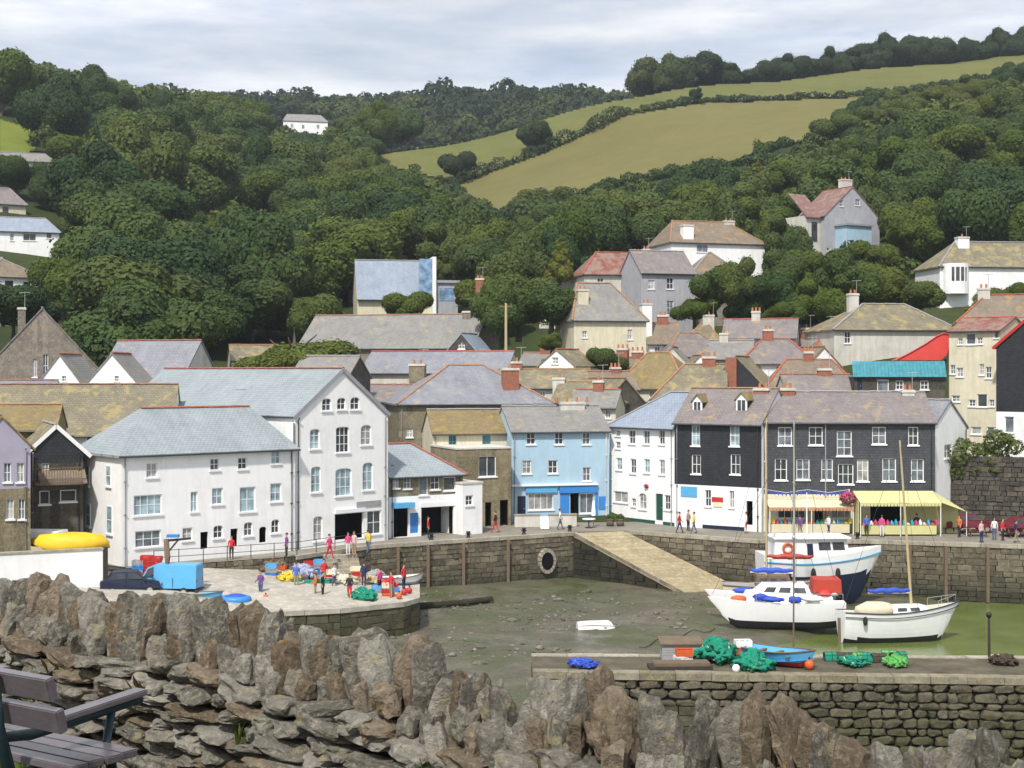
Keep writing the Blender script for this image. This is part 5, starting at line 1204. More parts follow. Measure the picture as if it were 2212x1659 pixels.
# garden shrubs placed against houses
for vx, vy, d, R_, lb, m_ in [(635, 812, 142, 4.9, 'low broad olive-green bush behind the inn roof', 'leaf_bright'), (870, 690, 178, 2.8, 'green bush in front of the blue glazed house', 'leaf_bright'), (1210, 596, 187, 2.6, 'bright yellow-green bush above the flat-roofed house', 'leaf_yellow'),
        (1545, 655, 172, 3.4, 'rounded bush under the brown pyramid-roofed cottage', 'leaf_wood'), (1590, 668, 170, 3.2, 'bushy tree next to the brown pyramid-roofed cottage', 'leaf_wood'), (1650, 665, 170, 3.6, 'bushy tree above the purple roofed terrace', 'leaf_wood'), (1700, 640, 176, 3.6, 'bushy tree left of the villa terrace', 'leaf_wood'), (1770, 690, 166, 3.2, 'bush beside the long pale hip-roofed house', 'leaf_bright'),
        (1830, 625, 186, 2.8, 'leafy bush below the lone gabled villa terrace', 'leaf_wood'), (1900, 590, 192, 4.0, 'leafy tree right of the villa terrace', 'leaf_bright'), (1975, 668, 172, 3.2, 'hedge tree left of the white bow-windowed house', 'leaf_wood'), 
        (2150, 672, 168, 2.2, 'bush in front of the white bow-windowed house', 'leaf_wood'), (2205, 672, 168, 2.6, 'bush at the end of the white bow-windowed house', 'leaf_bright'), (1725, 610, 196, 3.2, 'tree at the left foot of the lone gabled villa', 'leaf_bright'), (1700, 570, 205, 4.2, 'tree between the large white hillside house and the gabled villa', 'leaf_wood'),
        (1190, 755, 152, 1.6, 'small bright bush by the tiny white gabled cottage', 'leaf_bright'), (30, 700, 165, 4.4, 'tree below the small white house on the left slope', 'leaf_wood'), (150, 650, 190, 4.6, 'tree right of the orange roofed house', 'leaf_bright'), (205, 575, 215, 5, 'tree right of the white villa on the left slope', 'leaf_wood'), (1310, 800, 150, 2.2, 'dark bush against the cream hillside house wall', 'leaf_wood'),
        (1120, 700, 165, 4.2, 'tall garden tree left of the cream hillside house', 'leaf_wood'), (1190, 700, 163, 4.0, 'broad garden tree beside the cream hillside house', 'leaf_wood'), (1690, 700, 163, 2.6, 'round bush behind the town roofs by the cream cottage', 'leaf_bright'), (1500, 690, 172, 2.4, 'bush above the cream cottage with the olive hipped roof', 'leaf_bright'), (1610, 690, 171, 2.9, 'bush at the wood edge above the brown-roofed cream cottage', 'leaf_wood'), (1740, 700, 168, 2.8, 'bush behind the white cottage at the wood foot', 'leaf_wood'), (1830, 655, 170, 3.2, 'dark bush behind the long pale hip-roofed house', 'leaf_wood'), (1900, 655, 172, 3.4, 'leafy bush behind the middle of the long pale hip-roofed house', 'leaf_bright'), (1075, 720, 160, 3.4, 'tree right of the chapel gable', 'leaf_wood')]:
    lo_ = R_ < 3 or 'low broad' in lb; tree(gx(vx, d), d, R_, lb, None, m_, zat(vy, d), 'garden_bush' if lo_ else 'garden_tree', 'bush' if lo_ else 'tree', .62 if 'low broad' in lb else 1.)
# ivy hedge over the wall at the right end of the quay
cl = []
for k in range(46): vx = U(2062, 2300); vy = U(948, 1022); d = 119-U(0, 2.5); cl.append((gx(vx, d), d, zat(vy, d), U(.5, 1.0)))
c0 = Vector((gx(2150, 119), 119, 8.0)); V, Fq = leaf_cloud(410, [(a-c0.x, b-c0.y, c-c0.z, r) for a, b, c, r in cl], 5200, .14); o = thing('ivy_hedge', 'dark green ivy hedge overhanging the stone wall at the quay end', 'hedge', c0); link('foliage', quick_mesh('foliage', V, Fq, 'leaf_wood'), o)
mb = MB()
for a, b, c, r in cl[::4]: mb.tube([(a-c0.x, b-c0.y+.6, c-c0.z-1), (a-c0.x, b-c0.y, c-c0.z)], [.08, .04], 5)
struct(mb.build('stems', 'bark', o), 'stuff')
w = thing('bank_wall', 'rough dark stone retaining wall under the ivy hedge', 'wall'); mb = MB(); course(mb, (gx(2046, 117.5), 117.5), (gx(2420, 113), 113), 3.6, zat(985, 117), .4, (.4, .9), .06, .03); struct(mb.build('stone_courses', 'dark_stone', w), 'stuff')
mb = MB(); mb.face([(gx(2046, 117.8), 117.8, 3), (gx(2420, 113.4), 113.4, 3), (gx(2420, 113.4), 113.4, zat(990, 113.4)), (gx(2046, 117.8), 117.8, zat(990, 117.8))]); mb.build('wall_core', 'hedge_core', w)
# ---------------- headland, dry stone hedge wall, bench ----------------
ground('headland_soil', (.028, .026, .016), (.045, .042, .022), (.06, .065, .025), 1.2)
WA, WB = Vector((-3.42, 9.4, 0)), Vector((1.84, 5.05, 0)); wd = (WB-WA).normalized(); wn_ = Vector((-wd.y, wd.x, 0))*-1   # wn_ faces the camera
if wn_.y > 0: wn_ = -wn_
def on_wall(vx):
    k = (vx-CX)/F; s = (k*WA.y-WA.x)/(wd.x-k*wd.y); return WA+wd*s
CREST = [(-400, 1225), (0, 1248), (60, 1236), (200, 1276), (420, 1288), (560, 1318), (650, 1350), (720, 1385), (760, 1360), (860, 1375), (930, 1425), (1000, 1455), (1050, 1440), (1120, 1470), (1290, 1432), (1370, 1478), (1440, 1500), (1560, 1545), (1610, 1515), (1680, 1508), (1720, 1545), (1850, 1572), (1960, 1612), (2060, 1585), (2212, 1612), (2600, 1640)]
def crest_z(vx):
    for (x0, y0), (x1, y1) in zip(CREST, CREST[1:]):
        if x0 <= vx <= x1: return zat(y0+(y1-y0)*(vx-x0)/(x1-x0), on_wall(vx).y)
    return 15.5
mb = MB(); NX, NY = 60, 60
V = []; Fc = []
for j in range(NY+1):
    for i in range(NX+1):
        x = -14+28*i/NX; y = -6+56*j/NY; s = (Vector((x, y, 0))-WA).dot(-wn_)
        z = 15.38-.13*max(0, y-1.2)*.9 if s < 0 else 14.55-.9*s-.02*s*s
        if s < 0: z = max(z, 14.62)+(0 if y > 5 else 0)
        z = max(z, -2.0)+.05*noise.noise(Vector((x*.8, y*.8, 0))); V.append((x, y, z))
for j in range(NY):
    for i in range(NX): q = j*(NX+1)+i; Fc.append((q, q+1, q+NX+2, q+NX+1))
me = bpy.data.meshes.new('headland'); me.from_pydata(V, [], Fc); me.materials.append(MATS['headland_soil']); me.polygons.foreach_set('use_smooth', [True]*len(Fc)); struct(link('headland', me))
wl = thing('dry_stone_wall', 'rough dry stone wall with jagged upright coping stones along the headland path', 'stone wall', WA)
# earth core under the stones
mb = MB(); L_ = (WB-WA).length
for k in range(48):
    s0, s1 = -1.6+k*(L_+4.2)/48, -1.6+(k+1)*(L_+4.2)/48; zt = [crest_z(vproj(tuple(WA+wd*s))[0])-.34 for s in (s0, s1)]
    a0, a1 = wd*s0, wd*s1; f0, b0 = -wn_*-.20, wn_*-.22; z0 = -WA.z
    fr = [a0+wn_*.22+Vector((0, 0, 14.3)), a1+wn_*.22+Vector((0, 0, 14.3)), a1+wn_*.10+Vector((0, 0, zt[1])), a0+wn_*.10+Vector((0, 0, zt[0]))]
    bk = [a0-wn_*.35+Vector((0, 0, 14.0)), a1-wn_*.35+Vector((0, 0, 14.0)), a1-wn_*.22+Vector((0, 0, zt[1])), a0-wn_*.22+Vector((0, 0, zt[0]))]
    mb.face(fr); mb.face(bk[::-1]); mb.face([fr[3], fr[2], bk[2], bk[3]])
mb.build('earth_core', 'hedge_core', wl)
ang = math.atan2(wd.y, wd.x)
upr = [stone_mesh(10+k, 1, 1, 1, 3, .5, 'coping_stone', 'hedge_stone' if k % 4 else 'hedge_stone_warm', .70) for k in range(12)]
flat = [stone_mesh(30+k, 1, 1, 1, 3, .42, 'stone', 'hedge_stone' if k % 5 else 'hedge_stone_warm', .70) for k in range(14)]
s = -1.5
while s < L_+2.2:
    w = random.choice([U(.06, .09), U(.08, .13), U(.11, .17)]); p = WA+wd*(s+w/2); vx = vproj(tuple(p))[0]; zt = crest_z(vx)-.05+U(-.07, .025); h = U(.26, .42)
    o = link('coping_stone', random.choice(upr), wl, wd*(s+w/2)-wn_*U(-.06, .10)+Vector((0, 0, zt-h/2+.02)), (U(-.10, .10), U(-.30, .10), ang+U(-.22, .22)), (w*.60, U(.11, .21), h*.76)); s += w*.92
s = -1.5
while s < L_+2.2:                                              # lower, shorter row leaning on the face
    w = U(.07, .15); p = WA+wd*(s+w/2); zt = crest_z(vproj(tuple(p))[0])-U(.17, .26); h = U(.14, .27)
    link('coping_stone', random.choice(upr), wl, wd*(s+w/2)+wn_*U(.10, .19)+Vector((0, 0, zt-h/2)), (U(-.2, .2), U(-.5, .3), ang+U(-.4, .4)), (w*.58, U(.07, .12), h*.74)); s += w*.98
n = 0
zrow = .33
while zrow < 1.25:
    hrow = U(.05, .10); s = -1.5+U(0, .2)
    while s < L_+1.6:
        l = U(.10, .40); p = WA+wd*(s+l/2); vx = vproj(tuple(p))[0]; z = crest_z(vx)-zrow-hrow/2+U(-.02, .02)
        if z > 14.45 and vproj((p.x, p.y, z))[1] < 1720 and n < 300:
            link('stone', random.choice(flat), wl, wd*(s+l/2)+wn_*(.20+.10*(zrow-.4)+U(-.03, .05))+Vector((0, 0, z)), (U(-.12, .12), U(-.10, .22), ang+U(-.25, .25)), (l*.72, U(.11, .17), hrow*U(.60, .82))); n += 1
        s += l*U(.92, 1.12)
    zrow += hrow*.98
print('wall stones', n)
# scattered rubble at the foot of the wall
for k in range(34):
    vx = U(260, 1500); p = on_wall(vx)+wn_*U(.45, 1.5); sz = U(.05, .15)
    o = link('loose_stone', random.choice(flat), None, (p.x, p.y, max(14.62, 15.38-.117*max(0, p.y-1.2))+sz*.25), (U(-.3, .3), U(-.3, .3), U(0, 6)), (sz*U(.9, 1.8), sz, sz*.6))
    tag(o, 'loose grey stone lying at the foot of the dry stone wall', 'stone', 'loose stones by the wall')
# grass and weeds
foliage('grass_blade', [(.05, .10, .015), (.08, .13, .02), (.11, .14, .03)], .3)
foliage('rust_leaf', [(.17, .055, .015), (.24, .09, .02), (.12, .06, .02)], .2)
def blades(spots, n, hgt, spread, seed):
    g = random.Random(seed); V = []; Fq = []
    for (cx, cy, cz) in spots:
        for k in range(n):
            a = g.uniform(0, 6.28); r = spread*math.sqrt(g.random()); x, y = cx+r*math.cos(a), cy+r*math.sin(a); h = hgt*g.uniform(.5, 1.2); b = g.uniform(0, 6.28); w = .006+.004*g.random(); ln = h*g.uniform(.1, .6)
            dx, dy = math.cos(b), math.sin(b); q = len(V)
            V += [(x-dy*w, y+dx*w, cz-.02), (x+dy*w, y-dx*w, cz-.02), (x+dx*ln*.4+dy*w*.8, y+dy*ln*.4-dx*w*.8, cz+h*.6), (x+dx*ln*.4-dy*w*.8, y+dy*ln*.4+dx*w*.8, cz+h*.6), (x+dx*ln, y+dy*ln, cz+h), (x+dx*ln+.002, y+dy*ln, cz+h)]
            Fq += [(q, q+1, q+2, q+3), (q+3, q+2, q+5, q+4)]
    return np.array(V), np.array(Fq)
sp = []
for vx, off in [(560, .35), (600, .4), (640, .45), (700, .5), (760, .5), (820, .45), (860, .5), (900, .45), (150, .3), (200, .35), (240, .4), (300, .5), (470, .5), (980, .5), (1060, .5), (30, .3), (520, .7), (680, .8), (880, .8), (1150, .6)]:
    p = on_wall(vx)+wn_*off; sp.append((p.x, p.y, max(14.62, 15.38-.117*max(0, p.y-1.2))))
V, Fq = blades(sp, 150, .17, .24, 5); struct(link('grass', quick_mesh('grass', V, Fq, 'grass_blade')), 'stuff')
sp = []
for vx, dz in [(170, .55), (150, .75), (610, .62), (1230, .5), (1180, .55), (1010, .5)]:
    p = on_wall(vx)+wn_*.22; sp.append((p.x, p.y, crest_z(vx)-dz))
V, Fq = blades(sp, 60, .12, .10, 6); struct(link('wall_grass', quick_mesh('wall_grass', V, Fq, 'grass_blade')), 'stuff')
for vx, dz, n_, lb in [(100, .62, 26, 'rust-brown dock plant growing from the wall near the bench'), (165, .72, 20, 'rust-brown weed low on the wall above the bench'), (200, .55, 24, 'orange-brown weed in a gap of the stone wall'), (395, .60, 16, 'small orange-brown weed between wall stones')]:
    p = on_wall(vx)+wn_*.26; o = thing('dock_plant', lb, 'plant', (p.x, p.y, crest_z(vx)-dz)); g = random.Random(vx); mb = MB(); mb2 = MB()
    for k in range(n_):
        a = g.uniform(0, 6.28); l = g.uniform(.08, .2); e = Vector((math.cos(a)*l*.6, math.sin(a)*l*.6-.03, l*g.uniform(.2, 1.1))); mb2.tube([(0, 0, -.03), e], [.005, .003], 4)
        s_ = Vector((-math.sin(a), math.cos(a), 0))*.018; mb.face([e*.5, e*.8+s_, e*1.15, e*.8-s_])
    mb.build('leaf', 'rust_leaf', o); mb2.build('stem', 'timber', o)
# bench: cast end frames, weathered boards, facing the harbour
plain('bench_board', (.125, .105, .115), .36, .3, 6, .2, 40, spec=.8); MATS['bench_board'].node_tree.nodes['Principled BSDF'].inputs['Coat Weight'].default_value = .7; MATS['bench_board'].node_tree.nodes['Principled BSDF'].inputs['Coat Roughness'].default_value = .3
plain('bench_iron', (.012, .030, .036), .5, .3, 8, .3, 30)
bn = thing('wooden_bench', 'weathered wooden bench with dark iron frames seen from behind', 'bench', (-1.93, 6.0, 14.83), R(-32))
def board(name, x0, x1, y, z, w, t_, tilt):
    bm = bmesh.new(); bmesh.ops.create_cube(bm, size=1)
    for v in bm.verts: v.co = Vector((v.co.x*(x1-x0), v.co.y*t_, v.co.z*w))
    bmesh.ops.bevel(bm, geom=list(bm.edges), offset=.006, segments=2, affect='EDGES'); me_ = bpy.data.meshes.new(name); bm.to_mesh(me_); bm.free(); me_.materials.append(MATS['bench_board'])
    return link(name, me_, bn, ((x0+x1)/2, y, z), (tilt, 0, 0))
board('back_board', -1.7, 0, -.035, .815, .105, .045, R(14)); board('back_board', -1.7, .02, .0, .675, .105, .045, R(14)); board('back_board', -1.7, .01, .035, .535, .09, .045, R(14)) if 0 else None
for k in range(4): board('seat_board', -1.72, -.03-.012*(k % 2)-.01*k, .14+.108*k, .432-.006*k, .036, .096, R(-2))
for fx in (-.30, -1.30):
    mb = MB()
    mb.tube([(fx, -.13, .0), (fx, -.02, .30), (fx, -.02, .42), (fx, -.075, .62), (fx, -.10, .86)], [.030, .028, .028, .026, .024], 8)
    mb.tube([(fx, -.02, .40), (fx, .25, .385), (fx, .54, .39)], .024, 8); mb.tube([(fx, .54, .39), (fx, .58, .2), (fx, .64, 0)], [.026, .024, .03], 8)
    mb.tube([(fx, -.06, .575), (fx, .10, .555), (fx, .34, .565), (fx, .74, .585)], [.022, .026, .026, .022], 8); mb.tube([(fx, .52, .39), (fx, .56, .57)], .02, 8)
    mb.tube([(fx, -.06, .02), (fx, .3, .16), (fx, .6, .02)], .016, 6); mb.build('iron_frame', 'bench_iron', bn, True)
    bm = bmesh.new(); bmesh.ops.create_cube(bm, size=1)
    for v in bm.verts: v.co = Vector((v.co.x*.085, v.co.y*.50, v.co.z*.03))
    bmesh.ops.bevel(bm, geom=list(bm.edges), offset=.006, segments=2, affect='EDGES'); me_ = bpy.data.meshes.new('armrest'); bm.to_mesh(me_); bm.free(); me_.materials.append(MATS['bench_board']); link('armrest', me_, bn, (fx, .50, .608), (R(3), 0, 0))
# ---------------- boats ----------------
def hull(mb, L_, B_, H_, wl_=.35, tr=.78, rake=.06, bowz=.22, n=18, m=9, open_top=False, flare=.55):
    """lofted hull, stern at -L/2, bow at +L/2, keel at z=0; returns the sheer line. material 0 topsides, 1 bottom"""
    sh = []; rows = []
    for i in range(n+1):
        t_ = i/n; b = B_/2*(tr+(1-tr)*min(1, t_/.4)**.7)*(1-max(0, (t_-.45)/.55)**2.4)
        b = max(b, .015); sz = H_*(1+bowz*max(0, (t_-.3)/.7)**2+.05*max(0, (.3-t_)/.3)); kz = H_*.80*max(0, (t_-.80)/.20)**2.2+H_*.12*max(0, (.2-t_)/.2)
        r = []
        for j in range(m+1):
            s_ = j/m; y_ = b*(s_**flare); z = kz+(sz-kz)*(s_**1.5); x = -L_/2+L_*t_+rake*L_*(s_-.5)*max(0, (t_-.6)/.4)
            r.append((x, y_, z))
        rows.append(r); sh.append(r[-1])
    for sgn in (1, -1):
        for i in range(n):
            for j in range(m):
                q = [rows[i][j], rows[i+1][j], rows[i+1][j+1], rows[i][j+1]]; mb.face([(x, y_*sgn, z) for x, y_, z in q], 1 if sum(p[2] for p in q)/4 < wl_*H_ else 0)
    tr_ = rows[0]; mb.face([(x, y_, z) for x, y_, z in tr_]+[(x, -y_, z) for x, y_, z in reversed(tr_)], 0)
    return sh
def deck(mb, sh, drop=.08, mi=0, inset=.02):
    for a, b in zip(sh, sh[1:]):
        mb.face([(a[0], max(0, a[1]-inset), a[2]-drop), (b[0], max(0, b[1]-inset), b[2]-drop), (b[0], -max(0, b[1]-inset), b[2]-drop), (a[0], -max(0, a[1]-inset), a[2]-drop)], mi)
def strake(mb, sh, r=.035, dz=0.):
    for s in (1, -1): mb.tube([(x, y*s+.012*s, z+dz) for x, y, z in sh], r, 6)
def cabin(mb, x0, x1, w0, w1, z0, z1, taper=.82, rake=.25, mi=0):
    b = [(x0, -w0/2, z0), (x1, -w1/2, z0), (x1, w1/2, z0), (x0, w0/2, z0)]; t_ = [(x0+rake*.4, -w0/2*taper, z1), (x1-rake, -w1/2*taper, z1), (x1-rake, w1/2*taper, z1), (x0+rake*.4, w0/2*taper, z1)]
    mb.mesh(b+t_, [(4, 5, 6, 7), (0, 1, 5, 4), (1, 2, 6, 5), (2, 3, 7, 6), (3, 0, 4, 7)], mi)
def side_panes(root, x0, x1, w0, w1, z0, z1, taper, rake, zz0, zz1, fr, name='window', mat='glass_dark'):
    """panes lying on the raked sides of a cabin"""
    for (f0, f1) in fr:
        for s in (1, -1):
            mb = MB(); P = []
            for f, zf in ((f0, zz0), (f1, zz0), (f1, zz1), (f0, zz1)):
                w = (w0+(w1-w0)*f)/2*(1-(1-taper)*zf); xa = x0+rake*.4*zf; xb = x1-rake*zf; P.append(Vector((xa+(xb-xa)*f, s*(w+.012), z0+(z1-z0)*zf)))
            mb.face(P); mb.face([p-Vector((0, s*.012, 0)) for p in P][::-1]); mb.build(name, mat, root)
def rail(root, pts, h=.55, name='guard_rail'):
    mb = MB(); top = [Vector(p)+Vector((0, 0, h)) for p in pts]; mb.tube(top, .018, 5)
    for p, q in zip(pts, top): mb.tube([p, q], .016, 5)
    mb.build(name, 'alloy', root)
def rig(root, x, z0, z1, r=.085, boom=3.0, bz=1.0, cover=None, side=-1, sp=.8, bow=None, stern=None, mat='mast_wood', lean=0.):
    mb = MB(); mb.tube([(x, 0, z0), (x+lean, 0, z1)], [r, r*.65], 8)
    f = .62; xs = x+lean*f; zs = z0+(z1-z0)*f; mb.tube([(xs, -sp, zs), (xs, sp, zs)], .025, 6); mb.build('mast', mat, root)
    mb = MB(); mb.tube([(x, 0, z0+bz), (x+side*boom, 0, z0+bz+.05)], .05, 6); mb.build('boom', 'alloy', root)
    if cover:
        mb = MB(); n = 12; mb.tube([(x+side*boom*k/n, .02*math.sin(k*2.1), z0+bz+.16+.04*math.sin(k*1.7)) for k in range(n+1)], [.06+.13*math.sin(math.pi*(k+.8)/(n+2)) for k in range(n+1)], 8); mb.build('sail_cover', cover, root, True)
    mb = MB(); T_ = (x+lean, 0, z1-.1)
    for e in (bow, stern): 
        if e: mb.tube([T_, e], .012, 4)
    for s in (1, -1): mb.tube([T_, (xs, s*sp, zs), (x, s*sp*1.25, z0)], .010, 4)
    mb.build('rigging', 'metal_dark', root)
def zmud(vx, d): return mudz(gx(vx, d), d)

# white sailing yacht
d = 90.3; o = thing('sailing_yacht', 'white sailing yacht with a cream cockpit cover afloat in the green shallows', 'yacht', (gx(1940, d), d, -.72), R(7))
o.rotation_euler = (R(-3), 0, R(7))
mb = MB(); sh = hull(mb, 7.6, 2.6, 2.25, .30, .70, .10, .26); mb.build('hull', ['paint_white', 'paint_black'], o, True)
mb = MB(); deck(mb, sh); mb.build('deck', 'tarp_cream', o)
mb = MB(); strake(mb, sh, .04, -.03); strake(mb, sh, .03, -.32); mb.build('rubbing_strake', 'paint_navy', o)
mb = MB(); cabin(mb, -.6, 1.9, 1.7, 1.2, 2.15, 2.65); mb.build('cabin', 'paint_white', o); side_panes(o, -.6, 1.9, 1.7, 1.2, 2.15, 2.65, .82, .25, .3, .75, [(.12, .4), (.5, .78)])
mb = MB(); mb.blob((-1.5, 0, 2.4), 1.35, .95, .5, 0, 14, 8, .22, 3); mb.build('cockpit_cover', 'tarp_cream', o, True)
rig(o, .95, 2.55, 13.2, .095, 2.9, .85, 'tarp_blue', -1, .8, (3.9, 0, 2.75), (-3.7, 0, 2.3), lean=-.55)
rail(o, [(3.95, 0, 2.75), (3.2, .5, 2.6), (2.4, .85, 2.45)], .5, 'pulpit'); rail(o, [(3.95, 0, 2.75), (3.2, -.5, 2.6), (2.4, -.85, 2.45)], .5, 'pulpit')
mb = MB(); mb.box(-3.98, -3.76, -.04, .04, .15, 1.9); mb.build('rudder', 'timber', o)
mb = MB(); mb.blob((-2.6, -1.18, 1.8), .16, .12, .3, 0, 8, 6); mb.build('fender', 'rubber', o, True)
# catamaran
d = 94; o = thing('catamaran', 'white twin-hulled catamaran with a blue sail cover dried out on the mud', 'catamaran', (gx(1676, d), d, zmud(1676, d)+.05), R(176))
for s in (1, -1):
    mb = MB(); sh = hull(mb, 8.6, 1.25, 1.75, .34, .8, .08, .2)
    mb.v = [(x, y+s*1.55, z) for x, y, z in mb.v]; mb.build('hull', ['paint_white', 'paint_black'], o, True)
    mb = MB(); deck(mb, sh); mb.v = [(x, y+s*1.55, z) for x, y, z in mb.v]; mb.build('deck', 'paint_white', o)
mb = MB(); cabin(mb, -3.6, 2.2, 3.4, 2.6, 1.55, 2.15, .9, .3); mb.build('bridge_deck', 'paint_white', o); mb = MB(); cabin(mb, -2.2, 1.5, 2.6, 1.9, 2.15, 2.75, .8, .6); mb.build('cabin', 'paint_white', o)
side_panes(o, -2.2, 1.5, 2.6, 1.9, 2.15, 2.75, .8, .6, .25, .8, [(.08, .3), (.38, .6), (.68, .88)])
rig(o, -1.4+.2, 2.7, 13.6, .085, 2.9, .75, 'tarp_blue', 1, .9, (4.2, 0, 2.0), (-4.2, 0, 1.8), 'alloy')
for x, y, z, c in ((1.2, 1.7, 2.1, 'tarp_blue'), (-1.0, 2.0, 2.0, 'tarp_blue'), (-3.0, 1.4, 2.35, 'paint_red'), (2.6, 1.5, 1.95, 'paint_orange')): mb = MB(); mb.blob((x, y, z), .5, .3, .24, 0, 9, 6, .5, x); mb.build('deck_bag', c, o, True)
rail(o, [(-4.1, -2.0, 1.8), (-2.5, -2.1, 1.8), (-.5, -2.15, 1.85), (1.5, -2.1, 1.9)], .6); rail(o, [(-4.1, 2.0, 1.8), (-2.5, 2.1, 1.8), (-.5, 2.15, 1.85), (1.5, 2.1, 1.9)], .6)
mb = MB(); mb.box(-4.25, -4.0, -.35, .35, 1.1, 1.9); mb.build('outboard_motor', 'paint_black', o)
mb = MB(); cabin(mb, -4.2, -2.3, 1.9, 1.9, 2.3, 3.15, .95, .1); mb.build('cockpit_tent', 'tarp_red', o)
for x, y, z, c in ((-3.2, -1.9, 1.95, 'tarp_blue'), (.4, 2.05, 2.0, 'tarp_blue'), (2.0, -1.6, 2.0, 'tarp_blue'), (-2.2, 2.0, 2.05, 'paint_white')): mb = MB(); mb.blob((x, y, z), .7, .25, .2, 0, 9, 6, .6, x); mb.build('stowed_sail', c, o, True)
# yacht with red sail cover
d = 99.5; o = thing('red_covered_yacht', 'small yacht with a red sail cover lying behind the catamaran', 'yacht', (gx(1662, d), d, zmud(1662, d)), R(-6))
mb = MB(); sh = hull(mb, 6.6, 2.3, 1.8, .36, .72, .08, .25); mb.build('hull', ['paint_cream', 'paint_maroon'], o, True); mb = MB(); deck(mb, sh); mb.build('deck', 'paint_grey', o)
mb = MB(); cabin(mb, -1.0, 1.6, 1.6, 1.1, 1.72, 2.5); mb.build('cabin', 'timber', o); side_panes(o, -1, 1.6, 1.6, 1.1, 1.72, 2.5, .82, .25, .35, .8, [(.1, .3), (.4, .6), (.7, .88)])
rig(o, -.2, 2.3, 13.6, .085, 3.2, 1.35, 'tarp_red', 1, .8, (3.4, 0, 2.1), (-3.2, 0, 1.8)); mb = MB(); strake(mb, sh, .045, -.03); mb.build('rubbing_strake', 'timber', o)
# fishing boat
d = 103; o = thing('fishing_boat', 'fishing boat with dark hull, white topsides and wheelhouse moored under the quay', 'fishing boat', (gx(1766, d), d, zmud(1766, d)-.1), R(4))
mb = MB(); sh = hull(mb, 8.6, 3.2, 3.25, .76, .86, .10, .20); mb.build('hull', ['paint_white', 'paint_navy'], o, True)
mb = MB()
for s in (1, -1):
    for a, b in zip(sh, sh[1:]): mb.face([(a[0], a[1]*s, a[2]-.02), (b[0], b[1]*s, b[2]-.02), (b[0]+.02, b[1]*s*1.02, b[2]+.42), (a[0], a[1]*s*1.02, a[2]+.42)])
mb.face([(sh[0][0], sh[0][1], sh[0][2]-.02), (sh[0][0], -sh[0][1], sh[0][2]-.02), (sh[0][0], -sh[0][1]*1.02, sh[0][2]+.42), (sh[0][0], sh[0][1]*1.02, sh[0][2]+.42)]); mb.build('bulwark', 'paint_white', o, True)
mb = MB(); deck(mb, sh, .03); mb.build('deck', 'paint_grey', o)
mb = MB(); cabin(mb, -3.6, 2.2, 2.5, 2.1, 3.2, 4.95, .95, .35); mb.build('wheelhouse', 'paint_white', o); side_panes(o, -3.6, 2.2, 2.5, 2.1, 3.2, 4.95, .95, .35, .52, .85, [(.60, .76), (.79, .95)]); side_panes(o, -3.6, 2.2, 2.5, 2.1, 3.2, 4.95, .95, .35, .08, .8, [(.44, .52)], 'door', 'paint_navy')
mb = MB(); mb.box(-3.6, 2.1, -1.35, 1.35, 4.95, 5.05); mb.box(-3.3, 1.4, -1.1, 1.1, 5.05, 5.12); mb.build('cabin_roof', 'paint_white', o)
mb = MB(); mb.box(1.88, 1.95, -.75, -.05, 4.1, 4.7); mb.box(1.88, 1.95, .05, .75, 4.1, 4.7); mb.build('windscreen', 'glass_dark', o)
mb = MB(); n = 14; mb.tube([(-2.55+.34*math.cos(6.283*k/n), -1.28, 4.3+.34*math.sin(6.283*k/n)) for k in range(n+1)], .085, 6, cap=False); mb.build('lifebuoy', 'paint_orange', o, True)
rail(o, [(-3.5, -1.2, 5.1), (-1.8, -1.2, 5.1), (0, -1.15, 5.1), (1.5, -1.0, 5.1)], .35); mb = MB(); mb.tube([(-.8, 0, 5.1), (-.8, 0, 8.2)], [.06, .035], 6); mb.tube([(-1.3, 0, 7.2), (-.3, 0, 7.2)], .025, 5); mb.build('aerial_mast', 'paint_white', o)
for x in (-2.6, -.8, 1.0): mb = MB(); mb.blob((x, -1.72, 2.5), .2, .16, .42, 0, 8, 6); mb.build('fender', 'rubber', o, True)
mb = MB(); strake(mb, sh, .05, -.08); mb.build('rubbing_strake', 'paint_sky', o)
# small open boats
def dinghy(name, label, loc, rz, L_=2.8, top='paint_white', bot='paint_red', inner='tarp_cream', thw=3, roll=0., flip=False, cover=None, oar=True):
    o = thing(name, label, 'dinghy', loc, rz); o.rotation_euler = (roll+(math.pi if flip else 0), 0, rz)
    mb = MB(); sh = hull(mb, L_, L_*.44, L_*.2, .45, .82, .06, .35, 12, 6); mb.build('hull', [top, bot], o, True)
    mb = MB(); strake(mb, sh, .035); mb.build('gunwale', 'timber' if top != 'timber' else 'paint_white', o)
    if cover: mb = MB(); mb.blob((-.05*L_, 0, L_*.2), L_*.42, L_*.2, L_*.10, 0, 12, 6, .15, 2); mb.build('cover', cover, o, True)
    else:
        mb = MB(); deck(mb, sh, L_*.12, 0, .04); mb.build('floor', inner, o)
        for k in range(thw): x = -L_*.32+L_*.26*k; mb = MB(); w = L_*.19; mb.box(x-.09, x+.09, -w, w, L_*.15, L_*.165); mb.build('thwart', 'timber', o)
    return o
PT = PZ-.02
dinghy('pier_dinghy', 'small blue dinghy with a red bottom standing on the stone pier', (gx(1685, 63.6), 63.6, PT), R(-38), 3.3, 'paint_sky', 'paint_red', 'paint_sky', 3)
d = 91.5; dinghy('upturned_dinghy', 'small white dinghy lying upside down on the mud', (gx(1288, d), d, zmud(1288, d)+.5), R(8), 2.5, 'paint_white', 'paint_white', flip=True)
d = 95.5; dinghy('work_punt', 'white punt with red gear beached at the end of the concrete hard', (gx(866, d), d, 2.42), R(12), 2.9, 'paint_white', 'paint_grey', 'paint_grey', 2)
hz = lambda vx, vy, z: hp(vx, vy, z)
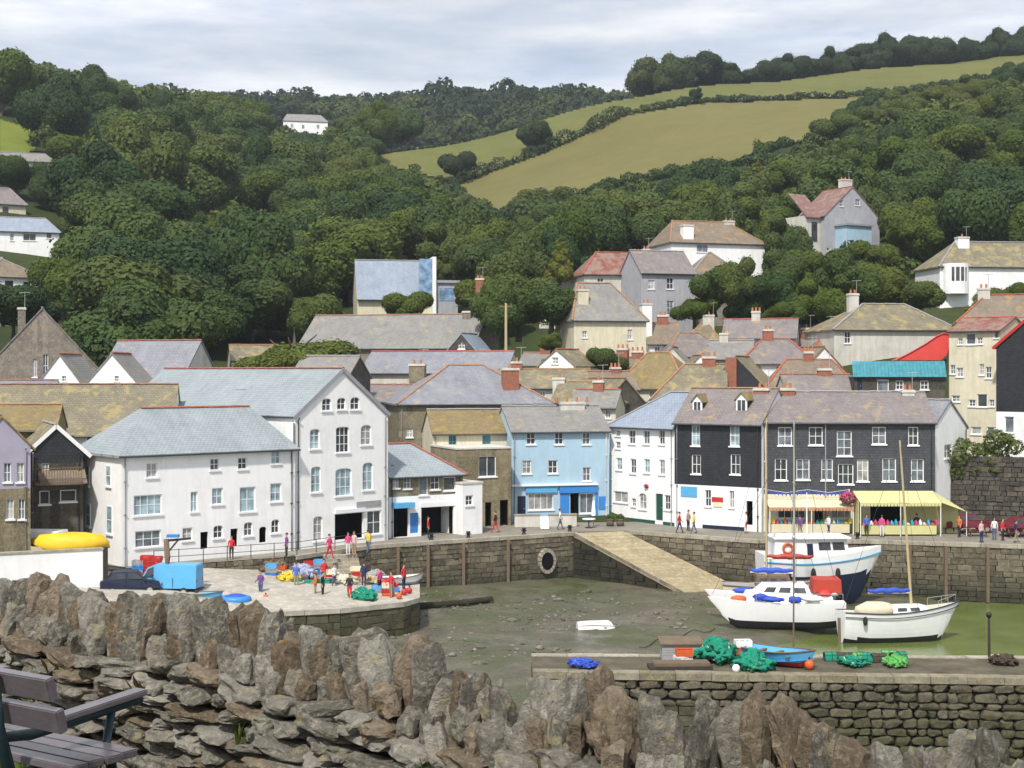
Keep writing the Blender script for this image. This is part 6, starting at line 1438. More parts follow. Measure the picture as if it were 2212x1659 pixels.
p = hp(437, 1300, 2.55); dinghy('blue_dinghy', 'bright blue open dinghy pulled up beside the wall on the hard', p, R(-14), 2.7, 'paint_sky', 'paint_navy', 'paint_navy', 2)
p = hp(510, 1305, 2.45); o = thing('oval_float_cover', 'dark blue oval covered tender lying on the pale concrete', 'tender', p, R(4)); mb = MB(); mb.tube([(.62*math.cos(6.283*k/16), .34*math.sin(6.283*k/16), .16) for k in range(17)], .15, 8, cap=False); mb.build('tube', 'paint_blue', o, True); mb = MB(); mb.blob((0, 0, .2), .6, .33, .2, 0, 12, 6); mb.build('cover', 'tarp_blue', o, True); o.scale = (1.25, 1.6, 1.7)
def trailer(o, L_, z=.45):
    mb = MB(); mb.bar((-L_*.45, -.4, z*.8), (L_*.45, -.4, z*.8), .06, .07); mb.bar((-L_*.45, .4, z*.8), (L_*.45, .4, z*.8), .06, .07); mb.bar((-L_*.2, -.7, z*.6), (-L_*.2, .7, z*.6), .06, .07); mb.bar((L_*.4, 0, z*.8), (L_*.75, 0, z*.5), .06, .07); mb.build('trailer_frame', 'metal_dark', o)
    for s in (1, -1): mb = MB(); mb.tube([(-L_*.2, s*.68, .25), (-L_*.2, s*.82, .25)], .25, 12); mb.build('wheel', 'rubber', o)
d = 90.5; o = thing('yellow_covered_boat', 'boat under a bright yellow tarpaulin behind the white boundary wall', 'boat', (gx(152, d), d, 3.95), R(5)); trailer(o, 3.6); mb = MB(); sh = hull(mb, 3.6, 1.6, .9, .3); mb.v = [(x, y, z+.4) for x, y, z in mb.v]; mb.build('hull', ['paint_cream', 'paint_grey'], o, True); mb = MB(); mb.blob((0, 0, 1.4), 1.95, .9, .55, 0, 16, 8, .3, 9); mb.build('tarpaulin', 'tarp_yellow', o, True); o.scale = (1.3, 1.3, 1.38)
# davit post
p = hp(361, 1284, 2.8); o = thing('davit_post', 'stout mossy timber davit post with a short arm and blue lamp hood', 'post', p)
mb = MB(); mb.tube([(0, 0, -.2), (.02, 0, 2.4), (-.06, 0, 3.5)], [.22, .19, .17], 8); mb.build('post', 'mossy_timber' if 'mossy_timber' in MATS else 'timber', o, True); mb = MB(); mb.bar((-.1, 0, 3.4), (1.5, 0, 3.55), .14, .14); mb.bar((0, 0, 2.6), (.7, 0, 3.45), .1, .1); mb.build('arm', 'timber_dark', o); mb = MB(); mb.box(.0, .75, -.2, .2, 3.62, 3.8); mb.build('lamp_hood', 'paint_blue', o)
# poles
o = thing('mooring_pole', 'thin dark pole standing on the stone pier beside the dinghy', 'pole', (gx(1714, 64.6), 64.6, PT)); mb = MB(); mb.tube([(0, 0, 0), (.02, 0, 5.6)], [.045, .03], 8); mb.build('shaft', 'timber', o); mb = MB(); mb.blob((.02, 0, 5.65), .08, .08, .08, 0, 8, 5); mb.build('cap', 'alloy', o)
d = 65.2; o = thing('marker_post', 'short timber marker post with a round head on the pier edge', 'post', (gx(2137, d), d, PT)); mb = MB(); mb.tube([(0, 0, 0), (-.02, 0, 1.9)], [.07, .055], 8); mb.build('shaft', 'timber_dark', o); mb = MB(); mb.blob((-.02, 0, 1.98), .13, .13, .15, 0, 8, 6); mb.build('head', 'paint_black', o, True)
d = 152; o = thing('telegraph_pole', 'tall pale telegraph pole among the trees beyond the chapel', 'pole', (gx(1093, d), d, 14)); mb = MB(); mb.tube([(0, 0, -3), (0, 0, zat(655, d)-14)], [.2, .13], 8); mb.build('shaft', 'mast_wood', o); mb = MB(); mb.box(-.7, .7, -.05, .05, zat(664, d)-14, zat(662, d)-14+.08); mb.build('cross_arm', 'timber', o)
# ropes, pipe on the mud
o = thing('outfall_pipe', 'weed-covered outfall pipe lying along the mud from the concrete hard', 'pipe', (0, 0, 0)); pts = []
for vx, vy in ((900, 1318), (960, 1312), (1010, 1307), (1062, 1299)): d = dat(vy, .45); pts.append((gx(vx, d), d, mudz(gx(vx, d), d)+.2))
mb = MB(); mb.tube(pts, .24, 10); mb.build('pipe', 'weed_stone', o); mb = MB()
for p in pts: mb.box(p[0]-.12, p[0]+.12, p[1]-.4, p[1]+.4, p[2]-.35, p[2]-.05)
mb.build('supports', 'weed_stone', o)

for (vx0, vy0, vx1, vy1, lb) in ((1545, 1352, 1380, 1392, 'rusty mooring chain snaking across the mud from the catamaran bow'), (1700, 1375, 1560, 1405, 'slack mooring chain on the mud by the catamaran stern')):
    pts = []
    for k in range(15):
        f = k/14; vx = vx0+(vx1-vx0)*f; vy = vy0+(vy1-vy0)*f+6*math.sin(k*1.1); d = dat(vy, .2); x = gx(vx, d); pts.append((x, d, mudz(x, d)+.06))
    mb = MB(); mb.tube(pts, .028, 5); tag(mb.build('mooring_chain', 'timber_dark'), lb, 'chain')
# ---------------- gear, stalls, vehicles ----------------
plain('mossy', (.12, .12, .07), .9, .3, 3, .4)
CR = {}
def crate(p, rz, col, label, group):
    if col not in CR:
        mb = MB(); a, b, h, t_ = .38, .26, .30, .025
        mb.box(-a, a, -b, b, 0, .03)
        for s in (1, -1):
            for z0, z1 in ((.05, .13), (.16, .21), (.24, h)): mb.box(-a, a, s*b-t_ if s > 0 else -b, s*b if s > 0 else -b+t_, z0, z1); mb.box(s*a-t_ if s > 0 else -a, s*a if s > 0 else -a+t_, -b+t_, b-t_, z0, z1)
            for x in (-a, -.13, .13, a-.05): mb.box(x, x+.05, s*(b-.002)-.012, s*(b-.002)+.012, .03, h)
        CR[col] = mb.data('fish_crate', col)
    o = link('fish_crate', CR[col], None, p, (0, 0, rz)); tag(o, label, 'crate', group)
def heap(name, label, p, rx, ry, rz_, col, cat='net', seed=1, rope='tarp_cream', group=None):
    o = thing(name, label, cat, p, U(0, 3), group); mb = MB()
    for k in range(34):
        a = k*2.4; r = math.sqrt(k/34)*.85; hh = rz_*(1-r*r)*U(.75, 1.05); q0 = len(mb.v)
        mb.blob((0, 0, 0), rx*U(.22, .42), ry*U(.16, .30), rz_*U(.16, .30), 0, 12, 7, 1.3, seed+k); c_, s_ = math.cos(a*1.7), math.sin(a*1.7)
        mb.v[q0:] = [(x*c_-y*s_+math.cos(a)*rx*r, x*s_+y*c_+math.sin(a)*ry*r, max(0.01, z+hh*.82+.05)) for x, y, z in mb.v[q0:]]
    mb.build('netting', col, o, True); mb = MB()
    for q in range(3):
        ph = U(0, 6); mb.tube([(rx*.75*math.cos(t_*.5+ph), ry*.75*math.sin(t_*.5+ph), rz_*(.5+.35*math.sin(t_*.9+ph))) for t_ in range(9)], .025, 5)
    mb.build('rope', rope, o)
    for k in range(4): mb = MB(); a = U(0, 6.28); mb.blob((rx*.8*math.cos(a), ry*.8*math.sin(a), rz_*.35), .09, .09, .07, 0, 7, 5); mb.build('float', random.choice(['paint_orange', 'paint_white', 'paint_yellow']), o, True)
    return o
POT = {}
def pot(p, rz, col, label, group, s=1.):
    o = thing('lobster_pot', label, 'lobster pot', p, rz, group); o.scale = (s, s, s)
    if col not in POT:
        mb = MB(); mb.box(-.36, .36, -.24, .24, 0, .04)
        for x in (-.34, 0, .34): mb.tube([(x, .24*math.cos(math.pi*k/8), .04+.36*math.sin(math.pi*k/8)) for k in range(9)], .016, 5)
        for a in (.25, .5, .75): mb.tube([(-.35, .24*math.cos(math.pi*a), .04+.36*math.sin(math.pi*a)), (.35, .24*math.cos(math.pi*a), .04+.36*math.sin(math.pi*a))], .012, 5)
        fr = mb.data('frame', 'metal_dark'); mb = MB(); n = 10
        for k in range(n):
            a0, a1 = math.pi*k/n, math.pi*(k+1)/n; mb.face([(-.33, .225*math.cos(a0), .04+.34*math.sin(a0)), (.33, .225*math.cos(a0), .04+.34*math.sin(a0)), (.33, .225*math.cos(a1), .04+.34*math.sin(a1)), (-.33, .225*math.cos(a1), .04+.34*math.sin(a1))])
        POT[col] = (fr, mb.data('netting', col))
    link('frame', POT[col][0], o); link('netting', POT[col][1], o)
def buoy(p, col, label, r=.22):
    o = thing('buoy', label, 'buoy', p); mb = MB(); mb.blob((0, 0, r), r, r, r*1.1, 0, 10, 8); mb.build('float', col, o, True); mb = MB(); mb.tube([(0, 0, 2*r), (0, 0, 2*r+.12)], .04, 6); mb.build('eye', 'paint_black', o)
# on the stone pier
pz = PT
pp = lambda vx, d: Vector((gx(vx, d), d, pz))
heap('net_heap', 'large heap of teal green netting on the pier', pp(1545, 64.5), 1.15, .8, .95, 'net_green', seed=2); heap('net_heap', 'smaller teal net heap beside the pier dinghy', pp(1628, 62.6), .95, .7, .75, 'net_green', seed=12)
heap('net_heap', 'low dark green net pile on the pier past the dinghy', pp(1842, 63.6), .8, .5, .38, 'net_green', seed=22); heap('net_heap', 'low lime green net pile on the pier', pp(1935, 63.4), .7, .5, .42, 'net_lime', seed=32); heap('net_heap', 'dark net pile at the foot of the marker post', pp(2165, 63.8), .7, .5, .4, 'hair', seed=42)
heap('tarpaulin_heap', 'crumpled bright blue tarpaulin on the pier by the wall', pp(1258, 63.2), .75, .5, .35, 'tarp_blue', 'tarpaulin', 52)
for k in range(7): pot(pp(1800+k*24+U(-4, 4), 64.6+U(-.4, .4)), U(-.4, .4), ['net_green', 'hair', 'net_lime'][k % 3], ['green lobster pot in the row on the stone pier', 'black lobster pot in the row on the stone pier', 'lime lobster pot in the row on the stone pier'][k % 3], 'lobster pots on the pier')
for k, (vx, d, l, c) in enumerate([(1475, 64.2, 0, 'paint_white'), (1478, 64.2, 1, 'paint_orange'), (1452, 63.4, 0, 'paint_grey'), (1600, 64.8, 0, 'paint_orange'), (1602, 64.8, 1, 'paint_orange'), (1605, 64.8, 2, 'paint_white')]):
    crate(pp(vx, d)+Vector((0, 0, l*.302)), U(-.3, .3), c, ['white fish crate at the bottom of the stack by the big net heap', 'orange fish crate on top of a white one by the big net heap', 'grey fish crate on the pier short of the big net heap', 'bottom orange crate of three behind the net heaps', 'middle orange crate of three behind the net heaps', 'white top crate of three behind the net heaps'][k], None)
o = thing('timber_pallet', 'dark timber baulks stacked flat on the stone pier', 'timber stack', pp(1468, 62.9), R(4))
for k in range(4): mb = MB(); mb.box(-1.4, 1.4, -.5+.25*k, -.29+.25*k, 0, .16); mb.build('baulk', 'timber_dark', o)
for k in range(3): mb = MB(); mb.box(-1.2, 1.3, -.4+.27*k, -.2+.27*k, .165, .31); mb.build('baulk', 'timber', o)
o = thing('pier_locker', 'low grey wooden gear locker on the pier', 'locker', pp(1470, 64.9), R(2)); mb = MB()
for k in range(6): mb.box(-.9, .9, -.4, .4, .02+.12*k, .13+.12*k)
mb.build('body', 'paint_grey', o); mb = MB(); mb.mesh([(-1, -.5, .74), (1, -.5, .74), (1, .5, .92), (-1, .5, .92), (-1, -.5, .80), (1, -.5, .80), (1, .5, .98), (-1, .5, .98)], [(0, 1, 2, 3), (4, 5, 6, 7), (0, 1, 5, 4), (1, 2, 6, 5), (2, 3, 7, 6), (3, 0, 4, 7)]); mb.build('lid', 'timber', o)
buoy(pp(1748, 62.6), 'paint_orange', 'orange buoy beside the dinghy bow on the pier'); buoy(pp(1590, 62.0), 'paint_white', 'white buoy at the pier edge between net heaps', .18)
# on the concrete hard
heap('net_heap', 'bright green net heap on the edge of the concrete hard', hp(785, 1297, 2.42), 1.0, .6, .75, 'net_green', seed=62); heap('net_heap', 'orange and yellow net heap by the hard steps', hp(627, 1254, 2.85), 1.0, .6, .55, 'paint_yellow', seed=72, rope='paint_orange')
heap('net_heap', 'pale rope heap on the hard under the quay wall', hp(745, 1262, 2.55), 1.2, .8, .6, 'tarp_cream', 'rope', 82); heap('rope_heap', 'tan rope coil heap beside the pale rope', hp(800, 1262, 2.5), .9, .6, .55, 'mast_wood', 'rope', 92)
cols = ['paint_blue', 'paint_orange', 'paint_grey', 'paint_red', 'paint_sky', 'paint_cream']; nm_ = ['blue', 'orange', 'grey', 'red', 'light blue', 'cream']
k = 0
for vx, vy, z, n_ in [(586, 1246, 2.95, 3), (606, 1240, 3.0, 2), (690, 1246, 2.75, 4), (712, 1250, 2.7, 2), (815, 1284, 2.42, 2), (838, 1290, 2.42, 3), (850, 1280, 2.42, 1), (668, 1240, 2.85, 3), (300, 1240, 3.8, 3), (318, 1240, 3.8, 4), (336, 1242, 3.8, 4), (770, 1252, 2.6, 3)]:
    p = hp(vx, vy, z); wh = {586: 'by the hard steps', 606: 'left of the net heap by the steps', 690: 'in the tall pile under the quay wall', 712: 'beside the tall pile under the quay wall', 815: 'next to the green net heap', 838: 'at the end of the hard', 850: 'behind the pile at the end of the hard', 668: 'left of the tall pile under the quay wall', 300: 'by the davit post against the road wall', 318: 'in the middle stack at the road wall', 336: 'in the stack nearest the davit post', 770: 'between rope heaps on the hard'}[vx]
    for l in range(n_):
        c = (3 if vx in (318, 336) else (k*5+l*2) % 6); crate(p+Vector((U(-.03, .03), U(-.03, .03), l*.302)), U(-.15, .15), cols[c], f"{nm_[c]} fish crate {wh}, {['lowest', 'second', 'third', 'topmost'][l]} of its stack", None)
    k += 1
heap('net_heap', 'blue-grey net pile against the quay wall by the steps', hp(655, 1246, 2.9), 1.3, .6, .8, 'tarp_lilac', seed=102, rope='paint_orange'); heap('net_heap', 'brown net pile left of the hard steps', hp(592, 1236, 3.05), 1.1, .6, .8, 'timber', seed=112); heap('net_heap', 'red and white gear pile beside the punt', hp(838, 1272, 2.45), .8, .5, .6, 'cloth_red', seed=122); heap('net_heap', 'grey net pile under the quay wall past the steps', hp(812, 1256, 2.5), .9, .5, .7, 'paint_grey', seed=132)
for k in range(6): pot(hp(640+k*15, 1262+U(-3, 3), 2.65), U(-.5, .5), ['net_green', 'hair'][k % 2], ['green lobster pot set out on the concrete hard', 'black lobster pot set out on the concrete hard'][k % 2], 'lobster pots on the concrete hard')
for vx, vy, c, lb in [(873, 1286, 'paint_red', 'red buoy lying by the punt'), (884, 1282, 'paint_red', 'second red buoy lying by the punt stern'), (862, 1294, 'paint_orange', 'orange buoy on the hard edge by the punt'), (574, 1298, 'paint_orange', 'small orange buoy alone on the pale concrete'), (680, 1240, 'paint_orange', 'orange buoy beside the tall crate pile')]: buoy(hp(vx, vy, 2.45 if vy > 1270 else 2.8), c, lb, .2)
o = thing('stone_steps', 'stone steps climbing from the hard to the road beside the quay wall', 'steps', hp(745, 1252, 2.6), R(14))
for k in range(7): mb = MB(); mb.box(-1.2, 1.2, .35*k, .35*k+2.6-.3*k, 0, .2*(k+1)); mb.build('step', 'granite', o)
# quay furniture
qp = lambda vx, vy: Vector((gx(vx, dat(vy)), dat(vy), QZ))
o = thing('round_table', 'white round cafe table on the quay by the slipway', 'table', qp(1272, 1140), 0); mb = MB(); mb.tube([(0, 0, .70), (0, 0, .76)], .55, 20); mb.build('top', 'paint_white', o); mb = MB(); mb.tube([(0, 0, 0), (0, 0, .7)], .05, 8); mb.tube([(0, 0, 0), (0, 0, .04)], .3, 12); mb.build('pedestal', 'metal_dark', o)
o = thing('parasol', 'furled white parasol standing by the round table', 'parasol', qp(1282, 1137)); mb = MB(); mb.tube([(0, 0, 0), (0, 0, 2.3)], .03, 6); mb.build('pole', 'timber', o); mb = MB(); mb.tube([(0, 0, .9), (0, 0, 1.2), (0, 0, 2.2)], [.16, .2, .05], 9); mb.build('canopy', 'paint_white', o, True)
o = thing('a_board', 'white folding sign board outside the pale blue shop', 'sign', qp(1176, 1142), .1)
for s in (1, -1): mb = MB(); mb.obox((0, s*.2, .5), Vector((1, 0, 0)), Vector((0, .95, s*.3)).normalized(), Vector((0, -s*.3, .95)).normalized(), .35, .02, .5); mb.build('panel', 'paint_white', o)
o = thing('low_quay_wall', 'low grey rendered wall in front of the pale blue shop', 'wall', qp(1112, 1139), R(6)); mb = MB(); mb.box(0, 2.1, 0, .4, 0, .95); mb.box(2.9, 5.2, .1, .5, 0, .95); mb.build('wall', 'pale_render', o); mb = MB(); mb.box(-.05, 2.15, -.05, .45, .95, 1.05); mb.box(2.85, 5.25, .05, .55, .95, 1.05); mb.build('coping', 'granite', o)
for vx, vy, lb in ((1318, 1136, 'dark barrel planter by the white terrace house'), (1340, 1136, 'dark barrel planter with green leaves beside the terrace window'), (1690, 1152, 'brown barrel planter at the gift stall'), (1985, 1150, 'brown barrel planter in front of the yellow kiosk'), (1940, 1154, 'wooden tub planter before the yellow kiosk counter'), (2010, 1152, 'end tub planter right of the yellow kiosk')):
    o = thing('planter', lb, 'planter', qp(vx, vy)); mb = MB(); mb.tube([(0, 0, 0), (0, 0, .3), (0, 0, .6)], [.27, .33, .29], 12); mb.build('barrel', 'timber', o); mb = MB()
    for z in (.12, .48): mb.tube([(0, 0, z-.025), (0, 0, z+.025)], .335, 12)
    mb.build('hoop', 'metal_dark', o); V, Fq = leaf_cloud(int(vx), [(0, 0, .75, .28), (.15, 0, .68, .2), (-.15, .05, .7, .2)], 260, .06); link('plant', quick_mesh('plant', V, Fq, random.choice(['leaf_bright', 'leaf_wood'])), o)
# gift stall with cream canopy
plain('fringe_orange', (.50, .26, .14), .75, .15, 1.5, .3, 5); plain('canvas_cream', (.66, .60, .42), .75, .1, 1.5, .3, 5); plain('canvas_yellow', (.58, .56, .27), .75, .1, 1.5, .3, 5)
def stall(name, label, vx0, vx1, d, yt, yb, canv, fringe, dep=2.2):
    x0, x1 = gx(vx0, d), gx(vx1, d); o = thing(name, label, 'stall', (x0, d, QZ)); w = x1-x0; zt, zl = zat(yt, d)-QZ, zat(yb, d)-QZ
    mb = MB(); n = 10
    for k in range(n): a, b = w*k/n, w*(k+1)/n; s = .05*math.sin(k*1.7); mb.face([(a, 0, zl+s*.3), (b, 0, zl-s*.3), (b, dep, zt), (a, dep, zt)])
    mb.build('awning', canv, o, True); mb = MB(); n = 24
    for k in range(n): a, b = w*k/n, w*(k+1)/n; mb.face([(a, -.01, zl), (b, -.01, zl), ((a+b)/2+.1, -.02, zl-.28), ((a+b)/2-.1, -.02, zl-.28)])
    mb.build('valance', fringe, o)
    for x in (.05, w/2, w-.05): mb = MB(); mb.tube([(x, .05, 0), (x, .05, zl)], .04, 6); mb.build('post', 'paint_white', o)
    mb = MB(); mb.box(.2, w-.2, .6, 1.4, .78, .84); mb.box(.3, .4, .7, 1.3, 0, .78); mb.box(w-.4, w-.3, .7, 1.3, 0, .78); mb.build('counter', 'timber', o)
    mb = MB(); mb.box(.22, w-.22, .58, .6, .1, .80); mb.build('counter_front', canv, o)
    for k in range(int(w/.32)):
        c = random.choice(['paint_teal', 'net_lime', 'paint_sky', 'paint_cream', 'paint_orange', 'cloth_pink', 'paint_white', 'paint_yellow']); x = .35+k*.32; mb = MB(); h_ = U(.15, .5); mb.box(x, x+.22, .7, 1.0, .845, .845+h_*.6); mb.tube([(x+.11, .85, .845+h_*.6), (x+.11, .85, .845+h_)], [.09, .04], 7); mb.build('goods', c, o)
    return o, w, zt, zl
o, w, zt, zl = stall('gift_stall', 'gift stall with a cream awning and orange fringe before the dark terrace', 1662, 1845, 111.0, 1082, 1096, 'canvas_cream', 'fringe_orange')
mb = MB()
for k in range(22):
    x = w*k/22; z = zt+.75-.25*math.sin(math.pi*(k % 11)/11); mb.face([(x, 1.6, z), (x+.24, 1.6, z), (x+.12, 1.62, z-.34)])
mb.build('bunting', 'tarp_blue', o); mb = MB(); mb.tube([(0, 1.6, zt+.75), (w/4, 1.6, zt+.52), (w/2, 1.6, zt+.75), (w*.75, 1.6, zt+.52), (w, 1.6, zt+.75)], .015, 4); mb.build('bunting_line', 'paint_white', o)
mb = MB(); mb.tube([(w, 1.6, 0), (w, 1.6, zt+.8)], .04, 6); mb.tube([(0, 1.6, 0), (0, 1.6, zt+.8)], .04, 6); mb.build('bunting_pole', 'paint_white', o)
o, w, zt, zl = stall('yellow_kiosk', 'yellow canvas kiosk with a sloping awning and colourful goods on the quay', 1858, 2034, 110.0, 1066, 1086, 'canvas_yellow', 'canvas_yellow', 2.4)
mb = MB(); mb.face([(w+.02, 0, zl), (w+.02, 2.4, zt), (w+2.0, 2.2, zl-.5), (w+2.1, .3, zl-.75)]); mb.face([(w+.02, 2.4, 0), (w+.02, 2.4, zt), (w+2.0, 2.2, zl-.5), (w+2.0, 2.2, 0)]); mb.build('side_awning', 'canvas_yellow', o)

for q_ in ((0.002, w*.12, 2.3, 2.38, 0, zt-.1), (w*.62, w, 2.3, 2.38, 0, zt-.1), (-.04, .0, .4, 2.3, 0, zl+.1)): mb = MB(); mb.box(*q_); mb.build('canvas_wall', 'canvas_yellow', o)
mb = MB(); mb.tube([(w+2.05, .3, 0), (w+2.05, .3, zl-.75)], .035, 6); mb.build('post', 'paint_white', o)
for vx, d, lb, c1, c2 in ((1828, 111.6, 'hanging basket of pink and orange flowers above the gift stall end', 'cloth_pink', 'paint_orange'), (1395-0, 120.4, 'hanging basket with a few pink flowers on the white terrace house', 'cloth_pink', 'net_lime')):
    yv = 1076 if vx > 1500 else 1050; o = thing('flower_basket', lb, 'flower basket', (gx(vx, d), d-.4, zat(yv, d))); r = .55 if vx > 1500 else .18
    V, Fq = leaf_cloud(5, [(0, 0, 0, r), (r*.6, 0, -.1, r*.6), (-r*.6, 0, .05, r*.6)], 500, .07*r/.5); link('leaves', quick_mesh('leaves', V, Fq, 'leaf_bright'), o); V, Fq = leaf_cloud(6, [(0, -.05, .05, r), (r*.5, -.1, 0, r*.7), (-r*.5, -.1, .1, r*.6)], 260, .1*r/.5); link('flowers', quick_mesh('flowers', V, Fq, c1), o)
    mb = MB(); mb.tube([(0, 0, r*.5), (0, .5, r*.9)], .015, 4); mb.build('hanger', 'metal_dark', o)
# vehicles
def vehicle(name, label, p, rz, paint, L_=4.1, W_=1.7, H_=1.45, van=False, cat='car'):
    o = thing(name, label, cat, p, rz); prof = ([(-.5, .28), (-.5, .95), (-.49, 1.0), (.18, 1.0), (.30, .92), (.40, .58), (.49, .48), (.5, .28)] if van else [(-.5, .28), (-.495, .62), (-.40, .68), (-.30, .97), (-.1, 1.0), (.10, .97), (.24, .66), (.46, .56), (.5, .28)])
    mb = MB(); P = [(x*L_, z*H_) for x, z in prof]; n = len(P)
    def yy(z): return W_/2*(1 if z < H_*.62 else 1-.16*(z-H_*.62)/(H_*.38))
    for k in range(n): a, b = P[k], P[(k+1) % n]; mb.face([(a[0], -yy(a[1]), a[1]), (b[0], -yy(b[1]), b[1]), (b[0], yy(b[1]), b[1]), (a[0], yy(a[1]), a[1])])
    for s in (1, -1): mb.face([(x, s*yy(z), z) for x, z in P])
    b_ = mb.build('body', paint, o)
    for s in (1, -1):
        gl = [[(.20, .95), (.29, .88), (.35, .64), (.20, .64)]] if van else [[(-.36, .70), (-.27, .92), (-.08, .95), (-.08, .70)], [(-.05, .70), (-.05, .95), (.09, .92), (.20, .70)]]
        for g_ in gl: mb = MB(); mb.face([(x*L_, s*(yy(z*H_)+.008), z*H_) for x, z in g_]); mb.build('side_window', 'glass_dark', o)
        for x in (-.30, .31):
            mb = MB(); mb.tube([(x*L_, s*(W_/2-.2), .31), (x*L_, s*(W_/2+.02), .31)], .31, 14); wh = mb.build('wheel', 'rubber', o); mb = MB(); mb.tube([(x*L_, s*(W_/2+.015), .31), (x*L_, s*(W_/2+.03), .31)], .18, 10); mb.build('hub', 'alloy', wh)
        mb = MB(); mb.box(.485*L_, .503*L_, s*W_*.36-.14, s*W_*.36+.14, .46*H_, .53*H_); mb.build('headlight', 'glass_sky', o); mb = MB(); mb.box(-.503*L_, -.485*L_, s*W_*.38-.1, s*W_*.38+.1, .46*H_, .56*H_); mb.build('tail_light', 'paint_red', o)
    mb = MB(); A_ = [(.31, .90), (.395, .60)] if van else [(.115, .94), (.235, .68)]; mb.face([(A_[0][0]*L_+.02, -W_*.36, A_[0][1]*H_), (A_[1][0]*L_+.02, -W_*.42, A_[1][1]*H_), (A_[1][0]*L_+.02, W_*.42, A_[1][1]*H_), (A_[0][0]*L_+.02, W_*.36, A_[0][1]*H_)]); mb.build('windscreen', 'glass_dark', o)
    for x in (-.5, .5): mb = MB(); mb.box(x*L_-.07, x*L_+.07, -W_*.47, W_*.47, .30, .46); mb.build('bumper', 'metal_dark', o)
    for s in (1, -1):
        for x in ((-.12, .17) if van else (-.07, .18)): mb = MB(); mb.box(x*L_-.012, x*L_+.012, s*W_/2-.006, s*W_/2+.006, .30*H_, .62*H_); mb.build('door_seam', 'rubber', o)
        mb = MB(); mb.box(.205*L_, .235*L_, s*(W_/2+.02), s*(W_/2+.16), .66*H_, .72*H_); mb.build('wing_mirror', 'metal_dark', o)
    return o
vehicle('parked_van', 'white van with red lower stripe parked behind the white boundary wall', (gx(60, 92.5), 92.5, QZ), R(176), 'paint_white', 4.8, 1.9, 2.5, True, 'van')
vehicle('parked_car', 'red car parked beside the white van', (gx(-12, 90.5), 90.5, QZ), R(170), 'paint_red')
vehicle('parked_car', 'maroon car parked under the stone bank by the kiosk', (gx(2090, 113.2), 113.2, QZ), R(4), 'paint_maroon'); vehicle('parked_car', 'second dark maroon car parked further along the stone bank', (gx(2222, 110.6), 110.6, QZ), R(2), 'paint_maroon')
vehicle('parked_car', 'dark blue car with pale reflecting windows parked by the davit post', hp(283, 1283, 2.95), R(14), 'paint_navy', 3.7, 1.6, 1.5)
vehicle('parked_van', 'light blue van with a slanted windscreen parked beside the davit post', hp(366, 1286, 2.75), R(176), 'paint_sky', 3.9, 1.7, 2.0, True, 'van')
vehicle('parked_van', 'silver van parked by the inn wall', (gx(292, 92.0), 91.6, QZ), R(36), 'paint_grey', 4.2, 1.7, 1.9, True, 'van') if 0 else None
for vx, vy, rz in ((2052, 1150, .1), (2110, 1158, -.1), (2190, 1160, .15)):
    o = thing('picnic_bench', 'maroon slatted picnic bench on the quay under the stone bank', 'picnic bench', qp(vx, vy), rz, 'maroon picnic benches at the quay end')
    for k in range(5): mb = MB(); mb.box(-.85, .85, -.36+.145*k, -.24+.145*k, .72, .76); mb.build('table_board', 'paint_maroon', o)
    for s_ in (-1, 1):
        mb = MB(); mb.box(-.85, .85, s_*.72-.13, s_*.72+.13, .42, .46); mb.build('seat', 'paint_maroon', o)
        mb = MB(); mb.bar((s_*.6, -.7, 0), (s_*.6, -.2, .72), .06, .08); mb.bar((s_*.6, .7, 0), (s_*.6, .2, .72), .06, .08); mb.bar((s_*.6, -.8, .38), (s_*.6, .8, .38), .06, .08); mb.build('leg_frame', 'timber', o)
# white boundary wall
d = 86.5; o = thing('white_boundary_wall', 'plain white rendered boundary wall above the stone hedge', 'wall', (gx(-90, 84.5), 84.5, 0), math.atan2(3.2, gx(221, 88)-gx(-90, 84.5))); Lw = math.hypot(gx(221, 88)-gx(-90, 84.5), 3.5)
mb = MB(); mb.box(0, Lw, 0, .35, 2.0, zat(1193, 86.5)); mb.build('wall', 'white_render', o); mb = MB(); mb.box(-.05, Lw+.05, -.06, .41, zat(1193, 86.5), zat(1189, 86.5)); mb.build('coping', 'granite', o); mb = MB(); mb.box(Lw+.02, Lw+.3, -.05, .4, 2.2, zat(1186, 87)); mb.build('gate_post', 'timber_dark', o)
# harbour railings beside the inn
o = thing('quay_railing', 'dark iron railing along the edge of the road by the inn', 'railing'); P = [Vector((x, y, QZ)) for x, y in QE[1:4]]; mb = MB()
for a, b in zip(P, P[1:]):
    n = int((b-a).length/1.6)
    for k in range(n+1): p = a+(b-a)*(k/n); mb2 = MB(); mb2.tube([p+Vector((0, .3, 0)), p+Vector((0, .3, 1.0))], .03, 5); mb2.build('post', 'metal_dark', o)
    for z in (.5, .95): mb.tube([a+Vector((0, .3, z)), b+Vector((0, .3, z))], .022, 5)
mb.build('rail', 'metal_dark', o)
for vx in (930, 1010, 1130, 1230, 1700, 1860, 2070):
    p = on_edge(QE if vx < 1300 else QR, vx)
    if p: o = thing('mooring_bollard', 'black iron mooring bollard on the granite quay edge', 'bollard', (p.x, p.y+.9, QZ), 0, 'mooring bollards on the quay'); mb = MB(); mb.tube([(0, 0, 0), (0, 0, .05), (0, 0, .38), (0, 0, .42), (0, 0, .5)], [.2, .14, .12, .19, .15], 10); mb.build('casting', 'paint_black', o, True); mb = MB(); mb.tube([(-.24, 0, .3), (.24, 0, .3)], .04, 6); mb.build('cross_bar', 'paint_black', o)

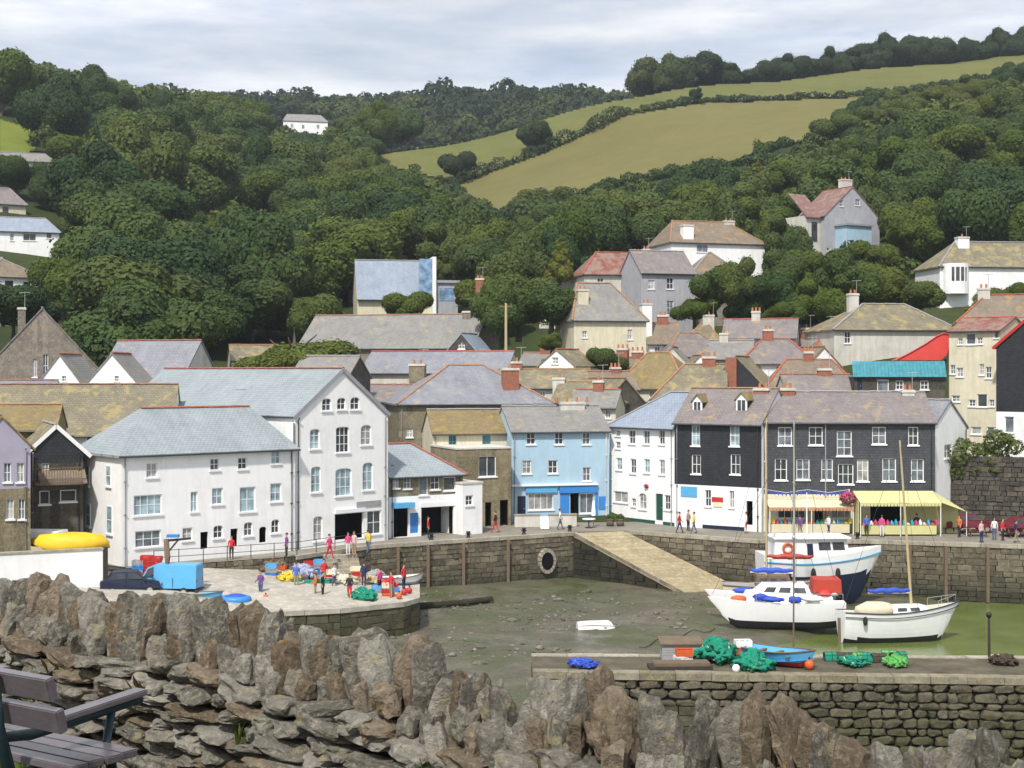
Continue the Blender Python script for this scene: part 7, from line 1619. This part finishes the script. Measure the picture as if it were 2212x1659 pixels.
# ---------------- people ----------------
def body(pose):
    """one continuous skinned figure; x right, faces -y, stands on z=0"""
    J = {'pel': (0, 0, .95), 'bel': (0, .0, 1.10), 'che': (0, .01, 1.32), 'nec': (0, .01, 1.47), 'chin': (0, -.01, 1.56), 'hd': (0, -.015, 1.65), 'top': (0, .0, 1.74)}
    Rr = {'pel': (.155, .115), 'bel': (.135, .105), 'che': (.165, .115), 'nec': (.055, .055), 'chin': (.07, .075), 'hd': (.082, .098), 'top': (.055, .07)}
    E = [('pel', 'bel'), ('bel', 'che'), ('che', 'nec'), ('nec', 'chin'), ('chin', 'hd'), ('hd', 'top')]
    for s, t_ in ((1, 'R'), (-1, 'L')):
        st = s*pose.get('stride', 0); arm = -s*pose.get('swing', 0)
        J['hip'+t_] = (s*.09, 0, .88); J['kn'+t_] = (s*.10, -st*.5-.01, .48); J['an'+t_] = (s*.10, -st+(.05 if st < 0 else 0), .09); J['toe'+t_] = (s*.11, -st-.15, .035)
        if pose.get('sit'): J['kn'+t_] = (s*.11, -.42, .90); J['an'+t_] = (s*.11, -.45, .46); J['toe'+t_] = (s*.11, -.6, .41)
        J['sh'+t_] = (s*.17, .01, 1.39); J['el'+t_] = (s*.235, .03+arm*.3, 1.13); J['wr'+t_] = (s*.24, -.03+arm*.8-pose.get('bend', 0), .90+pose.get('bend', 0)*.8); J['pa'+t_] = tuple(np.array(J['wr'+t_])+np.array((s*.0, -.03, -.07)))
        for k, (a, r) in enumerate(zip(('hip', 'kn', 'an', 'toe', 'sh', 'el', 'wr', 'pa'), ((.095, .10), (.06, .065), (.042, .05), (.04, .03), (.065, .065), (.045, .045), (.032, .032), (.034, .022)))): Rr[a+t_] = r
        E += [('pel', 'hip'+t_), ('hip'+t_, 'kn'+t_), ('kn'+t_, 'an'+t_), ('an'+t_, 'toe'+t_), ('che', 'sh'+t_), ('sh'+t_, 'el'+t_), ('el'+t_, 'wr'+t_), ('wr'+t_, 'pa'+t_)]
        pa = np.array(J['pa'+t_])
        for k, (dx, l) in enumerate(((-.026, .06), (-.009, .075), (.009, .07), (.026, .055))): J[f'f{k}'+t_] = tuple(pa+np.array((s*.01, dx-.01, -l))); Rr[f'f{k}'+t_] = (.0085, .0085); E.append(('pa'+t_, f'f{k}'+t_))
        J['th'+t_] = tuple(np.array(J['wr'+t_])+np.array((-s*.01, -.075, -.06))); Rr['th'+t_] = (.0095, .0095); E.append(('wr'+t_, 'th'+t_))
    ks = list(J); me_ = bpy.data.meshes.new('body'); me_.from_pydata([J[k] for k in ks], [(ks.index(a), ks.index(b)) for a, b in E], []); ob = link('body', me_)
    md = ob.modifiers.new('s', 'SKIN'); md.use_smooth_shade = True
    sv = me_.skin_vertices[0].data
    for i, k in enumerate(ks): sv[i].radius = Rr[k]; sv[i].use_root = (k == 'pel')
    ob.modifiers.new('u', 'SUBSURF').levels = 1
    dg = bpy.context.evaluated_depsgraph_get(); ev = bpy.data.meshes.new_from_object(ob.evaluated_get(dg)); bpy.data.objects.remove(ob); return ev, J
POSES = {'stand': body({'bend': .0}), 'walk': body({'stride': .24, 'swing': .22}), 'work': body({'bend': .22, 'stride': .08}), 'sit': body({'sit': 1, 'bend': .12})}
def person(vx, vy, z, rz, pose, top, legs, label, short=False, sleeves=True, hair='hair', p=None, h=1.7):
    src, J = POSES[pose]; me_ = src.copy(); me_.materials.clear()
    for m_ in ('skin', top, legs, 'hair'): me_.materials.append(MATS[m_])
    idx = []
    for f in me_.polygons:
        c = f.center; i = 0
        if c.z > 1.49: i = 0
        elif abs(c.x) > .195 and c.z > .6 and pose != 'x': i = 1 if (c.z > (1.0 if sleeves else 1.2)) else 0
        elif c.z > .93: i = 1
        elif c.z < .10 and pose != 'sit': i = 3
        else: i = 0 if (short and c.z < .45) else 2
        if pose == 'sit' and c.y < -.1 and c.z < 1.0 and abs(c.x) < .19: i = 2
        idx.append(i)
    me_.polygons.foreach_set('material_index', idx)
    pos = p if p is not None else hp(vx, vy, z)
    o = link('person', me_, None, pos, (0, 0, rz), (h/1.75,)*3); tag(o, label, 'person')
    mb = MB(); mb.blob((0, .015, 1.685), .092, .112, .10, 0, 10, 6, .15, vx); mb.v = [(x, y, max(z_, 1.60 if y > .0 else 1.70)) for x, y, z_ in mb.v]; mb.build('hair', hair, o, True)
    mb = MB(); mb.blob((0, -.118, 1.645), .014, .02, .025, 0, 6, 4); mb.build('nose', 'skin', o, True)
    mb = MB()
    for s in (1, -1): mb.blob((s*.032, -.102, 1.672), .012, .008, .008, 0, 6, 4)
    mb.build('eyes', 'hair', o); mb = MB(); mb.box(-.025, .025, -.108, -.098, 1.598, 1.604); mb.build('mouth', 'cloth_maroon' if 'cloth_maroon' in MATS else 'cloth_red', o)
    return o
person(712, 1207, 4, R(60), 'walk', 'cloth_pink', 'cloth_red', 'person in a pink top and red trousers walking past the inn door')
person(765, 1200, 4, R(-30), 'stand', 'cloth_blush', 'cloth_khaki', 'person in a pale pink top standing outside the inn', True)
person(795, 1196, 4, R(150), 'walk', 'cloth_yellow', 'cloth_denim', 'person in a yellow top and jeans near the stone steps')
person(752, 1200, 4, R(20), 'stand', 'cloth_pink', 'cloth_white', 'person in bright pink top and white trousers beside the inn doorway', h=1.62)
person(500, 1208, 4, R(10), 'stand', 'cloth_red', 'cloth_dark', 'person in a dark red jacket by the inn wall', h=1.6)
person(619, 1204, 4, R(-60), 'stand', 'cloth_purple', 'cloth_dark', 'person in a purple top standing at the quay railing')
person(563, 1290, 2.5, R(-20), 'work', 'cloth_purple', 'cloth_denim', 'person in a purple jumper working on the pale concrete')
person(697, 1293, 2.42, R(80), 'stand', 'cloth_dark', 'cloth_dark', 'person in a dark jacket standing on the pale concrete')
person(681, 1292, 2.42, R(-70), 'work', 'cloth_orange', 'cloth_khaki', 'person in an orange top bending over on the concrete', h=1.6)
person(700, 1262, 2.6, R(30), 'stand', 'cloth_red', 'cloth_khaki', 'person in a bright red top behind the dark-jacketed one')
person(755, 1297, 2.42, R(-10), 'work', 'cloth_dark', 'cloth_red', 'person in a dark top and red shorts by the green nets', True)
person(786, 1268, 2.5, R(160), 'stand', 'cloth_navy', 'cloth_navy', 'person in navy overalls behind the green net heap')
person(845, 1292, 2.42, R(-40), 'work', 'cloth_red', 'cloth_khaki', 'person in a red top sorting gear at the end of the hard')
person(1468, 1152, 4, R(70), 'walk', 'cloth_red', 'cloth_navy', 'person in a red jacket walking along the quay by the slipway')
person(1499, 1152, 4, R(-80), 'walk', 'cloth_yellow', 'cloth_denim', 'person in a yellow top and jeans walking on the quay by the black shop')
person(1487, 1147, 4, R(-60), 'stand', 'cloth_khaki', 'cloth_dark', 'person in a khaki top beside the one in yellow')
person(2166, 1168, 4, R(40), 'stand', 'cloth_red', 'cloth_dark', 'person in a bright red coat near the maroon cars')
person(2148, 1166, 4, R(-30), 'stand', 'cloth_white', 'cloth_denim', 'person in a white top beside the one in the red coat')
person(2195, 1172, 4, R(100), 'walk', 'cloth_navy', 'cloth_khaki', 'person in a navy top walking at the quay end')
person(1872, 1158, 4, R(10), 'stand', 'cloth_blue', 'cloth_dark', 'person in a blue top at the corner of the yellow kiosk')
person(1980, 1156, 4, R(170), 'stand', 'cloth_dark', 'cloth_denim', 'person in a dark top facing the yellow kiosk counter')
person(1612, 1152, 4, R(-100), 'stand', 'cloth_white', 'cloth_red', 'person in white top and red shorts outside the black shop', True)
person(2072, 1160, 4, R(-50), 'walk', 'cloth_orange', 'cloth_dark', 'person in an orange top by the maroon picnic benches')
person(2120, 1172, 4, R(30), 'stand', 'cloth_blush', 'cloth_navy', 'person in a pale pink top at the quay edge near the picnic benches')
person(1905, 1160, 4, R(160), 'stand', 'cloth_pink', 'cloth_white', 'person in a pink top choosing goods at the yellow kiosk')
person(1728, 1160, 4, R(170), 'stand', 'cloth_purple', 'cloth_khaki', 'person in a purple top at the gift stall counter')
person(1790, 1158, 4, R(120), 'walk', 'cloth_white', 'cloth_navy', 'person in a white top passing the gift stall')
person(1210, 1144, 4, R(100), 'walk', 'cloth_white', 'cloth_denim', 'person in a white top walking past the blue shopfront')
person(1070, 1150, 4, R(-100), 'walk', 'cloth_dark', 'cloth_red', 'person in a dark top and red trousers by the stone cottage')
person(925, 1164, 4, R(90), 'stand', 'cloth_red', 'cloth_dark', 'person in a red top at the garage doorway of the low store')
person(722, 1270, 2.55, R(50), 'work', 'cloth_white', 'cloth_denim', 'person in a white top bending among the nets on the hard', h=1.6)
person(820, 1282, 2.45, R(-120), 'stand', 'cloth_pink', 'cloth_dark', 'person in a pink top between the green nets and the crates')
person(640, 1272, 2.6, R(20), 'stand', 'cloth_blue', 'cloth_khaki', 'person in a blue top beside the yellow net heap')
person(872, 1274, 2.42, R(60), 'stand', 'cloth_red', 'cloth_navy', 'person in red and navy standing at the punt')
# ---------------- sea air over the valley ----------------
m = bpy.data.materials.new('haze_air'); m.use_nodes = True; t = m.node_tree; t.nodes.clear()
pv = t.nodes.new('ShaderNodeVolumePrincipled'); pv.inputs['Color'].default_value = (.78, .86, .96, 1); pv.inputs['Density'].default_value = .00016; pv.inputs['Anisotropy'].default_value = .15
ou = t.nodes.new('ShaderNodeOutputMaterial'); t.links.new(pv.outputs[0], ou.inputs['Volume']); MATS['haze_air'] = m
mb = MB(); mb.box(-920, 920, -320, 1170, -3.4, 190); struct(mb.build('haze', 'haze_air'), 'stuff')
print('objects', len(bpy.data.objects))
